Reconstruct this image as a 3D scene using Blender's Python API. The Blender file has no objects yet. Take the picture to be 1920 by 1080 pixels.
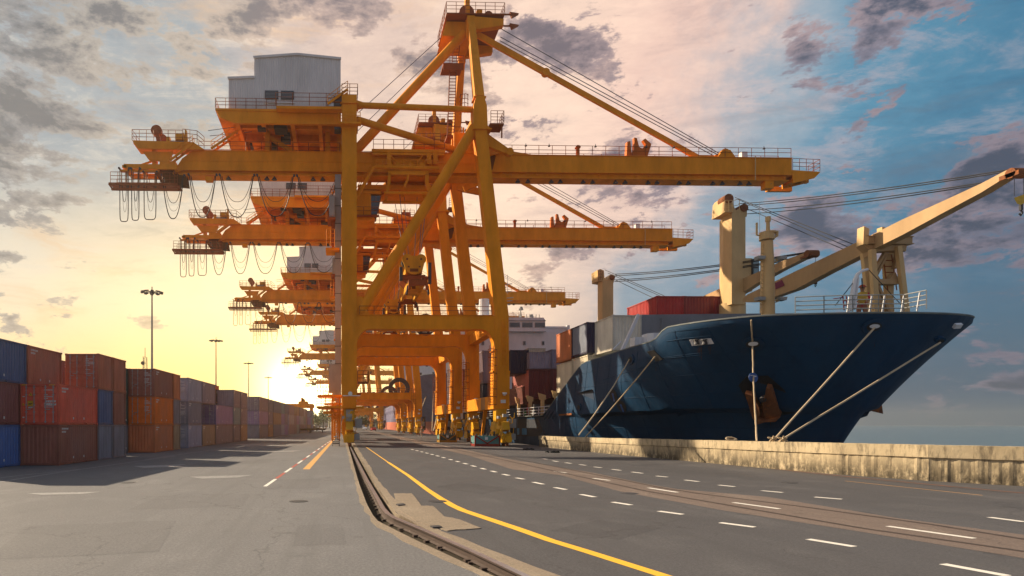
import bpy, bmesh, math, random
from math import sin, cos, pi, radians, sqrt, atan2
from mathutils import Vector, Matrix
SC = bpy.context.scene
COL = SC.collection
HAZE_D, HAZE_G = 0.00032, 0.87
# ---------------------------------------------------------------- camera
FPX, CXP, HYP, EYE = 1150.0, 670.0, 796.0, 2.6
TH = radians(1.5)
cd = bpy.data.cameras.new('camera'); cam = bpy.data.objects.new('camera', cd); COL.objects.link(cam)
cam.location = (0, 0, EYE); cam.rotation_euler = (radians(90), 0, -TH)
cd.sensor_width = 36; cd.lens = 36 * FPX / 1920; cd.shift_x = (960 - CXP) / 1920; cd.shift_y = (HYP - 540) / 1920
cd.clip_start = 0.2; cd.clip_end = 30000
SC.camera = cam
SC.view_settings.view_transform = 'Standard'; SC.view_settings.look = 'None'
SC.view_settings.exposure = 0.85; SC.view_settings.gamma = 1.0
try: SC.view_settings.use_curve_mapping = False
except Exception: pass
SC.render.engine = 'CYCLES'
SC.cycles.use_denoising = True
SC.cycles.max_bounces = 6; SC.cycles.diffuse_bounces = 3; SC.cycles.glossy_bounces = 3
SC.cycles.volume_bounces = 1; SC.cycles.volume_max_steps = 64
SC.cycles.sample_clamp_indirect = 4.0
# ---------------------------------------------------------------- sun
SUN_AZ, SUN_EL = radians(-55), radians(31)      # azimuth measured from +Y, negative = left
sd = bpy.data.lights.new('sun', 'SUN'); sun = bpy.data.objects.new('sun', sd); COL.objects.link(sun)
sd.energy = 4.6; sd.angle = radians(0.6); sd.color = (1.0, 0.81, 0.58)
tosun = Vector((sin(SUN_AZ) * cos(SUN_EL), cos(SUN_AZ) * cos(SUN_EL), sin(SUN_EL)))
sun.rotation_euler = tosun.to_track_quat('Z', 'Y').to_euler()
# ---------------------------------------------------------------- pixel -> world measuring helpers
def ray(px, py):
    dx = (px - CXP) / FPX; dz = (HYP - py) / FPX
    return dx * cos(TH) + sin(TH), cos(TH) - dx * sin(TH), dz
def W(px, py, Y):
    r = ray(px, py); k = Y / r[1]; return Vector((r[0] * k, Y, EYE + r[2] * k))
def WX(px, py, X):
    r = ray(px, py); k = X / r[0]; return Vector((X, r[1] * k, EYE + r[2] * k))
def G(px, py, z=0.0):
    r = ray(px, py); k = (EYE - z) / -r[2]; return Vector((r[0] * k, r[1] * k, z))
def lin(r, g, b):
    f = lambda c: (c / 255 / 12.92) if c / 255 <= 0.04045 else ((c / 255 + 0.055) / 1.055) ** 2.4
    return (f(r), f(g), f(b))
# ---------------------------------------------------------------- world
world = bpy.data.worlds.new('World'); SC.world = world; world.use_nodes = True
nt = world.node_tree; nt.nodes.clear(); N = nt.nodes; LK = nt.links
def nd(t, **k):
    n = N.new(t)
    for a, b in k.items(): setattr(n, a, b)
    return n
def M1(op, a, b=None, c=None, clamp=False):
    n = nd('ShaderNodeMath', operation=op, use_clamp=clamp)
    for i, v in enumerate((a, b, c)):
        if v is None: continue
        if isinstance(v, (int, float)): n.inputs[i].default_value = v
        else: LK.new(v, n.inputs[i])
    return n.outputs[0]
def RAMP(fac, stops, lo, hi, interp='EASE'):
    mr = nd('ShaderNodeMapRange', clamp=True); LK.new(fac, mr.inputs[0]); mr.inputs[1].default_value = lo; mr.inputs[2].default_value = hi
    r = nd('ShaderNodeValToRGB'); LK.new(mr.outputs[0], r.inputs[0]); cr = r.color_ramp; cr.interpolation = interp
    while len(cr.elements) > 1: cr.elements.remove(cr.elements[-1])
    for i, (p, c) in enumerate(stops):
        p = (p - lo) / (hi - lo)
        e = cr.elements[0] if i == 0 else cr.elements.new(p)
        e.position = p; c = lin(*c); e.color = (c[0], c[1], c[2], 1)
    return r.outputs[0]
def MIX(f, a, b, mode='MIX'):
    n = nd('ShaderNodeMix', data_type='RGBA', blend_type=mode)
    for s, v in ((n.inputs[0], f), (n.inputs[6], a), (n.inputs[7], b)):
        if isinstance(v, (int, float)): s.default_value = v
        elif isinstance(v, tuple): s.default_value = (*v, 1) if len(v) == 3 else v
        else: LK.new(v, s)
    return n.outputs[2]
tc = nd('ShaderNodeTexCoord'); nrm = nd('ShaderNodeVectorMath', operation='NORMALIZE'); LK.new(tc.outputs['Generated'], nrm.inputs[0])
sx = nd('ShaderNodeSeparateXYZ'); LK.new(nrm.outputs[0], sx.inputs[0])
DX, DY, DZ = sx.outputs
def WARP():
    n = nd('ShaderNodeTexNoise'); LK.new(nrm.outputs[0], n.inputs['Vector']); n.inputs['Scale'].default_value = 2.6; n.inputs['Detail'].default_value = 7; n.inputs['Roughness'].default_value = .62
    return M1('MULTIPLY', M1('SUBTRACT', n.outputs[0], .5), .55)
EL0 = M1('ARCSINE', DZ)
AZ = M1('ADD', M1('ADD', M1('SUBTRACT', M1('ARCTAN2', DX, DY), TH), WARP()), M1('MULTIPLY', M1('SUBTRACT', .3, EL0), .18))      # azimuth from the lens axis, right positive
EL = M1('ARCSINE', DZ)
def smooth(x, lo, hi):
    mr = nd('ShaderNodeMapRange', interpolation_type='SMOOTHSTEP'); LK.new(x, mr.inputs[0]); mr.inputs[1].default_value = lo; mr.inputs[2].default_value = hi
    return mr.outputs[0]
HZ = RAMP(AZ, [(-3.14, (168, 154, 160)), (-1.3, (196, 178, 164)), (-.6, (236, 192, 126)), (-.3, (248, 204, 118)), (-.05, (255, 222, 118)), (.2, (240, 205, 165)), (.38, (178, 160, 155)), (.52, (104, 120, 136)), (.8, (58, 88, 114)), (1.6, (104, 118, 140)), (3.14, (168, 154, 160))], -3.15, 3.15)
MD = RAMP(AZ, [(-3.14, (168, 156, 166)), (-1.3, (184, 176, 174)), (-.6, (206, 196, 178)), (-.3, (236, 212, 172)), (0, (246, 218, 180)), (.25, (242, 214, 192)), (.40, (214, 190, 178)), (.50, (130, 150, 166)), (.62, (76, 122, 150)), (.82, (48, 96, 126)), (1.6, (104, 128, 154)), (3.14, (168, 156, 166))], -3.15, 3.15)
UP = RAMP(AZ, [(-3.14, (128, 136, 156)), (-1.3, (150, 160, 174)), (-.6, (108, 128, 142)), (-.3, (150, 158, 162)), (0, (220, 192, 176)), (.28, (248, 214, 190)), (.42, (236, 198, 180)), (.52, (150, 166, 178)), (.63, (82, 138, 165)), (.85, (54, 112, 144)), (1.6, (92, 130, 164)), (3.14, (128, 136, 156))], -3.15, 3.15)
sky = MIX(smooth(EL, .04, .2), HZ, MD)
sky = MIX(smooth(EL, .19, .40), sky, UP)
ns = nd('ShaderNodeTexSky'); ns.sky_type = 'NISHITA'; ns.sun_disc = False
ns.sun_elevation = SUN_EL; ns.sun_rotation = SUN_AZ; ns.air_density = 1.5; ns.dust_density = 3.0
nscol = MIX(1.0, ns.outputs[0], (0.1, 0.1, 0.1), 'MULTIPLY')
sky = MIX(0.12, sky, nscol)
# clouds, laid out on a flat layer overhead
cz = M1('ADD', M1('MAXIMUM', DZ, 0.0), 0.16)
cv = nd('ShaderNodeCombineXYZ'); LK.new(M1('DIVIDE', DX, cz), cv.inputs[0]); LK.new(M1('DIVIDE', DY, cz), cv.inputs[1])
def NOISE(vec, scale, detail=8, rough=.6, dist=0.0, sc=(1, 1, 1), off=(0, 0, 0)):
    mp = nd('ShaderNodeMapping'); LK.new(vec, mp.inputs[0]); mp.inputs['Scale'].default_value = sc; mp.inputs['Location'].default_value = off
    n = nd('ShaderNodeTexNoise'); LK.new(mp.outputs[0], n.inputs['Vector']); n.inputs['Scale'].default_value = scale
    n.inputs['Detail'].default_value = detail; n.inputs['Roughness'].default_value = rough; n.inputs['Distortion'].default_value = dist
    return n.outputs[0]
def BLOB(px, py, rad, amp):
    r = Vector(ray(px, py)).normalized()
    d = nd('ShaderNodeVectorMath', operation='DISTANCE'); LK.new(nrm.outputs[0], d.inputs[0]); d.inputs[1].default_value = r
    mr = nd('ShaderNodeMapRange', interpolation_type='SMOOTHSTEP'); LK.new(d.outputs['Value'], mr.inputs[0])
    mr.inputs[1].default_value = 0; mr.inputs[2].default_value = rad; mr.inputs[3].default_value = amp; mr.inputs[4].default_value = 0
    return mr.outputs[0]
bias = None
for b in [(40, 60, .3, .16), (230, 230, .18, .09), (520, 40, .24, .12), (40, 250, .2, .08), (1060, 70, .10, .20), (1150, 40, .12, .16), (950, 60, .08, .12), (1640, 95, .085, .24), (1500, 90, .045, .3),
          (1200, 370, .14, .16), (1380, 190, .12, .08), (1580, 420, .10, .22), (1830, 470, .11, .26), (1880, 320, .07, .32), (1640, 530, .06, .08), (1560, 250, .12, -.10), (1700, 600, .14, -.08), (1720, 290, .08, -.1), (760, 110, .13, .10),
          (1820, 690, .08, .10), (100, 420, .12, .10), (900, 190, .08, .1), (1250, 100, .1, -.06), (1780, 160, .12, -.12), (1400, 420, .08, -.05),
          (420, 560, .35, -.25), (1050, 250, .10, -.05)]:
    v = BLOB(*b); bias = v if bias is None else M1('ADD', bias, v)
n1 = NOISE(cv.outputs[0], 1.15, 9, .58, .15, (1, 1.25, 1), (3.1, .4, 0))
n2 = NOISE(cv.outputs[0], 3.2, 8, .6, .4, (1, 1.3, 1), (7.7, 2.4, 0))
dirn = NOISE(nrm.outputs[0], 7.5, 12, .66, .15, (1, 1, 2.3), (1.2, 4.4, 2.1))
cl = M1('ADD', M1('ADD', M1('MULTIPLY', n1, .1), M1('MULTIPLY', n2, .12)), M1('MULTIPLY', dirn, .78))
cl = M1('ADD', M1('MULTIPLY_ADD', M1('SUBTRACT', cl, .5), 1.6, .49), M1('MULTIPLY', bias, .62))
cov = smooth(cl, .545, .61)
core = smooth(cl, .58, .72)
ccol = RAMP(AZ, [(-3.1, (92, 98, 112)), (-.6, (118, 124, 132)), (-.3, (168, 160, 152)), (0, (176, 156, 150)), (.3, (150, 134, 138)), (.6, (122, 118, 132)), (.9, (104, 104, 120)), (3.1, (92, 98, 112))], -3.15, 3.15)
cdark = RAMP(AZ, [(-3.1, (70, 76, 92)), (-.6, (82, 90, 100)), (-.3, (120, 118, 120)), (0, (120, 112, 118)), (.3, (92, 90, 104)), (.6, (76, 80, 96)), (.9, (66, 72, 88)), (3.1, (70, 76, 92))], -3.15, 3.15)
ccol = MIX(core, ccol, cdark)
# mackerel texture over the whole upper sky
mk = NOISE(cv.outputs[0], 4.2, 12, .7, .8, (1, 2.2, 1), (1.7, 5.1, 0)); mk2 = NOISE(nrm.outputs[0], 11, 12, .72, .3, (1, 1, 2.6), (6.2, 1.4, 3.1))
mk = M1('ADD', M1('MULTIPLY', mk, .5), M1('MULTIPLY', mk2, .5))
hi_ = M1('MULTIPLY', smooth(mk, .48, .62), .5); lo_ = M1('MULTIPLY', smooth(mk, .50, .36), .5)
up_ = smooth(EL, .10, .30)
sky = MIX(M1('MULTIPLY', lo_, up_), sky, MIX(1.0, sky, (.62, .66, .74), 'MULTIPLY'))
sky = MIX(M1('MULTIPLY', hi_, up_), sky, RAMP(AZ, [(-3.1, (190, 188, 196)), (-.5, (206, 200, 188)), (.0, (250, 222, 196)), (.35, (252, 218, 196)), (.6, (190, 170, 172)), (.9, (120, 140, 158)), (3.1, (190, 188, 196))], -3.15, 3.15))
# thin low streaks
stv = nd('ShaderNodeCombineXYZ'); LK.new(AZ, stv.inputs[0]); LK.new(EL, stv.inputs[1])
st = smooth(NOISE(stv.outputs[0], 3.2, 8, .62, .6, (1.0, 5.5, 1), (2.2, .7, 0)), .5, .72)
stc = RAMP(AZ, [(-3.1, (90, 98, 112)), (-.6, (205, 172, 140)), (-.1, (236, 190, 140)), (.3, (196, 172, 164)), (.65, (98, 110, 126)), (3.1, (90, 98, 112))], -3.15, 3.15)
sky = MIX(M1('MULTIPLY', st, .5), sky, stc)
sky = MIX(M1('MULTIPLY', cov, .93), sky, ccol)
# light edges where cloud catches the glow
edge = M1('MULTIPLY', M1('MULTIPLY', cov, M1('SUBTRACT', 1.0, core)), smooth(n2, .42, .6))
sky = MIX(M1('MULTIPLY', edge, .35), sky, RAMP(AZ, [(-3.1, (110, 116, 130)), (-.5, (190, 180, 165)), (.1, (250, 214, 185)), (.5, (214, 178, 168)), (.9, (150, 132, 140)), (3.1, (110, 116, 130))], -3.15, 3.15))
gd = Vector(ray(585, 745)).normalized()
dt = nd('ShaderNodeVectorMath', operation='DOT_PRODUCT'); LK.new(nrm.outputs[0], dt.inputs[0]); dt.inputs[1].default_value = gd
dpos = M1('MAXIMUM', dt.outputs['Value'], 0.0)
g1 = M1('MULTIPLY', M1('POWER', dpos, 500), 4.0); g2 = M1('MULTIPLY', M1('POWER', dpos, 32), .95); g3 = M1('MULTIPLY', M1('POWER', dpos, 12), .04)
def SCALE(c, v):
    n = nd('ShaderNodeVectorMath', operation='SCALE'); n.inputs[0].default_value = c; LK.new(v, n.inputs['Scale']); return n.outputs[0]
for c, g in (((1, .9, .55), g1), ((1, .66, .16), g2), ((1, .55, .15), g3)):
    sky = MIX(1.0, sky, SCALE(c, g), 'ADD')
# below the horizon: the same dull tone all round
sky = MIX(smooth(EL, -.02, -.12), sky, (.10, .105, .12))
bg = nd('ShaderNodeBackground'); LK.new(sky, bg.inputs[0]); bg.inputs[1].default_value = 0.66
wo = nd('ShaderNodeOutputWorld'); LK.new(bg.outputs[0], wo.inputs[0])
world.cycles.sampling_method = 'MANUAL'; world.cycles.sample_map_resolution = 1024
# ---------------------------------------------------------------- mesh helper
class MB:
    def __init__(s): s.v = []; s.f = []; s.m = []; s.mi = 0; s.pr = []
    def add(s, vs, fs):
        b = len(s.v); s.v += [tuple(v) for v in vs]; s.pr.append((b, len(s.v), len(s.f), len(s.f) + len(fs)))
        for f in fs: s.f.append([b + i for i in f]); s.m.append(s.mi)
        return s
    def box(s, x0, x1, y0, y1, z0, z1):
        vs = [(x0, y0, z0), (x1, y0, z0), (x1, y1, z0), (x0, y1, z0), (x0, y0, z1), (x1, y0, z1), (x1, y1, z1), (x0, y1, z1)]
        return s.add(vs, [(0, 3, 2, 1), (4, 5, 6, 7), (0, 1, 5, 4), (1, 2, 6, 5), (2, 3, 7, 6), (3, 0, 4, 7)])
    def cbox(s, c, d): return s.box(c[0] - d[0] / 2, c[0] + d[0] / 2, c[1] - d[1] / 2, c[1] + d[1] / 2, c[2] - d[2] / 2, c[2] + d[2] / 2)
    def beam(s, p, q, w, h, w2=None, h2=None, up=(0, 0, 1)):
        p = Vector(p); q = Vector(q); d = (q - p).normalized(); u = Vector(up)
        if abs(d.dot(u)) > .98: u = Vector((0, 1, 0))
        a = d.cross(u).normalized(); b = a.cross(d).normalized(); w2 = w if w2 is None else w2; h2 = h if h2 is None else h2
        vs = []
        for c, ww, hh in ((p, w, h), (q, w2, h2)):
            for i, j in ((-1, -1), (1, -1), (1, 1), (-1, 1)): vs.append(c + a * (i * ww / 2) + b * (j * hh / 2))
        return s.add(vs, [(0, 1, 2, 3), (7, 6, 5, 4), (0, 4, 5, 1), (1, 5, 6, 2), (2, 6, 7, 3), (3, 7, 4, 0)])
    def tube(s, p, q, r, n=8, r2=None): return s.path([p, q], r, n, r2)
    def path(s, pts, r, n=8, r2=None):
        pts = [Vector(p) for p in pts]; L = len(pts); rings = []
        a = None
        for i, p in enumerate(pts):
            d = (pts[min(i + 1, L - 1)] - pts[max(i - 1, 0)]).normalized()
            if a is None:
                u = Vector((0, 0, 1)) if abs(d.z) < .95 else Vector((0, 1, 0)); a = d.cross(u).normalized()
            else: a = (a - d * a.dot(d)).normalized()
            b = d.cross(a); rr = r if r2 is None else r + (r2 - r) * i / (L - 1)
            rings.append([p + a * (cos(2 * pi * k / n) * rr) + b * (sin(2 * pi * k / n) * rr) for k in range(n)])
        vs = [v for g in rings for v in g]; fs = []
        for i in range(L - 1):
            for k in range(n): fs.append((i * n + k, i * n + (k + 1) % n, (i + 1) * n + (k + 1) % n, (i + 1) * n + k))
        fs.append(tuple(reversed(range(n)))); fs.append(tuple((L - 1) * n + k for k in range(n)))
        return s.add(vs, fs)
    def cyl(s, c, ax, r, h, n=16, r2=None):
        c = Vector(c); ax = Vector(ax).normalized(); return s.path([c - ax * h / 2, c + ax * h / 2], r, n, r2)
    def prism(s, poly, y0, y1):            # poly of (x,z), extruded along y
        n = len(poly); vs = [(x, y0, z) for x, z in poly] + [(x, y1, z) for x, z in poly]
        return s.add(vs, [tuple(range(n)), tuple(range(2 * n - 1, n - 1, -1))] + [((i + 1) % n, i, i + n, (i + 1) % n + n) for i in range(n)])
    def prismx(s, poly, x0, x1):           # poly of (y,z)
        n = len(poly); vs = [(x0, y, z) for y, z in poly] + [(x1, y, z) for y, z in poly]
        return s.add(vs, [tuple(range(n)), tuple(range(2 * n - 1, n - 1, -1))] + [((i + 1) % n, i, i + n, (i + 1) % n + n) for i in range(n)])
    def prismz(s, poly, z0, z1):
        n = len(poly); vs = [(x, y, z0) for x, y in poly] + [(x, y, z1) for x, y in poly]
        return s.add(vs, [tuple(range(n)), tuple(range(2 * n - 1, n - 1, -1))] + [((i + 1) % n, i, i + n, (i + 1) % n + n) for i in range(n)])
    def rail(s, pts, h=1.1, sp=1.9, r=.035, mid=1, n=4):
        pts = [Vector(p) for p in pts]
        for k in range(mid + 1):
            o = Vector((0, 0, h * (k + 1) / (mid + 1)))
            for a, b in zip(pts, pts[1:]): s.path([a + o, b + o], r, n)
        for a, b in zip(pts, pts[1:]):
            L = (b - a).length; m = max(1, round(L / sp))
            for i in range(m + 1):
                p = a.lerp(b, i / m); s.path([p, p + Vector((0, 0, h))], r * 1.1, n)
        return s
    def ladder(s, a, b, w, ax, step=.4, r=.035):
        a = Vector(a); b = Vector(b); ax = Vector(ax) * w / 2
        for sg in (-1, 1): s.path([a + ax * sg, b + ax * sg], r, 4)
        m = int((b - a).length / step)
        for i in range(1, m): p = a.lerp(b, i / m); s.path([p - ax, p + ax], r * .8, 4)
        return s
    def stair(s, a, b, w, wd=Vector((0, 1, 0)), step=.45):
        a = Vector(a); b = Vector(b); wd = Vector(wd)
        for sg in (0, 1): s.beam(a + wd * w * sg, b + wd * w * sg, .08, .28)
        m = max(2, int(abs(b.z - a.z) / step)); d = (b - a); d.z = 0; d.normalize()
        for i in range(1, m): p = a.lerp(b, i / m); s.beam(p, p + wd * w, .26, .04)
        for sg in (0, 1): s.rail([a + wd * w * sg, b + wd * w * sg], 1.0, 1.6)
        return s
    def fix(s, me):
        bm = bmesh.new(); bm.from_mesh(me); bmesh.ops.recalc_face_normals(bm, faces=bm.faces); bm.to_mesh(me); bm.free()
    def clusters(s):           # primitives that stand well apart become parts of their own
        bb = []
        for a, b, c, d in s.pr:
            P = s.v[a:b]; bb.append(([min(p[i] for p in P) for i in range(3)], [max(p[i] for p in P) for i in range(3)]))
        n = len(bb); g = list(range(n))
        def f(i):
            while g[i] != i: i = g[i]
            return i
        for i in range(n):
            for j in range(i):
                if f(i) == f(j): continue
                d = sum(max(0, bb[i][0][k] - bb[j][1][k], bb[j][0][k] - bb[i][1][k]) ** 2 for k in range(3)) ** .5
                e = max(max(b[1][k] - b[0][k] for k in range(3)) for b in (bb[i], bb[j]))
                if d < .35 * e: g[f(i)] = f(j)
        out = {}
        for i in range(n): out.setdefault(f(i), []).append(i)
        return list(out.values())
    def build(s, name, mat, parent=None, org=(0, 0, 0), smooth=False, recalc=True, split=True):
        if parent is not None and split and 1 < len(s.pr) <= 60:
            cs = s.clusters()
            if len(cs) > 1:
                r = None
                for c in cs:
                    m = MB()
                    for i in c:
                        a, b, fa, fb = s.pr[i]
                        for k in range(fa, fb): m.mi = s.m[k]
                        m.add(s.v[a:b], [[q - a for q in s.f[k]] for k in range(fa, fb)])
                        m.m[-(fb - fa):] = s.m[fa:fb]
                    o = m.build(name, mat, parent, org, smooth, recalc, False); r = r or o
                return r
        o = Vector(org); me = bpy.data.meshes.new(name)
        me.from_pydata([Vector(v) - o for v in s.v], [], s.f); me.update()
        if recalc: s.fix(me)
        for m in (mat if isinstance(mat, (list, tuple)) else [mat]): me.materials.append(m)
        if s.mi or any(s.m): me.polygons.foreach_set('material_index', s.m)
        if smooth:
            me.polygons.foreach_set('use_smooth', [True] * len(me.polygons))
            try: me.set_sharp_from_angle(angle=radians(35))
            except Exception: pass
        ob = bpy.data.objects.new(name, me); COL.objects.link(ob)
        if parent is None: ob.location = o
        else: ob.parent = parent
        return ob
def tag(o, label=None, cat=None, group=None, kind=None):
    if label: o['label'] = label
    if cat: o['category'] = cat
    if group: o['group'] = group
    if kind: o['kind'] = kind
    return o
def empty(name, loc, label=None, cat=None, group=None, rz=0.0):
    e = bpy.data.objects.new(name, None); COL.objects.link(e); e.location = loc; e.rotation_euler = (0, 0, rz); e.empty_display_size = .5
    return tag(e, label, cat, group)
def kids(o): return KIDS.get(o.name, [])
KIDS = {}
def index_kids():
    KIDS.clear()
    for o in bpy.data.objects:
        if o.parent: KIDS.setdefault(o.parent.name, []).append(o)
def copy_tree(o, parent=None):
    c = o.copy(); COL.objects.link(c); c.parent = parent
    for k in kids(o): copy_tree(k, c)
    return c
# ---------------------------------------------------------------- materials
def MAT(name):
    m = bpy.data.materials.new(name); m.use_nodes = True; t = m.node_tree; t.nodes.clear()
    b = t.nodes.new('ShaderNodeBsdfPrincipled'); o = t.nodes.new('ShaderNodeOutputMaterial'); t.links.new(b.outputs[0], o.inputs[0])
    return m, t, b
def tnoise(t, scale, detail=6, rough=.6, sc=(1, 1, 1), space='Object'):
    c = t.nodes.new('ShaderNodeTexCoord'); mp = t.nodes.new('ShaderNodeMapping'); t.links.new(c.outputs[space], mp.inputs[0]); mp.inputs['Scale'].default_value = sc
    n = t.nodes.new('ShaderNodeTexNoise'); t.links.new(mp.outputs[0], n.inputs['Vector']); n.inputs['Scale'].default_value = scale; n.inputs['Detail'].default_value = detail; n.inputs['Roughness'].default_value = rough
    return n.outputs[0]
def tmap(t, v, lo, hi, a=0, b=1):
    m = t.nodes.new('ShaderNodeMapRange'); t.links.new(v, m.inputs[0]); m.inputs[1].default_value = lo; m.inputs[2].default_value = hi; m.inputs[3].default_value = a; m.inputs[4].default_value = b
    return m.outputs[0]
def tmix(t, f, a, b, mode='MIX'):
    n = t.nodes.new('ShaderNodeMix'); n.data_type = 'RGBA'; n.blend_type = mode
    for s, v in ((n.inputs[0], f), (n.inputs[6], a), (n.inputs[7], b)):
        if isinstance(v, (int, float)): s.default_value = v
        elif isinstance(v, tuple): s.default_value = (*v, 1) if len(v) == 3 else v
        else: t.links.new(v, s)
    return n.outputs[2]
def tbump(t, b, h, strength, dist):
    n = t.nodes.new('ShaderNodeBump'); n.inputs['Strength'].default_value = strength; n.inputs['Distance'].default_value = dist; t.links.new(h, n.inputs['Height']); t.links.new(n.outputs[0], b.inputs['Normal'])
def paint(name, col, rough=.45, dirt=.35, rust=.0, streak=True, metal=0.0, spec=.5, big=.12, rustcol=(.12, .035, .012)):
    m, t, b = MAT(name)
    base = tuple(col)
    n = tnoise(t, big * 4, 7, .65, (1, 1, .35) if streak else (1, 1, 1))
    dark = tuple(c * (1 - dirt) * .9 for c in base)
    c = tmix(t, tmap(t, n, .38, .72), base, dark)
    n3 = tnoise(t, 2.2, 8, .7, (1, 1, .18))
    c = tmix(t, tmap(t, n3, .5, .8, 0, .5 * dirt), c, tuple(x * .45 for x in base))
    if rust:
        n2 = tnoise(t, 1.7, 9, .72, (1, 1, .5)); c = tmix(t, tmap(t, n2, .74 - .22 * rust, .82 - .2 * rust, 0, .85), c, rustcol)
    t.links.new(c, b.inputs['Base Color']); b.inputs['Roughness'].default_value = rough; b.inputs['Metallic'].default_value = metal
    b.inputs['Specular IOR Level'].default_value = spec * .4
    t.links.new(tmap(t, n, .3, .8, rough - .08, rough + .2), b.inputs['Roughness'])
    tbump(t, b, tnoise(t, 9, 3, .5), .08, .02)
    return m
def flat(name, col, rough=.7, metal=0, emit=0):
    m, t, b = MAT(name); n = tnoise(t, 3.0, 4, .6)
    c = tmix(t, tmap(t, n, .35, .7), tuple(col), tuple(x * .75 for x in col)); t.links.new(c, b.inputs['Base Color'])
    b.inputs['Roughness'].default_value = rough; b.inputs['Metallic'].default_value = metal
    return m
ORANGE = (.88, .305, .004)
M_or = paint('crane_orange_paint', ORANGE, .6, .22, .34, rustcol=(.2, .05, .01))
M_yel = paint('bogie_yellow_paint', (.72, .36, .012), .4, .35, .5)
M_redor = paint('handrail_red_oxide', (.33, .085, .02), .55, .3, .2)
M_white = paint('house_white_cladding', (.74, .71, .68), .5, .12, .12)
M_grey = paint('grey_steel_paint', (.36, .37, .36), .5, .25, .15)
M_dkgrey = flat('dark_machinery', (.05, .05, .055), .6)
M_dark = flat('black_rubber', (.015, .015, .016), .7)
M_cable = flat('cable_black', (.02, .018, .018), .6)
M_wire = flat('wire_steel', (.10, .11, .15), .5, .3)
M_rope = paint('mooring_rope', (.55, .43, .28), .9, .3, 0, streak=False)
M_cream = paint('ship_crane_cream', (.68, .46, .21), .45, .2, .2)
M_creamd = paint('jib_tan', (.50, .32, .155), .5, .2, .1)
M_shipwhite = paint('ship_white', (.70, .71, .73), .45, .12, .15)
M_shipgrey = paint('breakwater_grey', (.24, .25, .27), .5, .2, .15)
M_red = paint('red_paint', (.42, .02, .02), .5, .3, .1)
M_green = paint('green_tarpaulin', (.03, .16, .04), .6, .3)
M_yellow = flat('safety_yellow', (.75, .45, .02), .5)
M_teal = paint('teal_panel', (.10, .28, .28), .5, .3, .2)
M_blue = flat('rat_guard_blue', (.01, .07, .26), .45)
M_magenta = flat('magenta_sign', (.18, .01, .06), .6)
M_wht = flat('white_print', (.72, .72, .70), .6)
M_anchor = paint('rusty_anchor', (.28, .11, .05), .85, .5, 1.0, streak=False, rustcol=(.38, .12, .03))
def glassmat():
    m, t, b = MAT('window_glass'); b.inputs['Base Color'].default_value = (.03, .035, .045, 1); b.inputs['Roughness'].default_value = .08; b.inputs['Specular IOR Level'].default_value = .9
    return m
M_glass = glassmat()
def lampmat():
    m, t, b = MAT('lamp_lens'); b.inputs['Base Color'].default_value = (.75, .75, .70, 1); b.inputs['Roughness'].default_value = .15
    return m
M_lens = lampmat()
def contmat():
    m, t, b = MAT('container_paint')
    oi = t.nodes.new('ShaderNodeObjectInfo'); n = tnoise(t, .9, 7, .65, (1, 1, .45))
    c = tmix(t, tmap(t, n, .35, .75), oi.outputs['Color'], tmix(t, 1.0, oi.outputs['Color'], (.62, .60, .58), 'MULTIPLY'))
    fade = tnoise(t, .35, 3, .5); c = tmix(t, tmap(t, fade, .5, .75, 0, .10), c, (.45, .43, .42))
    n2 = tnoise(t, 2.6, 9, .75, (1, 1, .35)); c = tmix(t, tmap(t, n2, .64, .72, 0, .8), c, (.10, .04, .02))
    t.links.new(c, b.inputs['Base Color']); b.inputs['Roughness'].default_value = .55; tbump(t, b, tnoise(t, 6, 4, .6), .12, .02)
    return m
M_cont = contmat()
M_steel = flat('galvanised_bar', (.42, .42, .42), .45, .4)
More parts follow.
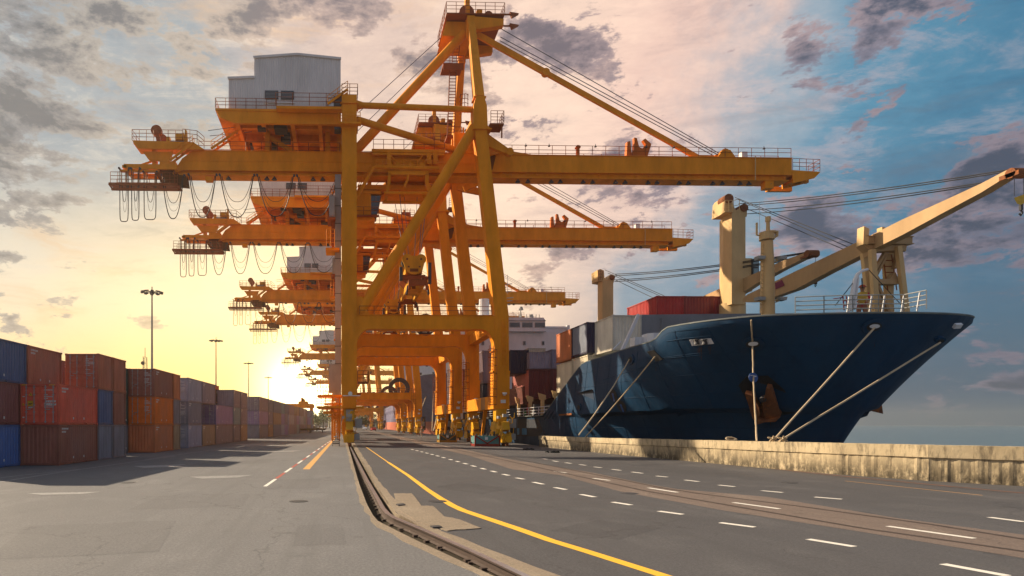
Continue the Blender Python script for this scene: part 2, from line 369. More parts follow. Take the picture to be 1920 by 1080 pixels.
# ================================================================ THE SETTING
def ground_mat(name, base, dark, light, speck=.5, rough=.85):
    m, t, b = MAT(name)
    n = tnoise(t, .06, 8, .62, (1, .35, 1)); c = tmix(t, tmap(t, n, .36, .66), base, dark)
    nb = tnoise(t, .5, 8, .7, (1, .6, 1)); c = tmix(t, tmap(t, nb, .52, .75, 0, .75), c, light)
    ns_ = tnoise(t, 30, 4, .7); c = tmix(t, tmap(t, ns_, .3, .7, 0, speck), tmix(t, 1.0, c, (.72, .72, .72), 'MULTIPLY'), tmix(t, 1.0, c, (1.35, 1.35, 1.35), 'MULTIPLY'))
    nc = tnoise(t, 7.0, 6, .7); c = tmix(t, tmap(t, nc, .60, .74, 0, .28), c, tuple(x * .5 for x in dark))
    n6 = tnoise(t, 16, 6, .75); c = tmix(t, tmap(t, n6, .40, .62, 0, .55), tmix(t, 1.0, c, (.66, .66, .67), 'MULTIPLY'), tmix(t, 1.0, c, (1.25, 1.24, 1.22), 'MULTIPLY'))
    vo = t.nodes.new('ShaderNodeTexVoronoi'); vo.feature = 'DISTANCE_TO_EDGE'; vo.inputs['Scale'].default_value = .16
    wv = t.nodes.new('ShaderNodeTexCoord'); wn = t.nodes.new('ShaderNodeTexNoise'); wn.inputs['Scale'].default_value = .8; wn.inputs['Detail'].default_value = 8; t.links.new(wv.outputs['Object'], wn.inputs['Vector'])
    wa = t.nodes.new('ShaderNodeVectorMath'); wa.operation = 'MULTIPLY_ADD'; t.links.new(wn.outputs['Color'], wa.inputs[0]); wa.inputs[1].default_value = (2.2, 2.2, 0); t.links.new(wv.outputs['Object'], wa.inputs[2]); t.links.new(wa.outputs[0], vo.inputs['Vector'])
    c = tmix(t, tmap(t, vo.outputs['Distance'], .001, .005, .28, 0), c, (.025, .024, .024))
    os_ = tnoise(t, .55, 7, .65); c = tmix(t, tmap(t, os_, .62, .70, 0, .5), c, tuple(x * .45 for x in dark))
    # tyre tracks running along the quay
    ntk = tnoise(t, 1.5, 5, .6, (1, .035, 1)); c = tmix(t, tmap(t, ntk, .52, .64, 0, .5), c, tuple(x * .55 for x in base))
    t.links.new(c, b.inputs['Base Color']); t.links.new(tmap(t, nb, .3, .8, rough - .14, rough + .08), b.inputs['Roughness'])
    b.inputs['Specular IOR Level'].default_value = .25
    ad = t.nodes.new('ShaderNodeMath'); ad.operation = 'ADD'; t.links.new(ns_, ad.inputs[0]); t.links.new(nb, ad.inputs[1]); tbump(t, b, ad.outputs[0], .35, .03)
    return m
M_apron = ground_mat('yard_concrete_asphalt', (.235, .236, .240), (.165, .165, .169), (.30, .298, .298))
M_asph = ground_mat('road_asphalt', (.128, .126, .132), (.088, .087, .092), (.18, .176, .18))
M_conc = ground_mat('pale_concrete', (.42, .34, .25), (.28, .23, .17), (.52, .44, .33), .4)
M_track = ground_mat('track_concrete', (.25, .195, .165), (.17, .135, .115), (.33, .27, .225), .5)
M_soil = ground_mat('trench_soil', (.055, .042, .025), (.03, .025, .015), (.10, .08, .05), .6, .95)
def linepaint(name, col, worn=.5):
    m, t, b = MAT(name); n = tnoise(t, 5, 9, .75)
    c = tmix(t, tmap(t, n, .64 - .12 * worn, .72, 0, .9), col, (.09, .085, .085)); t.links.new(c, b.inputs['Base Color']); b.inputs['Roughness'].default_value = .7
    return m
M_lw = linepaint('white_road_paint', (.74, .71, .64), .6); M_ly = linepaint('yellow_road_paint', (.85, .46, .03), .15); M_lr = linepaint('red_road_paint', (.38, .07, .05), .7)
M_lo = linepaint('orange_road_paint', (.62, .34, .10), .6); M_lf = linepaint('faded_white_paint', (.27, .27, .268), 1.6)
M_railtop = flat('rail_head_steel', (.55, .56, .62), .3, .8); M_railside = flat('rail_rust', (.07, .045, .035), .8)

tl = [(653, 836), (673, 906), (688, 946), (704, 975), (768, 1008), (921, 1079), (1110, 1165)]
tr = [(662.5, 836), (702.6, 906), (728, 942), (743, 962), (812, 999), (910, 1041), (987, 1077), (1170, 1158)]
TL = [G(*p) for p in tl]; TR = [G(*p) for p in tr]
farY = 620.0
TLf = Vector((TL[0].x - .12, farY, 0)); TRf = Vector((TR[0].x + .12, farY, 0))
PLY = [TLf] + TL; PRY = [TRf] + TR
def sheet(name, pts, mat, z=0.0, parent=None, kind='structure'):
    mb = MB(); mb.add([(p[0], p[1], z) for p in pts], [tuple(range(len(pts)))]); o = mb.build(name, mat, parent)
    if o.data.polygons and o.data.polygons[0].normal.z < 0:
        o.data.flip_normals()
    bm = bmesh.new(); bm.from_mesh(o.data); bmesh.ops.triangulate(bm, faces=bm.faces); bm.to_mesh(o.data); bm.free()
    if parent is None: tag(o, kind=kind)
    return o
apron = sheet('yard_ground', [(-900, farY), (PLY[0].x, farY)] + [(p.x, p.y) for p in PLY[1:]] + [(PLY[-1].x + 1.5, -15), (-900, -15)], M_apron)
# wall base line (the quay edge follows it)
wb = [(1010, 837.5), (1130, 850), (1260, 862), (1410, 876), (1560, 889), (1740, 902), (1920, 912)]
WB = [G(*p) for p in wb]; WH = [1.28, 1.38, 1.50, 1.58, 1.64, 1.66, 1.66]
dW = (WB[-1] - WB[-2]).normalized(); WB.append(WB[-1] + dW * 12); WH.append(1.66); WB.append(WB[-1] + dW * 18); WH.append(1.66)
edge_pts = [(p.x + .5, p.y) for p in WB]
EDGE_X = 24.3
road = sheet('quay_road', [(PRY[0].x, farY)] + [(p.x, p.y) for p in PRY[1:]] + [(PRY[-1].x + 1.0, -15), (60, -15)] + [(60, edge_pts[-1][1])] + list(reversed(edge_pts)) + [(EDGE_X, WB[0].y + 2), (EDGE_X, farY)], M_asph)
# quay edge face down to the water
mb = MB()
ep = [(EDGE_X, farY), (EDGE_X, WB[0].y + 2)] + edge_pts
for a, b in zip(ep, ep[1:]): mb.add([(a[0], a[1], -.004), (b[0], b[1], -.004), (b[0], b[1], -5), (a[0], a[1], -5)], [(0, 1, 2, 3)])
tag(mb.build('quay_edge', M_conc), kind='structure')
tag(MB().box(-900, 24.2, farY - .5, farY + 900, -1.0, -.05).build('far_land', M_apron), kind='structure')
# rail trench: floor, side faces, rail
def ribbon(name, pts, w, mat, z=.004, parent=None, pat=None):
    pts = [Vector((p[0], p[1], 0)) for p in pts]; L = []; R = []
    for i, p in enumerate(pts):
        d = (pts[min(i + 1, len(pts) - 1)] - pts[max(i - 1, 0)]).normalized(); n = Vector((d.y, -d.x, 0))
        ww = w[i] if isinstance(w, (list, tuple)) else w
        L.append(p - n * ww / 2); R.append(p + n * ww / 2)
    mb = MB()
    for i in range(len(pts) - 1): mb.add([(L[i].x, L[i].y, z), (R[i].x, R[i].y, z), (R[i + 1].x, R[i + 1].y, z), (L[i + 1].x, L[i + 1].y, z)], [(0, 1, 2, 3)])
    o = mb.build(name, mat, parent, recalc=False)
    if o.data.polygons[0].normal.z < 0: o.data.flip_normals()
    return o
mb = MB(); D = -.22
cl = [(-0.5, 0)]
flo = [(p.x - .05, p.y) for p in PLY] + [(p.x + .05, p.y) for p in reversed(PRY)]
tf = sheet('trench_floor', flo, M_soil, D, None)
mb = MB()
for P, sg in ((PLY, 1), (PRY, -1)):
    for a, b in zip(P, P[1:]): mb.add([(a.x, a.y, 0), (b.x, b.y, 0), (b.x, b.y, D - .02), (a.x, a.y, D - .02)], [(0, 1, 2, 3)])
tag(mb.build('trench_side', M_conc), kind='structure')
# lips
def lip(name, inner, outer, z=.012):
    I = [G(*p) for p in inner]; O = [G(*p) for p in outer]; mb = MB()
    dv = Vector((0, farY, 0))
    def strip(a, n=70):      # resample
        L = [0]
        for p, q in zip(a, a[1:]): L.append(L[-1] + (q - p).length)
        r = []
        for i in range(n):
            s = L[-1] * i / (n - 1); k = max(j for j in range(len(L) - 1) if L[j] <= s + 1e-6); r.append(a[k].lerp(a[k + 1], (s - L[k]) / max(1e-6, L[k + 1] - L[k])))
        return r
    random.seed(5); A = strip(I); B = strip(O)
    B = [b + (b - a).normalized() * random.uniform(-.05, .05) for a, b in zip(A, B)]
    A = [Vector((A[0].x, 300, 0))] + A; B = [Vector((B[0].x, 300, 0))] + B
    for i in range(len(A) - 1):
        mb.add([(A[i].x, A[i].y, z), (B[i].x, B[i].y, z), (B[i + 1].x, B[i + 1].y, z), (A[i + 1].x, A[i + 1].y, z)], [(0, 1, 2, 3)])
        mb.add([(A[i].x, A[i].y, z), (A[i + 1].x, A[i + 1].y, z), (A[i + 1].x, A[i + 1].y, -.1), (A[i].x, A[i].y, -.1)], [(0, 1, 2, 3)])
        mb.add([(B[i].x, B[i].y, z), (B[i + 1].x, B[i + 1].y, z), (B[i + 1].x, B[i + 1].y, -.02), (B[i].x, B[i].y, -.02)], [(0, 1, 2, 3)])
    return tag(mb.build(name, M_conc), kind='structure')
lip('trench_kerb', tl, [(648.5, 836), (666, 906), (675, 942), (701, 984), (765, 1019), (896, 1079), (1075, 1165)])
lip('trench_kerb', tr, [(668, 836), (713.5, 906), (745, 942), (762, 965), (835, 998), (935, 1038), (1052, 1079), (1250, 1150)])
slab = [(739, 926), (772, 926), (790, 949), (812, 950), (833, 969), (860, 975), (902, 991), (838, 996), (810, 988), (780, 978), (745, 956)]
random.seed(3); sp = []
for a, b in zip(slab, slab[1:] + slab[:1]):
    for k in range(4): sp.append(G(a[0] + (b[0] - a[0]) * k / 4 + random.uniform(-.9, .9), a[1] + (b[1] - a[1]) * k / 4 + random.uniform(-.5, .5)))
mb = MB(); mb.prismz([(p.x, p.y) for p in sp], -.01, .022); tag(mb.build('repair_slab', M_conc), kind='structure')
for q in (((742, 947.5), (756, 946), (760, 948.5), (747, 950)), ((806, 989), (823, 988), (829, 991), (812, 992))):
    P = [G(*p) for p in q]; tag(MB().prismz([(p.x, p.y) for p in P], .024, .05).build('drain_plate', M_dkgrey), kind='structure')
rail = [(655.8, 836), (688, 900), (710, 938.6), (718, 953), (727, 963), (740, 971), (786, 990), (885, 1033), (983, 1079), (1150, 1157)]
RP = [Vector((G(*rail[0]).x, farY, 0))] + [G(*p) for p in rail]
mb = MB(); prof = [(-.07, -.2), (.07, -.2), (.02, -.17), (.02, -.05), (.062, -.035), (.062, .0), (-.062, .0), (-.062, -.035), (-.02, -.05), (-.02, -.17)]
rings = []
for i, p in enumerate(RP):
    d = (RP[min(i + 1, len(RP) - 1)] - RP[max(i - 1, 0)]).normalized(); n = Vector((d.y, -d.x, 0)); sc = 1.15
    rings.append([p + n * x * sc + Vector((0, 0, z + .01)) for x, z in prof])
for i in range(len(rings) - 1):
    for k in range(10):
        mb.mi = 1 if k == 5 else 0
        mb.add([rings[i][k], rings[i][(k + 1) % 10], rings[i + 1][(k + 1) % 10], rings[i + 1][k]], [(0, 1, 2, 3)])
tag(mb.build('crane_rail', [M_railside, M_railtop]), kind='structure')
mb = MB(); random.seed(8)
for i in range(len(RP) - 1):
    L = (RP[i + 1] - RP[i]).length
    if L > 100: continue
    for k in range(int(L / .75)):
        p = RP[i].lerp(RP[i + 1], k * .75 / L); d = (RP[i + 1] - RP[i]).normalized(); n = Vector((d.y, -d.x, 0)); mb.beam(p - n * .17 + Vector((0, 0, -.19)), p + n * .17 + Vector((0, 0, -.19)), .12, .05)
        q = p + n * random.uniform(-.2, .2) + d * .2; mb.cbox((q.x, q.y, -.2), (random.uniform(.03, .09), random.uniform(.03, .09), .05))
tag(mb.build('rail_clips', M_railside), kind='stuff')
# tan track strip with two sunk rails
lo = [(885, 856), (960, 880), (1050, 891), (1165, 922), (1355, 957), (1600, 995), (1920, 1047), (2300, 1110)]
up = [(885, 846), (960, 862), (1115, 887), (1210, 907), (1270, 917), (1440, 932), (1685, 972), (1920, 1003), (2300, 1052)]
A = [G(*p) for p in lo]; B = [G(*p) for p in up]
A = [Vector((A[0].x - .4, 300, 0))] + A; B = [Vector((B[0].x - .4, 300, 0))] + B
strip = sheet('track_pavement', A + list(reversed(B)), M_track, .004)
for q in ([(1000, 875), (1210, 921), (1400, 954), (1615, 991), (1920, 1035), (2300, 1090)], [(1010, 869), (1240, 915), (1310, 926), (1500, 950), (1745, 984), (1920, 1012), (2300, 1070)]):
    P = [G(*p) for p in q]; P = [Vector((P[0].x - .3, 280, 0))] + P
    o = ribbon('embedded_rail', P, .10, M_railside, .010, strip)
    o = ribbon('rail_groove', [(p.x + .09, p.y) for p in P], .05, M_dark, .009, strip)
# long dark patch of newer asphalt and joints
for q in ([(1030, 838), (1200, 852), (1420, 876), (1600, 895), (1920, 925)],):
    P = [G(*p) for p in q]; ribbon('edge_rail', P, .12, M_anchor, .008, road); ribbon('edge_rail', [(p.x - .5, p.y) for p in P], .06, M_railside, .007, road)
# patched areas, oil stains and drain covers
M_patch = ground_mat('patched_asphalt', (.108, .106, .112), (.078, .077, .082), (.15, .147, .15)); M_patch2 = ground_mat('patched_concrete', (.212, .212, .216), (.15, .15, .154), (.27, .268, .27))
for q, mt, par in (([(1120, 975), (1240, 990), (1160, 1012), (1030, 994)], M_patch, road), ([(1500, 945), (1640, 962), (1590, 974), (1450, 956)], M_patch, road), ([(860, 905), (960, 916), (905, 926), (815, 914)], M_patch, road), ([(300, 930), (470, 926), (455, 950), (240, 956)], M_patch2, apron), ([(520, 900), (600, 898), (598, 915), (500, 918)], M_patch2, apron), ([(60, 985), (330, 976), (300, 1035), (-30, 1050)], M_patch2, apron), ([(380, 866), (520, 860), (505, 868), (350, 875)], M_patch2, apron), ([(560, 985), (640, 983), (652, 1020), (548, 1024)], M_patch2, apron)):
    random.seed(len(q) + int(q[0][0])); P = []
    for a, b in zip(q, q[1:] + q[:1]):
        for k in range(5): P.append(G(a[0] + (b[0] - a[0]) * k / 5 + random.uniform(-2.5, 2.5), a[1] + (b[1] - a[1]) * k / 5 + random.uniform(-.9, .9)))
    sheet('surface_patch', P, mt, .0025, par)
for px, py, par in ((560, 940, apron), (820, 940, road), (1180, 925, road), (240, 905, apron), (1480, 905, road)):
    p = G(px, py); MB().cyl((p.x, p.y, .004), (0, 0, 1), .32, .012, 20).cyl((p.x, p.y, .006), (0, 0, 1), .26, .016, 20).build('drain_cover', M_dkgrey, par)
# markings
yl = [(686, 838), (728, 867), (764.6, 891), (801, 918), (825, 934), (848.5, 948), (868, 957), (888.6, 964), (969, 991), (1031, 1013), (1100, 1034), (1245, 1080), (1500, 1160)]
ribbon('yellow_line', [G(*p) for p in yl[:2]], .10, M_ly, .004, road)
ribbon('yellow_line', [G(*p) for p in yl[1:]], [.20, .22, .24, .26, .28, .29, .3, .3, .28, .27, .26, .26], M_ly, .005, road)
a = G(497, 912); b = G(624, 823.5); n = 22; t0 = 0
for i in range(n):
    # equal lengths on the ground
    p = a.lerp(b, i / n); q = a.lerp(b, (i + .92) / n)
    if (b - a).length / n: ribbon('kerb_dash', [p, q], .16, M_lw if i % 2 == 0 else M_lr, .004, apron)
ribbon('orange_strip', [G(574, 880), G(600, 852), G(628, 821.5)], .40, M_lo, .004, apron)
for q, w in (([(-40, 910), (110, 886), (250, 866), (330, 855)], .13), ([(0, 896), (60, 889), (160, 879)], .1), ([(270, 862), (380, 846), (480, 833)], .12)):
    ribbon('faded_line', [G(*p) for p in q], w, M_lf, .004, apron)
for (x, y, w, h) in ((300, 874, 50, 3.2), (415, 894, 60, 3.5), (535, 846, 30, 1.6), (480, 833, 44, 1.5), (120, 925, 70, 3)):
    sheet('faded_patch', [G(x - w, y), G(x + w * .6, y - h * .8), G(x + w, y - h), G(x + w * .5, y + h * .4), G(x - w * .6, y + h)], M_lf, .005, apron)
D1 = [((967.5, 896), (982.5, 898.5)), ((1000, 904), (1018.5, 908)), ((1040, 914), (1061, 918)), ((1089, 927), (1115, 932)), ((1149, 941.5), (1183.5, 947)), ((1235, 958.5), (1280, 964.5)), ((1350, 980), (1415, 988.5)), ((1515, 1011), (1602, 1025)), ((1767.5, 1057.5), (1890, 1080)),
      ((942.6, 889), (954, 891.5)), ((921, 883), (930, 885.3)), ((902, 877.8), (910, 880)), ((884, 873), (892, 875)), ((869, 868.5), (876, 870.3)), ((855, 864.6), (861, 866.2)), ((842, 861), (848, 862.5)), ((829, 857.3), (834.5, 858.8)), ((818, 854.2), (823, 855.6)), ((808, 851.5), (812.5, 852.8)), ((798, 849), (802.5, 850.2)), ((789, 846.8), (793, 847.8)), ((780, 844.6), (784, 845.6)), ((771, 842.5), (775, 843.4))]
D2 = [((1527.5, 932), (1578.5, 936)), ((1427.5, 920), (1467.5, 923.5)), ((1347.5, 909.5), (1377.5, 912.5)), ((1284, 900), (1310, 903)), ((1230, 892.5), (1251.5, 894.5)), ((1185, 885), (1205, 887.5)), ((1147.5, 880), (1164, 882)), ((1114, 875.5), (1127.5, 877)), ((1086.5, 871), (1098.5, 872.5)), ((1060, 867.5), (1071, 869)), ((1036, 864), (1046, 865.5)), ((1855, 970), (1921, 978.5)), ((1018, 860), (1026, 861))]
D3 = [((1375, 942.5), (1461.5, 954.5)), ((1664, 987), (1827.5, 1010)), ((1216, 915), (1270, 923.5)), ((1112.5, 897), (1143, 901)), ((1040, 884), (1062, 887))]
for L, w, z, par in ((D1, .22, .004, road), (D2, .22, .004, road), (D3, .2, .009, road)):
    for p, q in L:
        a = G(*p); b = G(*q); o = ribbon('lane_dash', [a, b], w, M_lw, z, par)
        if b.y > 55: pass
ribbon('faded_yellow_line', [G(1585, 902), G(1842, 929)], .08, M_lo, .006, road)
# parapet
def wallmat():
    m, t, b = MAT('weathered_parapet')
    n = tnoise(t, .5, 8, .68); c = tmix(t, tmap(t, n, .35, .68), (.60, .49, .31), (.44, .35, .215))
    nv = tnoise(t, 2.6, 9, .75, (1, 1, .28)); c = tmix(t, tmap(t, nv, .49, .62, 0, .8), c, (.15, .12, .08))
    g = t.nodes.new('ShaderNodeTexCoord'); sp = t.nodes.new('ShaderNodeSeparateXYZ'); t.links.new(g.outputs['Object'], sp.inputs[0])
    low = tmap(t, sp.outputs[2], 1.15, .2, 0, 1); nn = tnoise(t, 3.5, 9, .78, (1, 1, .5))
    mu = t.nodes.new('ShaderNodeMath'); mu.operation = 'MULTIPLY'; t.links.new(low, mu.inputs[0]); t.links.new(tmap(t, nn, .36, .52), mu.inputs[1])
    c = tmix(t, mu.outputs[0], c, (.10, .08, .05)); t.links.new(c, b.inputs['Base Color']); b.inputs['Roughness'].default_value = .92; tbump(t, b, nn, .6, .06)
    return m
M_wall = wallmat()
wall = empty('parapet_wall', (WB[2].x, WB[2].y, 0), 'long weathered pale concrete parapet along the quay edge beside the blue ship', 'wall'); wo_ = Vector((WB[2].x, WB[2].y, 0))
def wp(s):       # s in segments of WB
    k = min(int(s), len(WB) - 2); return WB[k].lerp(WB[k + 1], s - k), WH[k] + (WH[k + 1] - WH[k]) * (s - k)
nseg = (len(WB) - 1) * 2; random.seed(11)
for i in range(nseg):
    s0, s1 = i / 2 , (i + 1) / 2; (p, h), (q, h2) = wp(s0), wp(s1)
    d = (q - p).normalized(); n = Vector((-d.y, d.x, 0)); n = n if n.x > 0 else -n; g = d * .004
    p = p + g; q = q - g; sub = 14
    mb = MB(); RO = [random.uniform(-.03, .03) for _ in range(sub + 1)]; RH = [random.uniform(-.012, .006) for _ in range(sub + 1)]; RO[0] = RO[-1] = RH[0] = RH[-1] = 0
    for k in range(sub):          # lower body, rough face
        a = p.lerp(q, k / sub); b = p.lerp(q, (k + 1) / sub); ha = h + (h2 - h) * k / sub; hb = h + (h2 - h) * (k + 1) / sub
        o1 = n * (.07 + RO[k]); o2 = n * (.07 + RO[k + 1]); lo_ = .62; ha += RH[k]; hb += RH[k + 1]
        mb.add([a + o1, b + o2, b + o2 + Vector((0, 0, hb * lo_)), a + o1 + Vector((0, 0, ha * lo_)), a + Vector((0, 0, ha * lo_ + .06)), b + Vector((0, 0, hb * lo_ + .06)), b + Vector((0, 0, hb)), a + Vector((0, 0, ha)),
                a + n * .5 + Vector((0, 0, ha + .004)), b + n * .5 + Vector((0, 0, hb + .004)), a + n * .5 - Vector((0, 0, 1)), b + n * .5 - Vector((0, 0, 1))],
               [(0, 1, 2, 3), (3, 2, 5, 4), (4, 5, 6, 7), (7, 6, 9, 8), (8, 9, 11, 10)])
    a, b = p, q
    for e, hh in ((p, h), (q, h2)): mb.add([e + n * .07, e + n * .07 + Vector((0, 0, hh * .62)), e + Vector((0, 0, hh * .62 + .06)), e + Vector((0, 0, hh)), e + n * .5 + Vector((0, 0, hh + .004)), e + n * .5], [(0, 1, 2, 3, 4, 5)])
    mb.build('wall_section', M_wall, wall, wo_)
# water
def watermat():
    m, t, b = MAT('sea_water'); b.inputs['Base Color'].default_value = (.10, .15, .19, 1); b.inputs['Roughness'].default_value = .35; b.inputs['IOR'].default_value = 1.33
    n1 = tnoise(t, .35, 6, .65, (1, .5, 1)); n2 = tnoise(t, 1.6, 5, .6, (1, .6, 1))
    a = t.nodes.new('ShaderNodeMath'); a.operation = 'MULTIPLY_ADD'; t.links.new(n2, a.inputs[0]); a.inputs[1].default_value = .35; t.links.new(n1, a.inputs[2]); tbump(t, b, a.outputs[0], 1.0, 1.6)
    return m
mb = MB(); mb.add([(20, -60, -2.2), (3600, -60, -2.2), (3600, 3500, -2.2), (-2600, 3500, -2.2), (-2600, farY + 850, -2.2), (20, farY + 850, -2.2)], [(0, 1, 2, 3, 4, 5)])
tag(mb.build('sea', watermat()), kind='structure')
# low hills far off
mb = MB(); random.seed(2); xs = [-2600 + i * 60 for i in range(60)]; vs = []
hh = [18 + 26 * abs(sin(i * .21)) + random.uniform(0, 8) for i in range(60)]
for i, x in enumerate(xs):
    if x > 900: hh[i] *= max(0, 1 - (x - 900) / 500)
for x, h in zip(xs, hh): vs += [(x, 2600, -3), (x, 2660, h), (x, 3000, -3)]
mb.add(vs, [(3 * i, 3 * i + 3, 3 * i + 4, 3 * i + 1) for i in range(59)] + [(3 * i + 1, 3 * i + 4, 3 * i + 5, 3 * i + 2) for i in range(59)])
tag(mb.build('far_hills', flat('hill_green', (.06, .08, .05), .95)), kind='structure')
# ================================================================ GANTRY CRANES
YN0, YN1 = 73.8, 75.4      # near portal frame
YF0, YF1 = 89.8, 91.4      # far portal frame
YC = 82.5
XL = .97; XW = 19.4; XH = 16.8   # landside leg, waterside leg foot, waterside leg head
ORG = Vector((10.2, YC, 0))
def make_crane(pz, label, lowleg=False):
    root = empty('gantry_crane', ORG, label, 'crane', 'ship to shore gantry cranes along the quay')
    B = lambda mb, n, m, p=root, **k: mb.build(n, m, p, ORG, **k)
    zp = pz; zq = pz - 1.65
    PT = 42.3; GT = 37.2; GB = 34.75; GF = 34.25
    # --- legs and portal frames
    for fi, (y0, y1) in enumerate(((YN0, YN1), (YF0, YF1))):
        ym = (y0 + y1) / 2
        mb = MB().box(XL - .9, XL + .9, y0, y1, 6.1, PT)
        for z in (zp + .0, 20.5, 25, 29.5): mb.box(XL - .93, XL + .93, y0 - .03, y1 + .03, z, z + .07)
        B(mb, 'leg', M_or)
        B(MB().box(XL - 1.05, XL + 1.05, y0 - .15, y1 + .15, 38.4, 38.7).box(XL - 1.1, XL + 1.1, y0 - .2, y1 + .2, 41.2, 41.26), 'leg_collar', M_or)
        # waterside leg: lower vertical, upper leaning landward
        mb = MB()
        def lx(z): return XW + (XH + .1 - XW) * (z - zp) / (38.4 - zp)
        mb.prism([(XW - 1.0, 6.1), (XW + .95, 6.1), (XW + .9, zp), (lx(38.4) + .72, 38.4), (lx(38.4) - .72, 38.4), (XW - .8, zp), (XW - .8, zq - .6)], y0 + .05, y1 - .05)
        for z in (11.5,): mb.box(XW - 1.05, XW + 1.0, y0 - .02, y1 + .02, z, z + .08)
        B(mb, 'leg', M_or)
        B(MB().prism([(XH - .85, 38.4), (XH + 1.25, 38.4), (XH + .9, 38.75), (XH + .8, 41.2), (XH + .45, PT), (XH - .5, PT), (XH - .8, 41.2)], y0 - .1, y1 + .1).box(XH - .9, XH + 1.4, y0 - .2, y1 + .2, 38.3, 38.42), 'head_block', M_or)
        # portal beam with rounded haunches
        r = 2.1; poly = [(XL + .9, zp), (XW - .8, zp), (XW - .8, zq - r)]
        x = XW - .85
        for i in range(0, 7): a = i / 6 * pi / 2; poly.append((x - .02 - r * .75 + r * .75 * cos(a), zq - r + r * sin(a)))
        for i in range(0, 7): a = pi / 2 + i / 6 * pi / 2; poly.append((XL + .92 + r * .75 + r * .75 * cos(a), zq - r + r * sin(a)))
        poly.append((XL + .9, zq - r))
        B(MB().prism(poly, y0 + .12, y1 - .12), 'portal_beam', M_or)
        B(MB().box(XL + .9, XW - 1, y0 - .02, y1 + .02, zp + .0, zp + .06).box(XL + 3.6, XW - 3.6, y0 - .02, y1 + .02, zq - .06, zq + .0), 'portal_flange', M_or)
        B(MB().rail([(XL + 1.2, y0 - .05, zp + .06), (XW - 1.2, y0 - .05, zp + .06)], 1.0, 1.7), 'railing', M_redor)
        # diagonals
        B(MB().tube((XH - .5, ym, 38.9), (XL + 1.3, ym, zp + .4), .66, 16), 'diagonal_brace', M_or, smooth=True)
        p, q = Vector((XH - .5, ym, 38.9)), Vector((XL + 1.3, ym, zp + .4))
        mb = MB()
        for t_ in (.32, .68): c = p.lerp(q, t_); mb.tube(c, c + (q - p).normalized() * .12, .70, 16)
        B(mb, 'joint_ring', M_or, smooth=True)
        B(MB().prism([(XL + .9, zp + 2.3), (XL + 1.7, zp + 2.2), (XL + 2.3, zp + .02), (XL + .9, zp + .02)], y0 + .3, y1 - .3), 'gusset', M_or)
        # tie tubes at the top
        B(MB().tube((XL + .9, ym, 41.45), (XH - .8, ym, 41.1), .36, 12).tube((XL + .9, ym, 41.45), (XL + 1.6, ym, 41.45), .55, 12, .38), 'top_tie', M_or, smooth=True)
        B(MB().tube((XL + .9, ym, 39.7), (XH - 2.2, YC - 4 if fi == 0 else YC + 4, 38.2 - .3), .42, 12), 'sloping_tie', M_or, smooth=True)
        # mast leg
        s = 1 if fi == 0 else -1; yt = YC - s * 3.0
        B(MB().beam((XH, ym, PT), (XH + .1, yt, 54.6), 1.15, 1.3, .85, 1.0, up=(0, 1, 0)), 'mast_leg', M_or)
        B(MB().box(XH - .75, XH + .75, ym - .75, ym + .75, PT - .05, PT + .1), 'mast_collar', M_or)
        # head platform with railing on the water side
        B(MB().box(XH + 1.2, XH + 2.9, y0, y1 + .4, 38.9, 39.1).box(XH + 2.6, XH + 2.75, y0 + .1, y0 + .25, 37.4, 38.9), 'head_platform', M_redor)
        B(MB().rail([(XH + 1.3, y0, 39.1), (XH + 2.9, y0, 39.1), (XH + 2.9, y1 + .4, 39.1)], 1.5, .8, mid=3), 'railing', M_redor)
        B(MB().rail([(XL - .9, y0, PT), (XL + 1.0, y0, PT), (XL + 1.0, y1, PT), (XL - .9, y1, PT)], 1.3, 1.0, mid=2), 'railing', M_redor)
        # sheave arms sticking out seaward
        B(MB().beam((XH + .4, ym + s * .6, 37.9), (XH + 3.9, ym + s * 1.2, 36.5), .7, 1.6, .4, .7).cyl((XH + 4.1, ym + s * 1.2, 36.45), (0, 1, 0), .48, .7, 14), 'sheave_arm', M_or)
        B(MB().beam((XH + .9, ym + s * 2.4, 36.6), (XH + 3.2, ym + s * 3.0, 35.4 + 2.1), .5, .9, .4, .7).cyl((XH + 3.3, ym + s * 3.0, 37.6), (0, 1, 0), .4, .5, 12), 'sheave_arm', M_or)
        # bogies
        for X in (XL, XW):
            yb = ym; bz = MB()
            bz.box(X - .65, X + .65, yb - .7, yb + .7, 2.9, 4.5)
            pb = B(bz, 'bogie_pedestal', M_yel)
            bog = MB().prismx([(yb - 3.1, 2.0), (yb - 2.6, 2.9), (yb - .8, 3.0), (yb + .8, 3.0), (yb + 2.6, 2.9), (yb + 3.1, 2.0), (yb + 2.2, 1.75), (yb - 2.2, 1.75)], X - .42, X + .42)
            bo = B(bog, 'bogie', M_yel)
            for k in (-1, 1):
                c = yb + k * 2.3
                tr_ = MB().prismx([(c - 1.25, .55), (c - 1.0, 1.35), (c - .3, 1.78), (c + .3, 1.78), (c + 1.0, 1.35), (c + 1.25, .55)], X - .5, X - .34).prismx([(c - 1.25, .55), (c - 1.0, 1.35), (c - .3, 1.78), (c + .3, 1.78), (c + 1.0, 1.35), (c + 1.25, .55)], X + .34, X + .5)
                tr_.box(X - .34, X + .34, c - 1.1, c - .95, .75, 1.3).box(X - .34, X + .34, c + .95, c + 1.1, .75, 1.3)
                tr_.build('truck', M_yel, bo, ORG)
                for w in (-1, 1): MB().cyl((X, c + w * .66, .36), (1, 0, 0), .36, .26, 16).cyl((X + .14, c + w * .66, .36), (1, 0, 0), .42, .05, 16).build('wheel', M_anchor, bo, ORG, smooth=True)
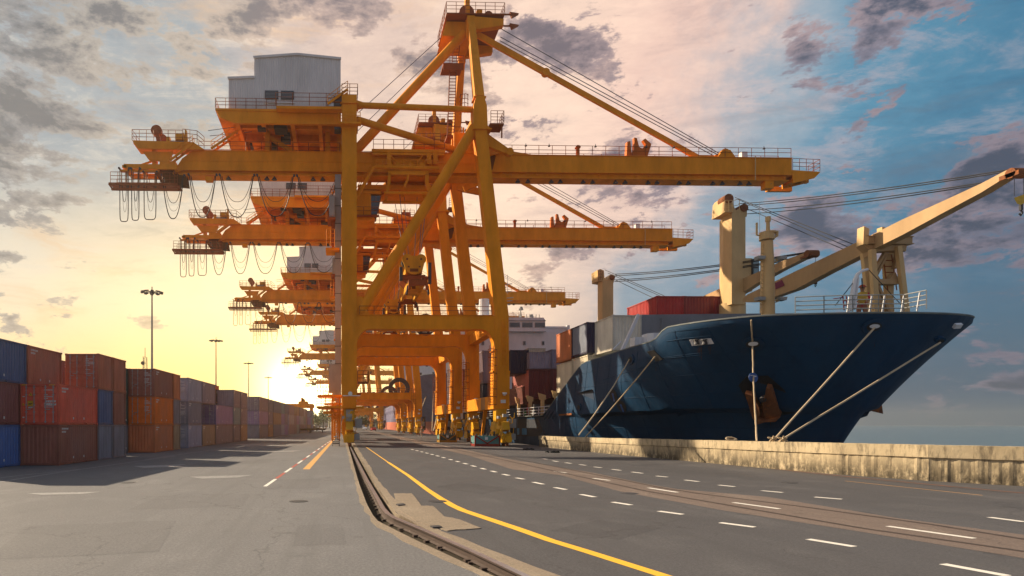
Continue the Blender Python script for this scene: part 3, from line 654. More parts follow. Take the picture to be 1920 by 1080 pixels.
                m_ = MB().cyl((X + .95, c + .3, 1.15), (0, 1, 0), .26, .9, 10).box(X + .5, X + 1.2, c - .35, c - .1, .8, 1.5).box(X + .7, X + 1.15, c + .1, c + .5, 1.4, 1.56)
                m_.build('drive_motor', M_grey if k < 0 else M_yel, bo, ORG)
            mm = MB().box(X - .7, X - .3, yb - 3.75, yb - 3.1, .5, 1.4).cyl((X, yb - 3.6, .9), (0, 1, 0), .26, .7, 12).cyl((X, yb - 4.0, .9), (0, 1, 0), .4, .16, 14)
            mm.box(X - .55, X + .55, yb - 3.2, yb - 3.0, .5, 1.5); mm.build('buffer', M_yel, bo, ORG)
            random.seed(int(X * 7) + fi)
            mm = MB()
            for k in range(11):
                mm.cbox((X + random.uniform(-1.0, 1.0), yb + random.uniform(-3.0, 1.5), random.uniform(1.3, 4.1)), (random.uniform(.15, .5), random.uniform(.2, .6), random.uniform(.2, .7)))
            for k in range(5):
                z = 1.2 + k * .6; xx = X + random.uniform(-.9, .7); mm.path([(xx, yb - 2.4, z), (xx + .2, yb - 2.6, z - .3), (xx + .5, yb - 2.4, z - .2), (xx + .6, yb - 2.2, z + .4)], .05, 5)
            mm.build('brake_gear', M_yel, bo, ORG)
            mm = MB().box(X + .75, X + 1.5, yb - 1.8, yb - 1.2, 2.2, 3.3).box(X - .9, X - .6, yb - 2.8, yb - 2.0, 3.3, 3.6).box(X - .35, X + .3, yb - 2.9, yb - 2.4, 3.5, 3.85)
            mm.build('junction_box', M_grey, bo, ORG)
            B(MB().box(X + 1.05, X + 1.85, y0 - .1, y0 + .05, 1.2, 4.6) if X > 5 else MB().box(X - .4, X + .45, yb - .86, yb - .74, 1.9, 4.4), 'wind_shield_plate', M_dkgrey if X > 5 else M_grey)
        B(MB().cyl((XW + .3, y0 - .3, 6.35), (0, 0, 1), .28, .22, 12).box(XW + .2, XW + .4, y0 - .35, y0, 6.1, 6.24), 'floodlight', M_lens)
        B(MB().cyl((XL + .1, y0 - .25, 6.3), (0, 1, 0), .26, .22, 12).box(XL - .8, XL + 1.3, y0 - .1, y0 + .1, 6.02, 6.12), 'floodlight', M_lens)
        # caged ladder on the waterside leg
        X = XW - 1.6; mb = MB().ladder((X + .45, y0 + .3, 4.6), (X + .45, y0 + .3, 12.2), .5, (1, 0, 0), .35)
        for k in range(8):
            z = 5 + k * .95; mb.path([(X + .05, y0 + .25, z), (X - .1, y0 - .3, z), (X + .4, y0 - .6, z), (X + .95, y0 - .3, z), (X + .85, y0 + .25, z)], .035, 4)
        for xx, yy in ((X - .1, y0 - .3), (X + .4, y0 - .6), (X + .95, y0 - .3)): mb.path([(xx, yy, 5), (xx, yy, 11.7)], .03, 4)
        B(mb, 'caged_ladder', M_redor)
        B(MB().ladder((XW + .35, y0 - .1, 9.5), (XW + .25, y0 - .1, zp - .5), .5, (1, 0, 0), .4), 'ladder', M_or)
        B(MB().box(XW - .1, XW + .5, y0 - .05, y0 + .01, 5.2, 5.6), 'notice_plate', M_wht)
        B(MB().box(XW - 1.08, XW + 1.03, y0 - .06, y1 + .06, 8.9, 9.1).box(XW - .95, XW + 1.0, y0 - .04, y1 + .04, 6.3, 9.0), 'leg_foot', M_or)
    # sill beams, along the rails
    B(MB().prismx([(YN1 - .1, 4.5), (YF0 + .1, 4.5), (YF0 + .1, 6.1), (YN1 - .1, 6.1)], XW - .95, XW + .95).box(XW - .98, XW + .98, YN0 + .05, YN1 - .1, 4.5, 6.1).box(XW - .98, XW + .98, YF0 + .1, YF1, 4.5, 6.1), 'sill_beam', M_or)
    B(MB().box(XW - .965, XW - .9, 78.3, 80.6, 4.52, 6.08), 'sill_panel', paint_once('faded_brown_panel', (.36, .16, .05)))
    B(MB().box(XL - .85, XL + .85, YN0 + .05, YF1, 4.5, 6.1), 'sill_beam', M_or)
    B(MB().beam((XW - .6, 79.5, 4.5), (XW - .6, 81.5, 1.0), .5, .25, .3, .25).beam((XL - .6, 79.5, 4.5), (XL - .6, 81.5, 1.0), .5, .25, .3, .25), 'stowage_pin_arm', M_or)
    # cross beams between the frames at the top and at portal height
    B(MB().box(XL - .7, XL + .7, YN1, YF0, 39.3, 41.0), 'cross_beam', M_or)
    B(MB().box(XH - .6, XH + .7, YN1, YF0, 38.6, 40.8), 'cross_beam', M_or)
    B(MB().box(XL - .6, XL + .6, YN1, YF0, zp - 1.5, zp - .1), 'cross_beam', M_or)
    B(MB().box(XW - .6, XW + .6, YN1, YF0, zp - 1.5, zp - .1), 'cross_beam', M_or)
    for X in (XL, XH):
        B(MB().tube((X, YN1, 39.6), (X, YC - 3.6, 37.4), .35, 10).tube((X, YF0, 39.6), (X, YC + 3.6, 37.4), .35, 10), 'hanger_brace', M_or, smooth=True)
    B(MB().box(XH - 2.4, XH + 1.6, 78.0, 78.5, 37.2, 39.9).box(XH - 2.4, XH + 1.6, 79.6, 80.1, 37.2, 39.9), 'girder_hanger', M_or)
    B(MB().box(XL - .6, XL + .8, 78.05, 78.45, 37.2, 39.5).box(XL - .6, XL + .8, 79.65, 80.05, 37.2, 39.5), 'girder_hanger', M_or)
    # --- girders
    xe = -19.9; xh = 18.6; xb = 58.4
    for y0, y1 in ((78.0, 79.8),):
        mb = MB().prism([(xe - 1.4, 34.3), (xe, 34.75), (xh, 34.75), (xh, GT), (xe + 1.2, GT), (xe - .2, 36.2)], y0, y1).prism([(xe - .6, GF), (xh, GF), (xh, 34.75), (xe - 1.2, 34.75)], y0 + .3, y1 - .3)
        mb.box(xe + .5, xh, y0 - .12, y1 + .12, GT, GT + .06).box(xe, xh, y0 - .1, y1 + .1, 34.7, 34.76).box(xe, xh, y0 - .06, y0, 35.9, 35.96)
        mb.box(xe, xh, y0 - .1, y1 + .1, GF - .08, GF)
        for k in range(9): x = xe + 2 + k * 4.4; mb.box(x, x + .05, y0 - .015, y1 + .015, 34.78, GT - .02)
        B(mb, 'girder', M_or)
        mb = MB().box(xh + .35, xb, y0, y1, 34.95, GT - .1).box(xh + .35, xb - .6, y0 + .3, y1 - .3, GF, 34.95).box(xh + .35, xb - .4, y0 - .1, y1 + .1, GF - .08, GF).box(xh + .35, xb, y0 - .12, y1 + .12, GT - .1, GT - .04)
        mb.box(xh + .35, xb, y0 - .1, y1 + .1, 34.9, 34.96)
        for k in range(24): x = xh + 1.6 + k * 1.62; mb.box(x, x + .12, y0 + .1, y0 + .3, GF + .35, GF + .5)
        mb.prism([(xh + .35, GT - .05), (xh + 6.5, GT - .05), (xh + .35, GT + .9)], y0 + .1, y1 - .1)
        B(mb, 'boom', M_or)
        B(MB().prism([(xh - .9, 36.9), (xh + .1, 37.6), (xh + 1.1, 36.9), (xh + .7, 35.2), (xh - .2, 34.6), (xh - .5, 35.6)], y0 - .2, y1 + .2), 'hinge_plate', M_dkor)


    # boom top: railing, sheaves, bracket
    B(MB().rail([(xh + 1.5, 77.9, GT), (58.2, 77.9, GT)], 1.15, 1.75, .036), 'railing', M_redor)
    B(MB().rail([(xh + 1.5, 80.2, GT), (58.2, 80.2, GT)], 1.15, 2.4, .036), 'railing', M_redor)
    B(MB().rail([(-18, 77.9, GT + .06), (-.2, 77.9, GT + .06)], 1.1, 2.0, .036), 'railing', M_redor)
    B(MB().rail([(-18, 80.2, GT + .06), (16, 80.2, GT + .06)], 1.1, 2.4, .036), 'railing', M_redor)
    for x in (20.2, 23.6, 26.6, 32.6, 39.2, 42.8, 54.6): B(MB().path([(x, 77.85, GT + 1.15), (x, 77.85, GT + 1.35)], .04, 4).cyl((x, 77.85, GT + 1.1), (0, 0, 1), .16, .2, 8, .06), 'walkway_lamp', M_dkgrey)
    B(MB().box(30.3, 30.65, 78.1, 78.5, GT, GT + 1.35).box(30.2, 30.75, 78.0, 78.6, GT + 1.0, GT + 1.2), 'stop_post', M_orb)
    B(MB().prism([(37.3, GT), (39.5, GT), (40.0, GT + 1.6), (39.2, GT + 2.3), (38.9, GT + 2.1), (39.3, GT + 1.5), (38.8, GT + 1.0), (38.4, GT + 1.2), (38.1, GT + 2.35), (37.75, GT + 2.4), (37.8, GT + 1.0)], 78.1, 78.6), 'latch_bracket', M_orb)
    B(MB().prism([(36.8, GT), (37.5, GT), (37.3, GT + 2.0), (36.9, GT + 1.9)], 78.2, 78.8), 'latch_bracket', M_orb)
    B(MB().cyl((49.7, 78.3, GT + .5), (0, 1, 0), .62, .5, 16).prism([(48.6, GT - .04), (51, GT - .04), (50.3, GT + .9), (49.4, GT + 1.0)], 78.0, 78.12).cyl((49.7, 79.8, GT + .5), (0, 1, 0), .62, .5, 16), 'boom_sheave', M_or, smooth=False)
    B(MB().box(52.0, 52.75, 78.3, 79.0, GT - .04, GT + .85), 'control_cabinet', M_shipwhite)
    B(MB().tube((53.4, 77.75, GT), (53.4, 77.75, GF - .1), .06, 6), 'drain_pipe', M_cream)
    B(MB().prism([(58.4, 35.6), (62.2, 35.4), (61.4, 34.6), (58.6, 33.9)], 78.0, 78.2).prism([(58.4, 35.6), (62.2, 35.4), (61.4, 34.6), (58.6, 33.9)], 79.9, 80.1).box(58.4, 62.1, 78.2, 79.9, 35.3, 35.45).box(58.4, 61.8, 79.5, 80, 34.6, 35.2).box(58.4, 61.8, 82.5, 83, 34.6, 35.2).box(58.9, 59.5, 78.2, 79.9, 34.3, 34.8).box(60.2, 60.8, 78.2, 79.9, 34.6, 35.1), 'tip_platform', M_or)
    B(MB().rail([(58.5, 78, 35.6), (62.1, 78, 35.5), (62.1, 80, 35.5)], 1.5, .9, mid=2), 'railing', M_redor)
    B(MB().box(54.9, 56.0, 78.0, 78.9, 33.2, GF - .08), 'boom_foot', M_or)
    # floodlights under the girders
    for px in (428, 500, 514, 587, 605): 
        x = W(px, 330, 78).x; B(MB().path([(x, 78.3, GF - .08), (x, 78.3, GF - .2)], .05, 5).cyl((x, 78.3, GF - .33), (0, 0, 1), .36, .34, 10, .1), 'floodlight', M_dkgrey)
    for px in (972, 991, 1035, 1052, 1095, 1113, 1156, 1174, 1217, 1234, 1276, 1293, 1339, 1357, 1390, 1407, 1446):
        x = W(px, 335, 78).x; B(MB().path([(x, 78.3, GF - .08), (x, 78.3, GF - .2)], .05, 5).cyl((x, 78.3, GF - .33), (0, 0, 1), .34, .34, 10, .1), 'floodlight', M_dkgrey)
    # --- apex
    zt = 53.6
    B(MB().prism([(XH - 3.6, zt + .1), (XH - 3.0, zt + 2.0), (XH + .4, zt + 2.0), (XH + .4, zt + .1)], 80.3, 84.7), 'apex_frame', M_or)
    for y0 in (79.2, 85.0): B(MB().prism([(XH + .5, zt + .3), (XH + .5, zt + 2.0), (XH + 4.3, zt + 1.75), (XH + 4.3, zt + .9)], y0, y0 + .8).box(XH - .45, XH + .5, y0 - .1, y0 + .9, zt - .6, zt + 2.05), 'apex_arm', M_or)
    B(MB().box(XH - 3.2, XH + 4.4, 79, 86, zt + 2.15, zt + 2.3), 'apex_platform', M_redor)
    B(MB().rail([(XH - 3.2, 79, zt + 2.3), (XH + 4.4, 79, zt + 2.3), (XH + 4.4, 86, zt + 2.3), (XH - 3.2, 86, zt + 2.3), (XH - 3.2, 79, zt + 2.3)], 1.4, 1.3, mid=2), 'railing', M_redor)
    B(MB().cyl((XH - .3, 80.5, zt + 3.2), (0, 1, 0), 1.0, .5, 18).cyl((XH + 1.2, 81.5, zt + 3), (0, 1, 0), .7, .5, 16).cyl((XH + 2.6, 80.5, zt + 2.9), (0, 1, 0), .6, .4, 14), 'apex_sheave', M_redor)
    B(MB().box(XH - .5, XH + .1, 80.2, 81, zt + 2, zt + 5.4).box(XH + 1.0, XH + 1.7, 80, 81, zt + 2.3, zt + 3.5), 'apex_post', M_or)
    for z in (zt + 2.4, zt + .9): B(MB().box(XH + 4.4, XH + 5.6, 79.6, 79.75, z + .15, z + .3).prism([(XH + 5.5, z - .2), (XH + 6.4, z + .3), (XH + 5.2, z + .5)], 79.5, 79.9), 'rope_guide_arm', M_redor)
    # stays
    B(MB().beam((XH - .6, 80.6, zt + .6), (1.6, 79.0, 37.3), 1.0, 1.0, up=(0, 1, 0)) if False else MB().tube((XH - .6, 80.6, zt + .6), (1.4, 78.9, 37.3), .6, 14), 'backstay', M_or, smooth=True)

    for y0, y1 in ((80.2, 78.9),):
        p = Vector((XH + 1.0, y0, zt + .3)); q = Vector((46.8, y1, GT + .1)); c = p.lerp(q, .31)
        B(MB().beam(p, c, .32, .75).beam(c, q, .32, .62).cyl(c, (0, 1, 0), .5, .6, 12).box(46.2, 48.6, y1 - .2, y1 + .2, GT - .04, GT + .5), 'forestay', M_or)
        for k, (dz, ex) in enumerate(((1.1, 49.9), (.2, 49.4), (-.1, 48.6))):
            B(MB().tube((XH + 4.2, y0 + .3 * k, zt + dz), (ex, y1 + .2, GT + .7), .05, 5), 'hoist_rope', M_wire)
    for k in range(2): B(MB().tube((XH - 3.4, 80.8 + k * 3, zt + .4 - k * .35), (2.2, 77.6 + k * 4, 42.1 - .4 * k), .045, 5), 'hoist_rope', M_wire)
    B(MB().tube((-16.9, 78.3, 39.9), (-12, 78.3, 40.6), .04, 4).tube((-16.9, 79.3, 39.7), (-11.5, 79.3, 40.3), .04, 4), 'hoist_rope', M_wire)
    # access ladders up the mast
    mb = MB(); X = XH - 2.0
    mb.box(X - 1.3, X + 1.4, 81, 83.5, 50.3, 50.5).box(X - 1.3, X + 1.4, 80.9, 81, 49.6, 50.5)
    mb.rail([(X - 1.3, 81, 50.5), (X + 1.4, 81, 50.5)], 1.1, .8, mid=2)
    B(mb, 'mast_landing', M_redor)
    B(MB().ladder((X - .1, 82, 41.0), (X + .2, 82, 50.3), .9, (1, 0, 0), .42, .07).ladder((X + .4, 82, 50.5), (X + .9, 82, zt + 2), .8, (1, 0, 0), .42, .05), 'mast_ladder', M_redor)
    mb = MB().box(X - .8, X + 1.2, 81, 83, 40.8, 41.0); mb.rail([(X - .8, 81, 41.0), (X + 1.2, 81, 41.0)], 1.1, .8)
    B(mb, 'mast_landing', M_redor)
    B(MB().stair((X - 1.0, 80.5, 37.4), (X + 1.0, 80.5, 40.8), 1.0).path([(X + 1.4, 81, 37.4), (X + 1.4, 81, 42)], .12, 5).beam((X - 2.6, 81, 40.2), (X - 2.6, 81, 37.3), .5, .5).box(X - 5.4, X - 1.8, 80, 83.5, 39.0, 39.6), 'mast_stair', M_or)
    mb = MB().rail([(X - 5.4, 80, 39.6), (X - 1.8, 80, 39.6)], 1.1, 1.0, mid=2)
    for k in range(3): mb.path([(X - 3.6 + k * .6, 81, 39.6), (X - 3.6 + k * .6, 81, 41.4)], .03, 4)
    mb.box(X - 4.0, X - 2.4, 80.6, 82, 39.6, 40.5)
    B(mb, 'winch_platform', M_redor)
    mb = MB()
    for k in range(5):
        z = 42.6 + k * .55 - 1.0; mb.path([(XH - 1.9, 77, z), (XH - 1.9, 76.2, z), (XH - 1.3, 76, z), (XH - .9, 76.3, z)], .04, 4)
    for dx in (0, .5, .9): mb.path([(XH - 1.9 + dx, 76.2, 41.5), (XH - 1.9 + dx, 76.2, 43.9)], .04, 4)
    B(mb, 'ladder_cage', M_redor)
    # --- machinery house
    hx0, hx1, hxl = W(477, 200, 75.5).x, W(638, 200, 75.5).x, W(429, 200, 75.5).x
    zz = lambda py: EYE + (796 - py) / 1150 * 75.3
    FZ = 41.1; hy0, hy1 = 75.4, 88.6
    poly = [(hxl, FZ), (hx1, FZ), (hx1, zz(111)), ((hx0 + hx1) / 2, zz(104)), (hx0, zz(111)), (hx0, zz(148)), (hxl, zz(150.5))]
    house = B(MB().prism(poly, hy0, hy1), 'machinery_house', M_white)
    mb = MB()
    def ztop(x):
        xm = (hx0 + hx1) / 2
        if x < hx0: return zz(150.5) - .08
        return zz(104) + (zz(111) - zz(104)) * abs(x - xm) / (hx1 - xm) - .1
    x = hxl + .15
    while x < hx1 - .1:
        mb.prismz([(x, hy0 - .05), (x + .09, hy0 - .05), (x + .13, hy0 - .002), (x - .04, hy0 - .002)], FZ + .1, ztop(x)); x += .29
    mb.build('wall_cladding', M_white, house, ORG)
    mb = MB().beam((hx0 - .1, hy0 - .1, zz(111) + .05), ((hx0 + hx1) / 2, hy0 - .1, zz(104) + .05), .2, .26).beam(((hx0 + hx1) / 2, hy0 - .1, zz(104) + .05), (hx1 + .1, hy0 - .1, zz(111) + .05), .2, .26).beam((hxl - .1, hy0 - .1, zz(150.5) + .05), (hx0, hy0 - .1, zz(148) + .05), .2, .26)
    mb.cyl(((hx0 + hx1) / 2, hy0 + 2, zz(104) + .15), (0, 0, 1), .5, .3, 12).box(hx1 - .05, hx1 + .05, hy0 - .08, hy0 + .06, FZ, zz(112))
    mb.build('roof_trim', M_white, house, ORG)
    for a, b in ((497, 522), (527, 551)):
        xa, xb2 = W(a, 180, hy0).x, W(b, 180, hy0).x; z0, z1 = zz(188), zz(172)
        w = MB().box(xa, xb2, hy0 - .14, hy0 - .06, z0, z1).build('window', M_dkgrey, house, ORG)
        mm = MB().box(xa + .08, xb2 - .08, hy0 - .17, hy0 - .145, z0 + .08, z1 - .08).build('pane', M_glass, house, ORG)
        mb = MB()
        for k in range(5): z = z0 + .12 + k * (z1 - z0 - .2) / 5; mb.box(xa + .08, xb2 - .08, hy0 - .2, hy0 - .175, z, z + .035)
        mb.build('louvre', M_grey, house, ORG)
        MB().box(xa - .1, xb2 + .1, hy0 - .2, hy0 - .06, z0 - .5, z0 - .35).build('sill', M_white, house, ORG)
    # house deck and the framework below it
    x0, x1 = W(404, 205, 75.0).x, XL - 1.0
    dk = B(MB().box(x0, x1, 74.9, 89.2, 40.75, 41.02).box(x0 + 7.5, x0 + 15.6, 73.9, 74.9, 40.6, 40.9), 'deck', M_or)
    MB().prism([(x0 + .1, 40.75), (x1, 40.75), (x1, 39.3), (x0 + 2.3, 39.3), (x0 + .5, 40.0)], 75.0, 75.4).build('fascia', M_or, dk, ORG)
    MB().prism([(x0 + .1, 40.75), (x1, 40.75), (x1, 39.3), (x0 + 2.3, 39.3), (x0 + .5, 40.0)], 88.7, 89.1).build('fascia', M_or, dk, ORG)
    mb = MB()
    for k, x in enumerate((x0 + 2.2, x0 + 5.4, x0 + 9.0, x0 + 12.4)): mb.box(x, x + .5, 75.4, 88.7, 39.6, 40.75)
    for y in (77.6, 81, 84.4): mb.box(x0 + 1.8, x1, y, y + .3, 39.9, 40.75)
    mb.build('floor_beam', M_or, dk, ORG)
    mb = MB(); random.seed(4)
    for k in range(9): xx = x0 + 3 + random.random() * 10; yy = 76 + random.random() * 10; mb.cbox((xx, yy, 39.6), (random.uniform(.6, 1.6), random.uniform(.6, 2), random.uniform(.4, 1)))
    mb.build('floor_opening', M_dkgrey, dk, ORG)
    mb = MB()
    for x in (x0 + 5.6, x1 - .5): mb.box(x, x + .6, 78.2, 79, GT + .06, 39.9).box(x, x + .6, 79.1, 79.9, GT + .06, 39.9)
    mb.beam((x0 + 5.5, 78.6, 39.6), (x0 + 9.4, 78.6, GT + .1), .4, .5).box(x1 - 2.0, x1 - 1.4, 78.2, 79, GT + .06, 39.9)
    for k in range(4): mb.box(x0 + 3.8 + k * .4, x0 + 5.6, 79.5 + k, 84.5, 38.9 - k * .55, 39.2 - k * .55)
    mb.build('support_post', M_or, dk, ORG)
    B(MB().rail([(x0, 74.9, 41.02), (x0 + 7.4, 74.9, 41.02)], 1.25, 1.3, mid=2), 'railing', M_redor)
    B(MB().rail([(x0 + 7.4, 73.95, 41.0), (x0 + 15.5, 73.95, 41.0)], 1.5, 2.0, mid=2), 'railing', M_redor)
    B(MB().rail([(x0, 74.9, 41.02), (x0, 89, 41.02), (x1, 89, 41.02)], 1.25, 1.8, mid=2), 'railing', M_redor)
    B(MB().stair((x1 - 1.6, 73.9, 41.2), (XL - .2, 73.9, 43.0), .9).box(x0 + 15.6, x1, 73.9, 74.9, 40.8, 41.0), 'house_stair', M_or)
    B(MB().rail([(x0 + 15.6, 73.95, 41.0), (x1 - 1.6, 73.95, 41.0)], 1.3, 1.5, mid=2), 'railing', M_redor)
    B(MB().box(XL - 1.9, XL - .92, 74, 75.2, 41.0, 42.2).box(XL - 1.8, XL - 1.0, 74, 75.2, 38.2, 38.5), 'electric_cabinet', M_dkgrey)
    B(MB().box(x0 + 13.4, x0 + 14.4, 74.0, 74.6, 41.0, 41.6), 'air_conditioner', M_shipwhite)
    B(MB().stair((W(397, 284, 78).x, 77.6, 37.3), (W(462, 240, 78).x, 77.6, 40.3), .9), 'girder_stair', M_or)
    # --- landside tail
    tx = lambda px: W(px, 300, 78).x
    tz = lambda py: EYE + (796 - py) / 1150 * 77.6
    B(MB().prism([(tx(251), tz(270)), (tx(365), tz(272)), (tx(385), tz(285)), (tx(262), tz(285))], 77.3, 77.6).box(tx(252), tx(350), 77.6, 80.6, tz(274), tz(270)).prism([(tx(268), tz(287)), (tx(325), tz(287)), (tx(318), tz(305)), (tx(280), tz(303))], 77.8, 78.1).box(tx(285), tx(292), 78, 79, tz(312), tz(275)).box(tx(300), tx(330), 77.8, 79, tz(312), tz(305)), 'tail_platform', M_or)
    B(MB().rail([(tx(251), 77.3, tz(270)), (tx(345), 77.3, tz(270))], 1.35, .95, mid=2).rail([(tx(251), 77.3, tz(270)), (tx(251), 80.5, tz(270)), (tx(345), 80.5, tz(270))], 1.35, 1.3, mid=2).rail([(tx(345), 77.3, tz(270)), (tx(372), 77.3, tz(273)), (tx(385), 77.3, tz(284))], 1.5, .8, mid=2), 'railing', M_redor)
    B(MB().cyl((tx(293), 78.2, tz(246)), (0, 1, 0), .68, .5, 18).beam((tx(298), 78.2, tz(268)), (tx(293), 78.2, tz(246)), .5, .8, .4, .7, up=(0, 1, 0)).cyl((tx(293), 80.6, tz(246)), (0, 1, 0), .68, .5, 18), 'tail_sheave', M_redor)
    B(MB().box(tx(328), tx(345), 78, 79.5, tz(262), tz(251)).box(tx(311), tx(317), 78.2, 79, tz(268), tz(256)).prism([(tx(345), tz(268)), (tx(351), tz(268)), (tx(349), tz(244)), (tx(346), tz(241))], 78.2, 78.6), 'winch_cabinet', M_yel)
    B(MB().cyl(((tx(318) + tx(345)) / 2, 78.6, tz(265)), (1, 0, 0), .28, 2.4, 10), 'winch_motor', M_grey)
    B(MB().stair((tx(322), 77.2, tz(307)), (tx(364), 77.2, tz(275)), .8), 'tail_stair', M_or)
    B(MB().beam((tx(260), 78, tz(313)), (tx(285), 78, tz(304)), .2, .2).box(tx(235), tx(335), 77.4, 77.7, tz(322), tz(313)).box(tx(235), tx(335), 80.3, 80.6, tz(322), tz(313)).box(tx(229), tx(300), 77.3, 77.8, tz(327), tz(324)).box(tx(232), tx(240), 77.4, 80.6, tz(320), tz(315)).box(tx(262), tx(268), 77.7, 80.3, tz(320), tz(315)).box(tx(290), tx(298), 77.7, 80.3, tz(320), tz(315)), 'festoon_beam', M_or)
    B(MB().prism([(tx(282), tz(312)), (tx(345), tz(312)), (tx(350), tz(345)), (tx(300), tz(341))], 78.4, 79.4).prism([(tx(282), tz(312)), (tx(345), tz(312)), (tx(350), tz(345)), (tx(300), tz(341))], 78.7, 79.7), 'girder_end', M_dkor)
    B(MB().box(tx(209), tx(336), 77.0, 77.3, tz(354), tz(350)).box(tx(214), tx(340), 77.0, 77.3, tz(363.5), tz(360)).beam((tx(209), 77.15, tz(352)), (tx(217), 77.15, tz(363)), .2, .2).box(tx(211), tx(338), 77.3, 79.2, tz(353), tz(351)), 'maintenance_platform', M_redor)
    mb = MB().rail([(tx(212), 77.1, tz(350)), (tx(336), 77.1, tz(350))], 1.35, .95, mid=2).rail([(tx(212), 79.3, tz(350)), (tx(336), 79.3, tz(350))], 1.35, 1.4, mid=2)
    for px in (231, 240, 262, 296, 330): mb.path([(tx(px), 77.4, tz(352)), (tx(px), 77.4, tz(325))], .07, 4)
    B(mb, 'railing', M_redor)
    B(MB().box(tx(386), tx(399), 77.7, 78.4, tz(341), tz(333)), 'rope_anchor', M_or)
    # festoon: hanging cable loops
    loops = [(229, 244.5, 421, 324), (251, 264.5, 418.5, 324), (274, 296, 417, 330), (308, 347, 415, 336), (358, 407, 412, 334), (415.5, 477, 411, 334), (485, 551, 409, 334), (559, 632, 407, 334)]
    for i, (a, b, yb, yt) in enumerate(loops):
        xa, xb_ = tx(a), tx(b); z0 = tz(yt); zb = tz(yb)
        for k, (dp, r, in_, yy) in enumerate(((1.0, .06, 0, 77.2), (.62, .035, .16, 77.35), (.80, .02, .1, 77.5))):
            pts = []
            for j in range(17):
                u = j / 16; q = abs(2 * u - 1); pts.append((xa + in_ + (xb_ - xa - 2 * in_) * u, yy, z0 - (z0 - zb) * dp * (1 - q ** 2.6)))
            if k == 0 and a < 300: pts = [(xa + (xb_ - xa) * (.5 + .5 * (1 if j >= 8 else -1) * (1 - (1 - abs(2 * j / 16 - 1)) ** 5)), yy, z0 - (z0 - zb) * (1 - abs(2 * j / 16 - 1) ** 3)) for j in range(17)]
            B(MB().path(pts, r, 6), 'festoon_cable', M_cable, smooth=True)
        B(MB().cyl((xa - .1, 77.3, z0 + .12), (0, 1, 0), .14, .3, 8).cyl((xb_ + .1, 77.3, z0 + .12), (0, 1, 0), .14, .3, 8), 'cable_trolley', M_dkgrey)
    # --- lift shaft, cage, lower landing
    B(MB().box(XL - 1.75, XL - 1.0, 77.0, 78.6, 7.0, 34.0), 'lift_shaft', M_grey)
    mb = MB()
    for k in range(12): z = 8 + k * 2.2; mb.box(XL - 1.79, XL - .98, 76.96, 78.64, z, z + .07)
    B(mb, 'shaft_joint', M_dkgrey)
    B(MB().box(XL - 2.5, XL - 1.76, 76.6, 78.4, 28.4, 31.2).box(XL - 2.45, XL - 1.8, 76.5, 76.6, 28.6, 31.0), 'lift_cage', M_grey)
    B(MB().box(XL - 2.7, XL - 1.7, 76, 79, 28.1, 28.3).box(XL - 2.2, XL - 1.78, 77, 78.4, 25.0, 28.1), 'lift_landing', M_redor)
    B(MB().rail([(XL - 2.8, 76, 24.6), (XL - 1.8, 76, 24.6)], 2.2, .5, mid=3).box(XL - 2.9, XL - 1.2, 76, 78.5, 24.2, 24.5), 'lift_landing', M_or)
    B(MB().box(XL - 2.5, XL - 1.76, 76.9, 78.6, 6.6, 10.2).box(XL - 2.48, XL - 1.0, 76.85, 76.9, 6.9, 10.0), 'lift_motor_box', M_grey)
    mb = MB().box(XL - 3.9, XL - .9, 75.4, 79, 6.0, 6.25).box(XL - 3.95, XL + 1.8, 73.4, 75.4, 4.6, 4.8).box(XL - 3.9, XL - 1.0, 75.4, 79, 4.55, 4.7).box(XL - 3.2, XL - 1.8, 73.5, 75.4, 3.9, 4.0)
    for X, Y in ((XL - 2.1, 75.6), (XL - 1.2, 75.6), (XL - 2.1, 78.5)): mb.box(X - .09, X + .09, Y - .09, Y + .09, .6, 6.0)
    B(mb, 'access_platform', M_or)
    B(MB().rail([(XL - 3.9, 75.4, 6.25), (XL - 2.5, 75.4, 6.25)], 1.9, .4, mid=3).rail([(XL - 3.9, 73.5, 4.8), (XL - 1.8, 73.5, 4.8)], 1.2, .6, mid=3), 'railing', M_or)
    B(MB().ladder((XL - 1.65, 75.3, .7), (XL - 1.65, 75.3, 5.9), .5, (1, 0, 0), .3, .05), 'ladder', M_or)
    B(MB().box(XL - 2.0, XL - 1.2, 73.6, 74.6, .55, .62).box(XL - 2.0, XL - 1.2, 73.6, 74.6, .25, .32).rail([(XL - 2.0, 73.6, .0), (XL - 1.2, 73.6, 0)], .8, .8), 'step_stand', M_dkgrey)
    B(MB().box(XL + 1.0, XL + 2.3, 73.5, 75.4, 7.6, 7.75).rail([(XL + 1.0, 73.5, 7.75), (XL + 2.3, 73.5, 7.75), (XL + 2.3, 75.4, 7.75)], 1.3, .6, mid=2), 'leg_landing', M_redor)
    B(MB().rail([(XL - 1.3, 73.2, 38.7), (XL + 1.3, 73.2, 38.7)], 1.2, .9, mid=2).box(XL - 1.4, XL + 1.4, 73.1, 73.8, 38.5, 38.7), 'leg_landing', M_or)
    # cable reel on the portal
    rc = Vector((XW - 7.0, YF0 + .4, zp + 1.5)) if not lowleg else Vector((XW - 3.4, YF0 - .5, zp + 2.0)); rr = 1.6 if not lowleg else 3.0
    mb = MB(); n = 28
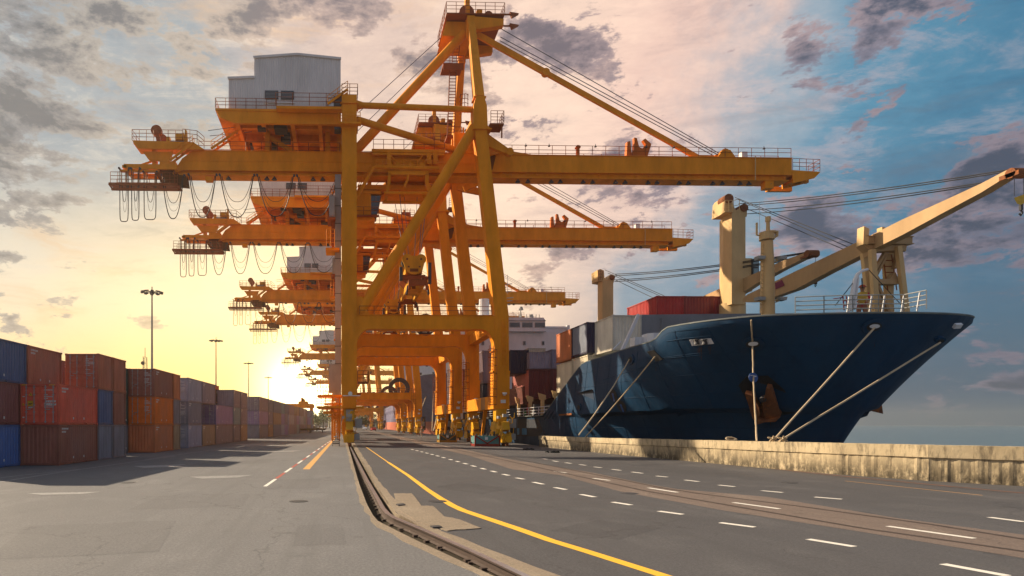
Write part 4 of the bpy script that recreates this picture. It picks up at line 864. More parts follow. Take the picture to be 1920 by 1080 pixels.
    for i in range(n):
        a, b = 2 * pi * i / n, 2 * pi * (i + 1) / n
        for r0, r1 in ((rr * .62, rr),): mb.add([(rc.x + r0 * cos(a), rc.y - .3, rc.z + r0 * sin(a)), (rc.x + r1 * cos(a), rc.y - .3, rc.z + r1 * sin(a)), (rc.x + r1 * cos(b), rc.y - .3, rc.z + r1 * sin(b)), (rc.x + r0 * cos(b), rc.y - .3, rc.z + r0 * sin(b)),
            (rc.x + r0 * cos(a), rc.y + .3, rc.z + r0 * sin(a)), (rc.x + r1 * cos(a), rc.y + .3, rc.z + r1 * sin(a)), (rc.x + r1 * cos(b), rc.y + .3, rc.z + r1 * sin(b)), (rc.x + r0 * cos(b), rc.y + .3, rc.z + r0 * sin(b))], [(0, 1, 2, 3), (7, 6, 5, 4), (1, 5, 6, 2), (0, 3, 7, 4)])
    for k in range(8): a = k * pi / 4; mb.tube(rc, (rc.x + rr * cos(a), rc.y, rc.z + rr * sin(a)), .05, 4)
    B(mb, 'cable_reel', M_dkgrey)
    mb = MB().box(rc.x - .4, rc.x + .4, rc.y + .35, rc.y + .8, zp, rc.z + .3)
    random.seed(6)
    for k in range(6): x = 4 + k * 1.6; mb.cbox((x, YF0 - 2, zp + .5), (random.uniform(.4, 1), 1, random.uniform(.4, 1.1)))
    for k in range(5): x = 6 + k * 1.8; mb.cbox((x, YN1 + 1.2, zq + .15), (.5, .5, .2))
    B(mb, 'portal_equipment', M_grey)
    # --- trolley and cab
    T = lambda px: W(px, 320, 77.3).x; TZ = lambda py: EYE + (796 - py) / 1150 * 77.0
    mb = MB().box(T(697), T(835), 77.2, 82.5, TZ(283), TZ(277)).box(T(710), T(800), 79.5, 80.2, TZ(277), TZ(271)).box(T(699), T(833), 77.2, 77.5, TZ(288), TZ(284))
    for px in (725, 800, 812): mb.box(T(px), T(px + 8), 77.1, 77.4, TZ(305), TZ(284))
    mb.beam((T(732), 77.2, TZ(289)), (T(745), 77.2, TZ(303)), .12, .12).beam((T(792), 77.2, TZ(289)), (T(781), 77.2, TZ(303)), .12, .12)
    tr_ = B(mb, 'trolley', M_or)
    MB().rail([(T(700), 77.2, TZ(277)), (T(833), 77.2, TZ(277))], 1.2, 1.2, mid=1).rail([(T(700), 82.3, TZ(277)), (T(833), 82.3, TZ(277))], 1.2, 1.6, mid=1).build('railing', M_redor, tr_, ORG)
    mb = MB().path([(T(660), 76.8, TZ(388)), (T(699), 76.8, TZ(316)), (T(704), 76.8, TZ(314)), (T(822), 76.8, TZ(315))], .22, 8)
    for k in range(9): x = T(704 + k * 13); mb.path([(x, 76.8, TZ(313)), (x, 76.8, TZ(300))], .04, 4)
    mb.path([(T(704), 76.8, TZ(300)), (T(822), 76.8, TZ(300))], .04, 4).rail([(T(664), 77, TZ(372)), (T(694), 77, TZ(320))], .8, .6)
    mb.build('trolley_walkway', M_or, tr_, ORG)
    mb = MB()
    for y in (76.9, 80.2):
        mb.box(T(727), T(802), y, y + .25, TZ(327), TZ(320))
        for a, b, c, d in ((727, 732, 723, 729), (797, 803, 801, 808)):
            mb.prism([(T(a), TZ(325)), (T(b), TZ(325)), (T(b), TZ(340)), (T(d), TZ(358)), (T(c), TZ(358)), (T(a) - .05, TZ(340))], y, y + .25)
        mb.tube((T(720), y + .1, TZ(361)), (T(806), y + .1, TZ(361)), .2, 8)
        mb.path([(T(765), y, TZ(327)), (T(763), y, TZ(338)), (T(758), y, TZ(350))], .14, 6)
    for a in (728, 800): mb.box(T(a), T(a + 4), 77.1, 80.3, TZ(326), TZ(320))
    for a in (690, 760, 815): mb.box(T(a), T(a + 8), 79.4, 80.3, TZ(333), TZ(327))
    mb.box(T(672), T(830), 79.2, 79.9, TZ(342), TZ(333)).box(T(672), T(830), 84, 79.7, TZ(340), TZ(333))
    for a in (730, 745, 770, 790): mb.cyl((T(a), 77.0, TZ(309)), (0, 1, 0), .34, .3, 12)
    mb.build('trolley_frame', M_or, tr_, ORG)
    cab = MB().box(T(668), T(694), 79.0, 82.2, TZ(394), TZ(345)).box(T(668), T(716), 78.9, 82.3, TZ(352), TZ(346)).box(T(694), T(697), 79, 82.2, TZ(394), TZ(352)).prism([(T(668), TZ(394)), (T(700), TZ(394)), (T(705), TZ(400)), (T(690), TZ(404)), (T(668), TZ(402))], 79, 82.2).box(T(670), T(722), 80.5, 81.5, TZ(345), TZ(338))
    cb = cab.build('operator_cab', M_or, tr_, ORG)
    MB().prism([(T(697), TZ(355)), (T(716), TZ(355)), (T(709), TZ(390)), (T(697), TZ(392))], 79.05, 82.1).build('window', M_glass, tr_, ORG)
    MB().box(T(697), T(715), 79.0, 79.05, TZ(367.5), TZ(366)).beam((T(716), 79, TZ(355)), (T(709), 79, TZ(391)), .1, .1).box(T(697), T(712), 79.0, 79.05, TZ(380), TZ(379)).box(T(706), T(706.8), 79, 79.05, TZ(366), TZ(355)).box(T(668), T(712), 78.4, 79.0, TZ(397), TZ(395)).rail([(T(668), 78.4, TZ(395)), (T(711), 78.4, TZ(395))], 1.0, .9).build('cab_frame', M_redor, tr_, ORG)
    return root
_pc = {}
def paint_once(n, c):
    if n not in _pc: _pc[n] = paint(n, c)
    return _pc[n]
M_dkor = paint('hinge_brown_paint', (.20, .07, .015), .55, .4, .6)
M_orb = paint('signal_orange_paint', (.70, .16, .01), .45, .2)
CR1 = make_crane(15.8, 'nearest and tallest looking yellow gantry crane, standing full height in front of the others')
def make_spreader():
    X = 9.6; Y = 82.5; O = Vector((X, Y, 19.0)); r = empty('spreader', O, 'yellow headblock and container spreader hanging from the nearest gantry crane', 'spreader', 'container spreaders hanging under the cranes')
    B = lambda mb, n, m, **k: mb.build(n, m, r, O, **k)
    poly = []
    for cx_, a0, a1 in ((X + .92, -50, 140), (X - .92, 40, 230)):
        for k in range(9): a = radians(a0 + (a1 - a0) * k / 8); poly.append((cx_ + .68 * cos(a), 24.4 + .68 * sin(a)))
    poly += [(X - 1.1, 22.9), (X - .3, 22.4), (X + .3, 22.4), (X + 1.1, 22.9)]
    B(MB().prism(poly, Y - 1.9, Y - 1.65).prism(poly, Y + 1.65, Y + 1.9).box(X - 1.1, X + 1.1, Y - 1.65, Y + 1.65, 22.6, 23.4), 'headblock', M_yel)
    B(MB().cyl((X + .92, Y - 1.95, 24.4), (0, 1, 0), .14, .12, 10).cyl((X - .92, Y - 1.95, 24.4), (0, 1, 0), .14, .12, 10).box(X - .55, X + .55, Y - 1.95, Y - 1.91, 22.75, 23.15).box(X - .85, X - .6, Y - 1.95, Y - 1.91, 23.3, 23.5).box(X + .6, X + .85, Y - 1.95, Y - 1.91, 23.3, 23.5), 'headblock_fitting', M_dkor)
    for s in (-1, 1): B(MB().cyl((X + s * .92, Y, 24.4), (0, 1, 0), .6, .5, 18), 'sheave', M_dkgrey)
    B(MB().prism([(X - 1.5, 22.4), (X + 1.5, 22.4), (X + 1.7, 21.8), (X + 1.0, 21.2), (X - 1.0, 21.2), (X - 1.7, 21.8)], Y - 1.6, Y + 1.6).beam((X - 1.6, Y - 1.6, 22), (X + 2.2, Y - 1.6, 22), .3, .35), 'lifting_beam', M_redor)
    B(MB().box(X - 1.05, X - .7, Y - 6.0, Y + 6.0, 20.3, 20.75).box(X + .7, X + 1.05, Y - 6.0, Y + 6.0, 20.3, 20.75).box(X - 1.0, X + 1.0, Y - 2.0, Y + 2.0, 20.4, 21.2), 'spreader_frame', M_yel)
    for s in (-1, 1): B(MB().box(X - 1.2, X + 1.2, Y + s * 6.0 - .2, Y + s * 6.0 + .2, 20.0, 20.7).box(X - 1.22, X - .95, Y + s * 6 - .3, Y + s * 6 + .3, 19.5, 20.2).box(X + .95, X + 1.22, Y + s * 6 - .3, Y + s * 6 + .3, 19.5, 20.2), 'end_beam', M_redor)
    mb = MB()
    for sx_ in (-1, 1):
        for sy in (-1, 1): mb.prism([(X + sx_ * 1.1, 20.2), (X + sx_ * 1.35, 20.0), (X + sx_ * 1.5, 19.0), (X + sx_ * 1.3, 18.9)], Y + sy * 5.6 - .3, Y + sy * 5.6 + .3)
    mb.box(X + 1.9, X + 2.3, Y - 1.8, Y - 1.4, 21.2, 24.0).box(X - 1.9, X - 1.5, Y - 1.8, Y - 1.4, 21.6, 23.4)
    B(mb, 'guide_flipper', M_dkgrey)
    random.seed(9); mb = MB()
    for k in range(14): mb.cbox((X + random.uniform(-1, 1), Y + random.uniform(-5, 3), random.uniform(20.5, 21.5)), (random.uniform(.2, .5), random.uniform(.3, .8), random.uniform(.2, .6)))
    B(mb, 'hydraulic_unit', M_dkor)
    for sx_ in (-1, 1):
        for sy in (-1, 1):
            B(MB().tube((X + sx_ * .95, Y + sy * .4, 24.6), (X + sx_ * 1.9 - .2, Y + sy * 3, 33.6), .04, 4), 'hoist_rope', M_wire)
    for dx in (-.4, .2): B(MB().tube((X + dx, Y, 23.4), (X + dx * 3, Y - .5, 33.8), .03, 4), 'hoist_rope', M_wire)
    return r
SP = make_spreader()
CR3 = make_crane(10.6, 'third gantry crane back, its low portal beam carrying a big cable reel', True)
index_kids()
o = copy_tree(CR1); o.location = ORG + Vector((0, 28.7, 0)); o['label'] = 'second gantry crane back, its yellow girder seen directly under the nearest one'
CR3.location = ORG + Vector((0, 80.5, -1.5)); 
CR3.location.z = 0
o = copy_tree(CR3); o.location = ORG + Vector((0, 116, 0)); o['label'] = 'fourth gantry crane back, tail close beneath the tail of the third crane'
ords = ['fifth', 'sixth', 'seventh']
labs = ['fifth gantry crane back, its hazy tail beginning where the sun glow is brightest', 'sixth gantry crane back, small and half lost in the yellow glow', 'farthest gantry crane, a tiny hazy outline at the end of the quay']
for k, d in enumerate((220, 314, 400)):
    o = copy_tree(CR3); o.location = ORG + Vector((0, d, 0)); o['label'] = labs[k]
for d, dz, lab in ((28.7, -3.2, 'second spreader, lower and partly behind the diagonal braces of the nearest crane'), (80.5, -2, 'third spreader, a small yellow block beyond the second crane')):
    o = copy_tree(SP); o.location = SP.location + Vector((-.3, d, 0)); o['label'] = lab
# ================================================================ SHIPS
def lerp_tab(tab, v):
    if v <= tab[0][0]: return tab[0][1]
    for (a, b), (c, d) in zip(tab, tab[1:]):
        if v <= c: return b + (d - b) * (v - a) / (c - a)
    return tab[-1][1]
class Hull:
    def __init__(s, CX, HB, stem, topz, Yaft, Ldeck, Llow, zdeck, zk=3.7, zb=-3.0):
        s.CX, s.HB, s.stem, s.topz, s.Yaft, s.Ld, s.Ll, s.zd, s.zk, s.zb = CX, HB, stem, topz, Yaft, Ldeck, Llow, zdeck, zk, zb
    def half(s, Y, z):
        t = Y - lerp_tab(s.stem, z)
        if t <= 0: return 0
        w = max(0, min(1.15, (z - s.zb) / (s.zd - s.zb)))
        if z < s.zk - .05: w = max(0, w - .10); t -= min(2.2, t * .12)
        ww = w ** 1.35; L = s.Ll + (s.Ld - s.Ll) * min(1, ww); t = min(1, t / L)
        n = 1.55 + .55 * min(1, ww); m = 1.25 + .85 * min(1, ww)
        return s.HB * (.975 if z < s.zk - .05 else 1) * (1 - (1 - t) ** n) ** (1 / m)
    def build(s, root, org, mat, deckmat, nu=90, nz=40, name='hull'):
        Y0 = min(v for _, v in s.stem)
        us = [ (i / nu) ** 1.9 for i in range(nu + 1)]
        def pt(u, v):
            Yd = Y0 + u * (s.Yaft - Y0); top = lerp_tab(s.topz, Yd); zz_ = s.zb + v * (top - s.zb)
            st = lerp_tab(s.stem, zz_); Y = st + (Yd - Y0) * (s.Yaft - st) / (s.Yaft - Y0)
            return Y, zz_
        mb = MB()
        for sg in (-1, 1):
            vs = []; 
            for u in us:
                for j in range(nz + 1):
                    Y, z = pt(u, j / nz); vs.append((s.CX + sg * s.half(Y, z), Y, z))
            fs = []
            for i in range(nu):
                for j in range(nz): a = i * (nz + 1) + j; fs.append((a, a + 1, a + nz + 2, a + nz + 1))
            mb.mi = 0; mb.add(vs, fs)
        # transom
        b = s.HB; zt = lerp_tab(s.topz, s.Yaft); mb.add([(s.CX - b, s.Yaft, s.zb), (s.CX + b, s.Yaft, s.zb), (s.CX + b, s.Yaft, zt), (s.CX - b, s.Yaft, zt)], [(0, 1, 2, 3)])
        h = mb.build(name, mat, root, org, smooth=True)
        bm = bmesh.new(); bm.from_mesh(h.data); bmesh.ops.remove_doubles(bm, verts=bm.verts, dist=.002); bmesh.ops.recalc_face_normals(bm, faces=bm.faces)
        bm.to_mesh(h.data); bm.free()
        mb = MB(); rows = []
        for u in us:
            Y, z = pt(u, 1.0); rows.append((Y, z - .45, s.half(Y, z - .45)))
        for (y, z, b), (y2, z2, b2) in zip(rows, rows[1:]): mb.add([(s.CX - b, y, z), (s.CX + b, y, z), (s.CX + b2, y2, z2), (s.CX - b2, y2, z2)], [(0, 1, 2, 3)])
        mb.build('deck', deckmat, root, org)
        # bulwark cap, following the edge
        for sg in (-1, 1):
            pts = []
            for u in us:
                Y, z = pt(u, 1.0); pts.append((s.CX + sg * (s.half(Y, z) - .03), Y, z + .02))
            MB().path(pts, .07, 5).build('bulwark_cap', deckmat, root, org)
    def hit(s, px, py, Ya=30, Yb=200):
        r = ray(px, py); Y = Ya
        while Y < Yb:
            k = Y / r[1]; X = r[0] * k; z = EYE + r[2] * k
            if s.half(Y, z) > 0 and X > s.CX - s.half(Y, z): return Vector((X, Y, z))
            Y += .02
        return Vector((X, Y, z))
    def normal(s, p):
        e = .05; x = lambda Y, z: s.CX - s.half(Y, z)
        dy = (x(p.y + e, p.z) - x(p.y - e, p.z)) / (2 * e); dz = (x(p.y, p.z + e) - x(p.y, p.z - e)) / (2 * e)
        return Vector((-1, dy, dz)).normalized()
def hullmat(name, col, low, zsplit, col2=None):
    m, t, b = MAT(name)
    c0 = t.nodes.new('ShaderNodeTexCoord'); sp = t.nodes.new('ShaderNodeSeparateXYZ'); t.links.new(c0.outputs['Object'], sp.inputs[0])
    n = tnoise(t, .35, 8, .65, (1, 1, .5)); c = tmix(t, tmap(t, n, .35, .7), col, tuple(x * .7 for x in col))
    st = tnoise(t, 1.1, 9, .72, (1, 1, .10)); c = tmix(t, tmap(t, st, .56, .70, 0, .5), c, tuple(x * .35 + .004 for x in col))
    sc = tnoise(t, 2.4, 9, .8, (1, .5, 1.3)); c = tmix(t, tmap(t, sc, .70, .76, 0, .6), c, (.14, .13, .12))
    ru = tnoise(t, 1.4, 9, .75, (1, 1, .22)); c = tmix(t, tmap(t, ru, .66, .76, 0, .55), c, (.085, .035, .018))
    if low:
        c = tmix(t, tmap(t, sp.outputs[2], zsplit - .02, zsplit + .02), low, c)
    t.links.new(c, b.inputs['Base Color']); b.inputs['Roughness'].default_value = .5; b.inputs['Specular IOR Level'].default_value = .25; t.links.new(tmap(t, n, .3, .7, .52, .7), b.inputs['Roughness'])
    tbump(t, b, tnoise(t, 1.0, 2, .5, (1, 1, .5)), .35, .16)
    return m
H1 = Hull(36, 10.5, [(-4, 46.9), (-2, 45.6), (1.2, 43.5), (4.0, 41.9), (6.5, 40.4), (8.3, 39.3), (9.7, 38.5), (11, 38.2)],
          [(38, 9.75), (41, 10.0), (47.2, 10.2), (48.0, 10.0), (48.9, 9.45), (55, 9.35), (63.6, 9.1), (64.4, 8.8), (74, 3.78), (75, 3.72), (200, 3.72)], 158, 9.5, 30, 9.7)
O1 = Vector((40, 100, 0))
ship = empty('cargo_ship', O1, 'large dark blue cargo ship moored behind the parapet, bow towards the right', 'ship')
M_hull = hullmat('navy_blue_hull', (.0035, .040, .098), None, 0)
M_deck = paint('ship_deck_grey', (.20, .22, .21), .7, .3, .2)
H1.build(ship, O1, M_hull, M_deck)
S = lambda mb, n, m, p=ship, **k: mb.build(n, m, p, O1, **k)
def hull_disc(px, py, r, mat, name, ry=None, thick=.05, poly=None):
    p = H1.hit(px, py); n = H1.normal(p); a = Vector((0, 0, 1)).cross(n).normalized(); b = n.cross(a)
    mb = MB(); N = 20; ry = ry or r
    ring = [(cos(2 * pi * k / N) * r, sin(2 * pi * k / N) * ry) for k in range(N)] if poly is None else poly
    f = [p + n * thick + a * x + b * y for x, y in ring]; k_ = [p - n * .15 + a * x + b * y for x, y in ring]; L = len(ring)
    mb.add(f + k_, [tuple(range(L))] + [(i, (i + 1) % L, (i + 1) % L + L, i + L) for i in range(L)])
    return S(mb, name, mat), p, n
# fairleads (with a ring)
for px, py, r in ((1184, 674, .42), (1412, 643, .5), (1637, 611, .5), (1762, 637, .22), (1087, 763, .38)):
    hull_disc(px, py, r * 1.35, M_hull, 'fairlead_collar', r * 1.05, .12); hull_disc(px, py + .5, r * .85, M_dark, 'fairlead_hole', r * .6, .15)
hull_disc(1413, 642, .3, M_shipwhite, 'fairlead_roller', .16, .2); hull_disc(1637, 610, .3, M_shipwhite, 'fairlead_roller', .14, .2)
hull_disc(1228, 667, .5, M_dark, 'mooring_port', .5, .06, [(-.75, .45), (.15, .5), (.8, -.4), (.0, -.5)])
hull_disc(1796, 612, .2, M_shipwhite, 'slot_hole_plate', .2, .06, [(-.2, .15), (.2, .18), (.2, -.12), (-.2, -.15)])  # white plate added in place of a slot hole in the bow, not a lamp
# roller port with two bollards
q = [H1.hit(*p) for p in ((1293, 637), (1333, 634), (1339, 644), (1298, 648))]; nn = H1.normal(q[0])
S(MB().add([v + nn * .05 for v in q] + [v - nn * .3 for v in q], [(0, 1, 2, 3), (0, 1, 5, 4), (1, 2, 6, 5), (2, 3, 7, 6), (3, 0, 4, 7)]), 'roller_port', M_shipwhite)
for px in (1308, 1323):
    p = H1.hit(px, 641); S(MB().cyl(p + nn * .12 + Vector((0, 0, .05)), (0, 0, 1), .2, .36, 12, .12).cyl(p + nn * .12 + Vector((0, 0, .2)), (0, 0, 1), .26, .08, 12), 'roller', M_dkgrey)
# thruster marks: dark disc with a pale notch
for px, py in ((1150, 741), (1165.5, 761.5)):
    o, p, n = hull_disc(px, py, .62, M_dark, 'thruster_mark', .62, .03); a = Vector((0, 0, 1)).cross(n).normalized(); b = n.cross(a)
    S(MB().add([p + n * .045 + a * x + b * y for x, y in ((-.12, -.6), (.12, -.6), (.12, .05), (.2, .12), (0, .25), (-.2, .12), (-.12, .05))], [tuple(range(7))]), 'thruster_mark', M_blue)
# wedge recess and blue stripe patches
def hull_poly(pts, mat, name, th=.03):
    P = [H1.hit(*p) for p in pts]; ns_ = [H1.normal(v) for v in P]; L = len(P)
    return S(MB().add([v + n * th for v, n in zip(P, ns_)] + [v - n * .1 for v, n in zip(P, ns_)], [tuple(range(L))] + [(i, (i + 1) % L, (i + 1) % L + L, i + L) for i in range(L)]), name, mat)
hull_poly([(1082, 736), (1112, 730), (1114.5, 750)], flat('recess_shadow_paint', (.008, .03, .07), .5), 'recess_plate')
S(MB().add([H1.hit(1082, 736) + Vector((-.02, 0, 0)), H1.hit(1112, 730) + Vector((-.02, 0, 0)), H1.hit(1112, 731) + Vector((-.5, 0, .0)), H1.hit(1086, 737) + Vector((-.2, 0, 0))], [(0, 1, 2, 3)]), 'recess_lip', M_hull)
for a, b in ((1048, 1072), (1084, 1118)): hull_poly([(a, 776.5), (b, 774.5), (b, 777.5), (a, 779)], M_anchor, 'deck_scupper', .04)
M_bstr = paint('light_blue_stripe', (.02, .20, .42), .45, .3)
for a, b in ((970, 974), (979, 988)): 
    hull_poly([(a, 803), (b, 803), (b, 815), (a, 815)], M_bstr, 'hull_marking')
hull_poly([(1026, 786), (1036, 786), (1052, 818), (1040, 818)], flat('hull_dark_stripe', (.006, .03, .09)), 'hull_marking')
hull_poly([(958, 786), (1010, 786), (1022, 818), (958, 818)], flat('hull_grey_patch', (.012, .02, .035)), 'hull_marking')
# welded plate seams
for pts in ([(1246, 672), (1300, 667), (1360, 663), (1395, 660)], [(1250, 640), (1290, 634), (1340, 629)], [(1130, 712), (1200, 690), (1246, 674)]):
    P = []
    for (a, b), (c, d) in zip(pts, pts[1:]):
        for k in range(6): P.append(H1.hit(a + (c - a) * k / 6, b + (d - b) * k / 6) + Vector((-.01, -.01, 0)))
    S(MB().path(P, .035, 4), 'plate_seam', M_hull)
def hullline(P):
    return [Vector((H1.CX - H1.half(y, z) - .012, y, z)) for y, z in P]
for z in (2.3, 5.0, 6.5, 8.0):
    ys = [lerp_tab(H1.stem, z) + .6 + k * .8 for k in range(34)]; ys = [y for y in ys if lerp_tab(H1.topz, y) > z + .2]
    S(MB().path(hullline([(y, z) for y in ys]), .018, 4), 'plate_seam', M_hull)
for k in range(11):
    y0 = 43.5 + k * 2.7; zs = [-1 + j * .45 for j in range(26)]; P = [(y0 + (z * -.25), z) for z in zs if z < lerp_tab(H1.topz, y0 - z * .25) - .2 and y0 - z * .25 > lerp_tab(H1.stem, z) + .5 and abs(z - 3.7) > .2]
    if len(P) > 4: S(MB().path(hullline(P), .016, 4), 'plate_seam', M_hull)
M_rst = paint('rust_streak', (.10, .045, .02), .8, .5, .6)
for px, py, w, h in ((1637, 617, 5, 34), (1413, 650, 4, 30), (1232, 676, 4, 40), (1186, 682, 3, 26), (1312, 650, 6, 26), (1445, 783, 7, 22), (1330, 648, 3, 18)):
    for k in range(3):
        x = px - w / 2 + k * w / 2; hull_poly([(x - .6, py), (x + .7, py), (x + .25, py + h * (.5 + .25 * k)), (x - .2, py + h * (.5 + .25 * k))], M_rst, 'rust_streak', .008)
# anchor in its pocket
def anchor(cx_, cy_, px_pts, n_, label=None):
    pass
pc = H1.hit(1432, 735); nn = H1.normal(pc)
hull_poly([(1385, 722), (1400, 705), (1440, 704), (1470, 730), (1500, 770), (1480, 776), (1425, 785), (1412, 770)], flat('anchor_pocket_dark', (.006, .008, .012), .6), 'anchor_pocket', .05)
def hp(px, py, off): p = H1.hit(px, py); return p + nn * off
def fluke(pts, th0, th1):
    a = [hp(x, y, th1) for x, y in pts]; b = [hp(x, y, th0) for x, y in pts]; L = len(pts)
    return MB().add(a + b, [tuple(range(L)), tuple(range(2 * L - 1, L - 1, -1))] + [(i, (i + 1) % L, (i + 1) % L + L, i + L) for i in range(L)])
anc = S(fluke([(1400, 730), (1413, 734), (1426, 756), (1428, 770), (1419, 782), (1414, 776)], .06, .55), 'anchor', M_anchor)
fluke([(1433, 757), (1440, 718), (1448, 720), (1467, 770), (1459, 778), (1438, 777)], .06, .6).build('fluke', M_anchor, anc, O1)
fluke([(1426, 757), (1433, 745), (1437, 757), (1436, 779), (1426, 781)], .1, .35).build('shank', M_anchor, anc, O1)
MB().cyl(hp(1433, 742, .4), nn, .22, .3, 12).build('shackle', M_dkgrey, anc, O1)
fluke([(1419, 782), (1426, 772), (1436, 779), (1465, 772), (1467, 770), (1458, 779), (1438, 780), (1421, 785)], .2, .8).build('crown', M_anchor, anc, O1)
# starboard anchor seen past the stem
a2 = S(MB().prism([(43.2, 2.6), (45.6, 2.7), (46.4, 3.4), (45.7, 5.3), (45.0, 6.3), (44.5, 5.4), (43.6, 3.9)], 47.5, 48.0), 'anchor', M_anchor)
p1 = WX(1655, 775, 45.5)
a2.data.clear_geometry()
def wp_(px, py, Y): return W(px, py, Y)
Ya = 46.5
mb = MB(); P = [(1632, 772), (1645, 735), (1651, 740), (1656, 776), (1630, 770)]; mb.add([wp_(x, y, Ya) for x, y in P] + [wp_(x, y, Ya + .6) for x, y in P], [(0, 1, 2, 3, 4), (9, 8, 7, 6, 5)] + [(i, (i + 1) % 5, (i + 1) % 5 + 5, i + 5) for i in range(5)])
bpy.data.objects.remove(a2); S(mb, 'anchor', M_anchor)
mb = MB(); P = [(1600, 778), (1614, 784), (1626, 780), (1634, 766), (1652, 735), (1648, 722), (1625, 740), (1606, 765)]; L = len(P)
mb.add([wp_(x, y, Ya + .7) for x, y in P] + [wp_(x, y, Ya + 4) for x, y in P], [tuple(range(L)), tuple(range(2 * L - 1, L - 1, -1))] + [(i, (i + 1) % L, (i + 1) % L + L, i + L) for i in range(L)])
S(mb, 'anchor_bolster', M_hull, smooth=True)
# forecastle railing
pts = []
Yd = 38.95
edge = []
for px in range(1491, 1768, 6):
    # follow the near edge at railing base
    best = None; r = ray(px, 585); Y = 36
    while Y < 60:
        k = Y / r[1]; X = r[0] * k; z = lerp_tab(H1.topz, Y)
        if X > H1.CX - H1.half(Y, z) + .15: best = Vector((X, Y, z)); break
        Y += .02
    if best: edge.append(best)
RE = [edge[0]]
for p in edge:
    if (p - RE[-1]).length > 1.45: RE.append(p)
S(MB().rail(RE, 1.15, 9, .035, mid=3), 'railing', M_grey)
for f_ in (.38, .53, .62, .76, .86): 
    p = edge[int(f_ * (len(edge) - 1))]; S(MB().beam(p + Vector((0, .2, 0)), p + Vector((0, 0, 1.1)), .09, .05).beam(p + Vector((.3, .5, 0)), p + Vector((0, 0, 1.1)), .06, .05), 'rail_stay', M_shipwhite)
# breakwater / grey coaming
def quadbox(name, px0, px1, py0, py1, Y, depth, mat, par=None, py0b=None):
    a, b = W(px0, py1, Y), W(px1, py1, Y); t0, t1 = W(px0, py0, Y).z, W(px1, py0b or py0, Y).z
    mb = MB().add([(a.x, Y, a.z), (b.x, Y, b.z), (b.x, Y, t1), (a.x, Y, t0), (a.x, Y + depth, a.z), (b.x, Y + depth, b.z), (b.x, Y + depth, t1), (a.x, Y + depth, t0)], [(0, 1, 2, 3), (7, 6, 5, 4), (3, 2, 6, 7), (1, 5, 6, 2), (0, 3, 7, 4), (0, 4, 5, 1)])
    return mb.build(name, mat, par or ship, O1)
brk = quadbox('breakwater', 1192, 1500, 590, 690, 61.5, .4, M_shipgrey, None, 587)
quadbox('green_cover', 1350, 1412, 597, 625, 61.2, .2, M_green, brk)
mb = MB()
for px in (1240, 1290, 1345, 1420, 1470): p = W(px, 600, 61.4); mb.box(p.x, p.x + .12, 61.3, 61.5, 9.5, 13.4)
S(mb, 'breakwater_rib', M_shipgrey)
p, q = W(1164, 662, 57.0), W(1197, 590, 57.0); S(MB().beam(p, q, .3, .25), 'derrick_post', M_shipwhite)
S(MB().path([W(1150, 655, 57.5), W(1164, 640, 57.5)], .06, 4).path([W(1187, 648, 56.5), W(1187, 660, 56.5)], .05, 4), 'deck_pipe', M_shipwhite)
def corr_box(name, x0, x1, y0, y1, z0, z1, mat, par=None, lab=None):
    mb = MB().box(x0 + .04, x1 - .04, y0 + .04, y1 - .04, z0, z1); x = x0 + .12
    while x < x1 - .15: mb.prismz([(x, y0), (x + .16, y0), (x + .22, y0 + .05), (x - .06, y0 + .05)], z0 + .1, z1 - .1); x += .36
    for c in (x0, x1 - .1): mb.box(c, c + .1, y0 - .02, y0 + .1, z0, z1)
    return S(mb, name, mat)
a, b = W(1190, 652, 54), W(1214, 632, 54); corr_box('vent_locker', a.x, b.x, 54, 55, a.z - .6, b.z, M_shipwhite)
a, b = W(1218, 650, 53), W(1241, 624, 53); S(MB().prismz([(a.x, 53.4), (a.x + .35, 53), (b.x, 53), (b.x, 54.4), (a.x, 54.4)], a.z - 1, b.z), 'vent_trunk', M_shipwhite)
# aft deck supports, railing
for px in (972, 993, 1016, 1042):
    p = WX(px, 782, 26.5); z = lerp_tab([(900, 5.6), (1100, 5.9)], px); S(MB().box(p.x - .12, p.x + .3, p.y - .15, p.y + .15, 3.7, z + .5).prism([(p.x - .3, z + .1), (p.x + .5, z + .1), (p.x + .5, z + .7), (p.x - .5, z + 1.0)], p.y - .12, p.y + .12), 'stanchion', M_cream)
ra = WX(950, 782, 26.2); rb = WX(1056, 780, 26.2); S(MB().rail([(26.2, ra.y, 3.72), (26.2, rb.y, 3.72)], 1.2, 2.2, .05, mid=2), 'railing', M_shipwhite)
S(MB().rail([(26.2, 100, 3.72), (26.2, 157, 3.72)], 1.2, 2.5, .05, mid=2), 'railing', M_shipwhite)
S(MB().box(28, 44, 66, 125, 3.3, 4.6), 'hatch_coaming', M_shipgrey)
for k in range(7): S(MB().box(26.5, 45.5, 67 + k * 8.3, 67 + k * 8.3 + .5, 3.4, 5.4), 'lashing_bridge', M_dkgrey)
random.seed(21); mb = MB()
for k in range(26): mb.cbox((27.4 + random.random() * 1.2, 68 + random.random() * 25, 3.9 + random.random() * .9), (random.uniform(.2, .7), random.uniform(.3, 1), random.uniform(.3, 1.1)))
S(mb, 'deck_fitting', M_green)
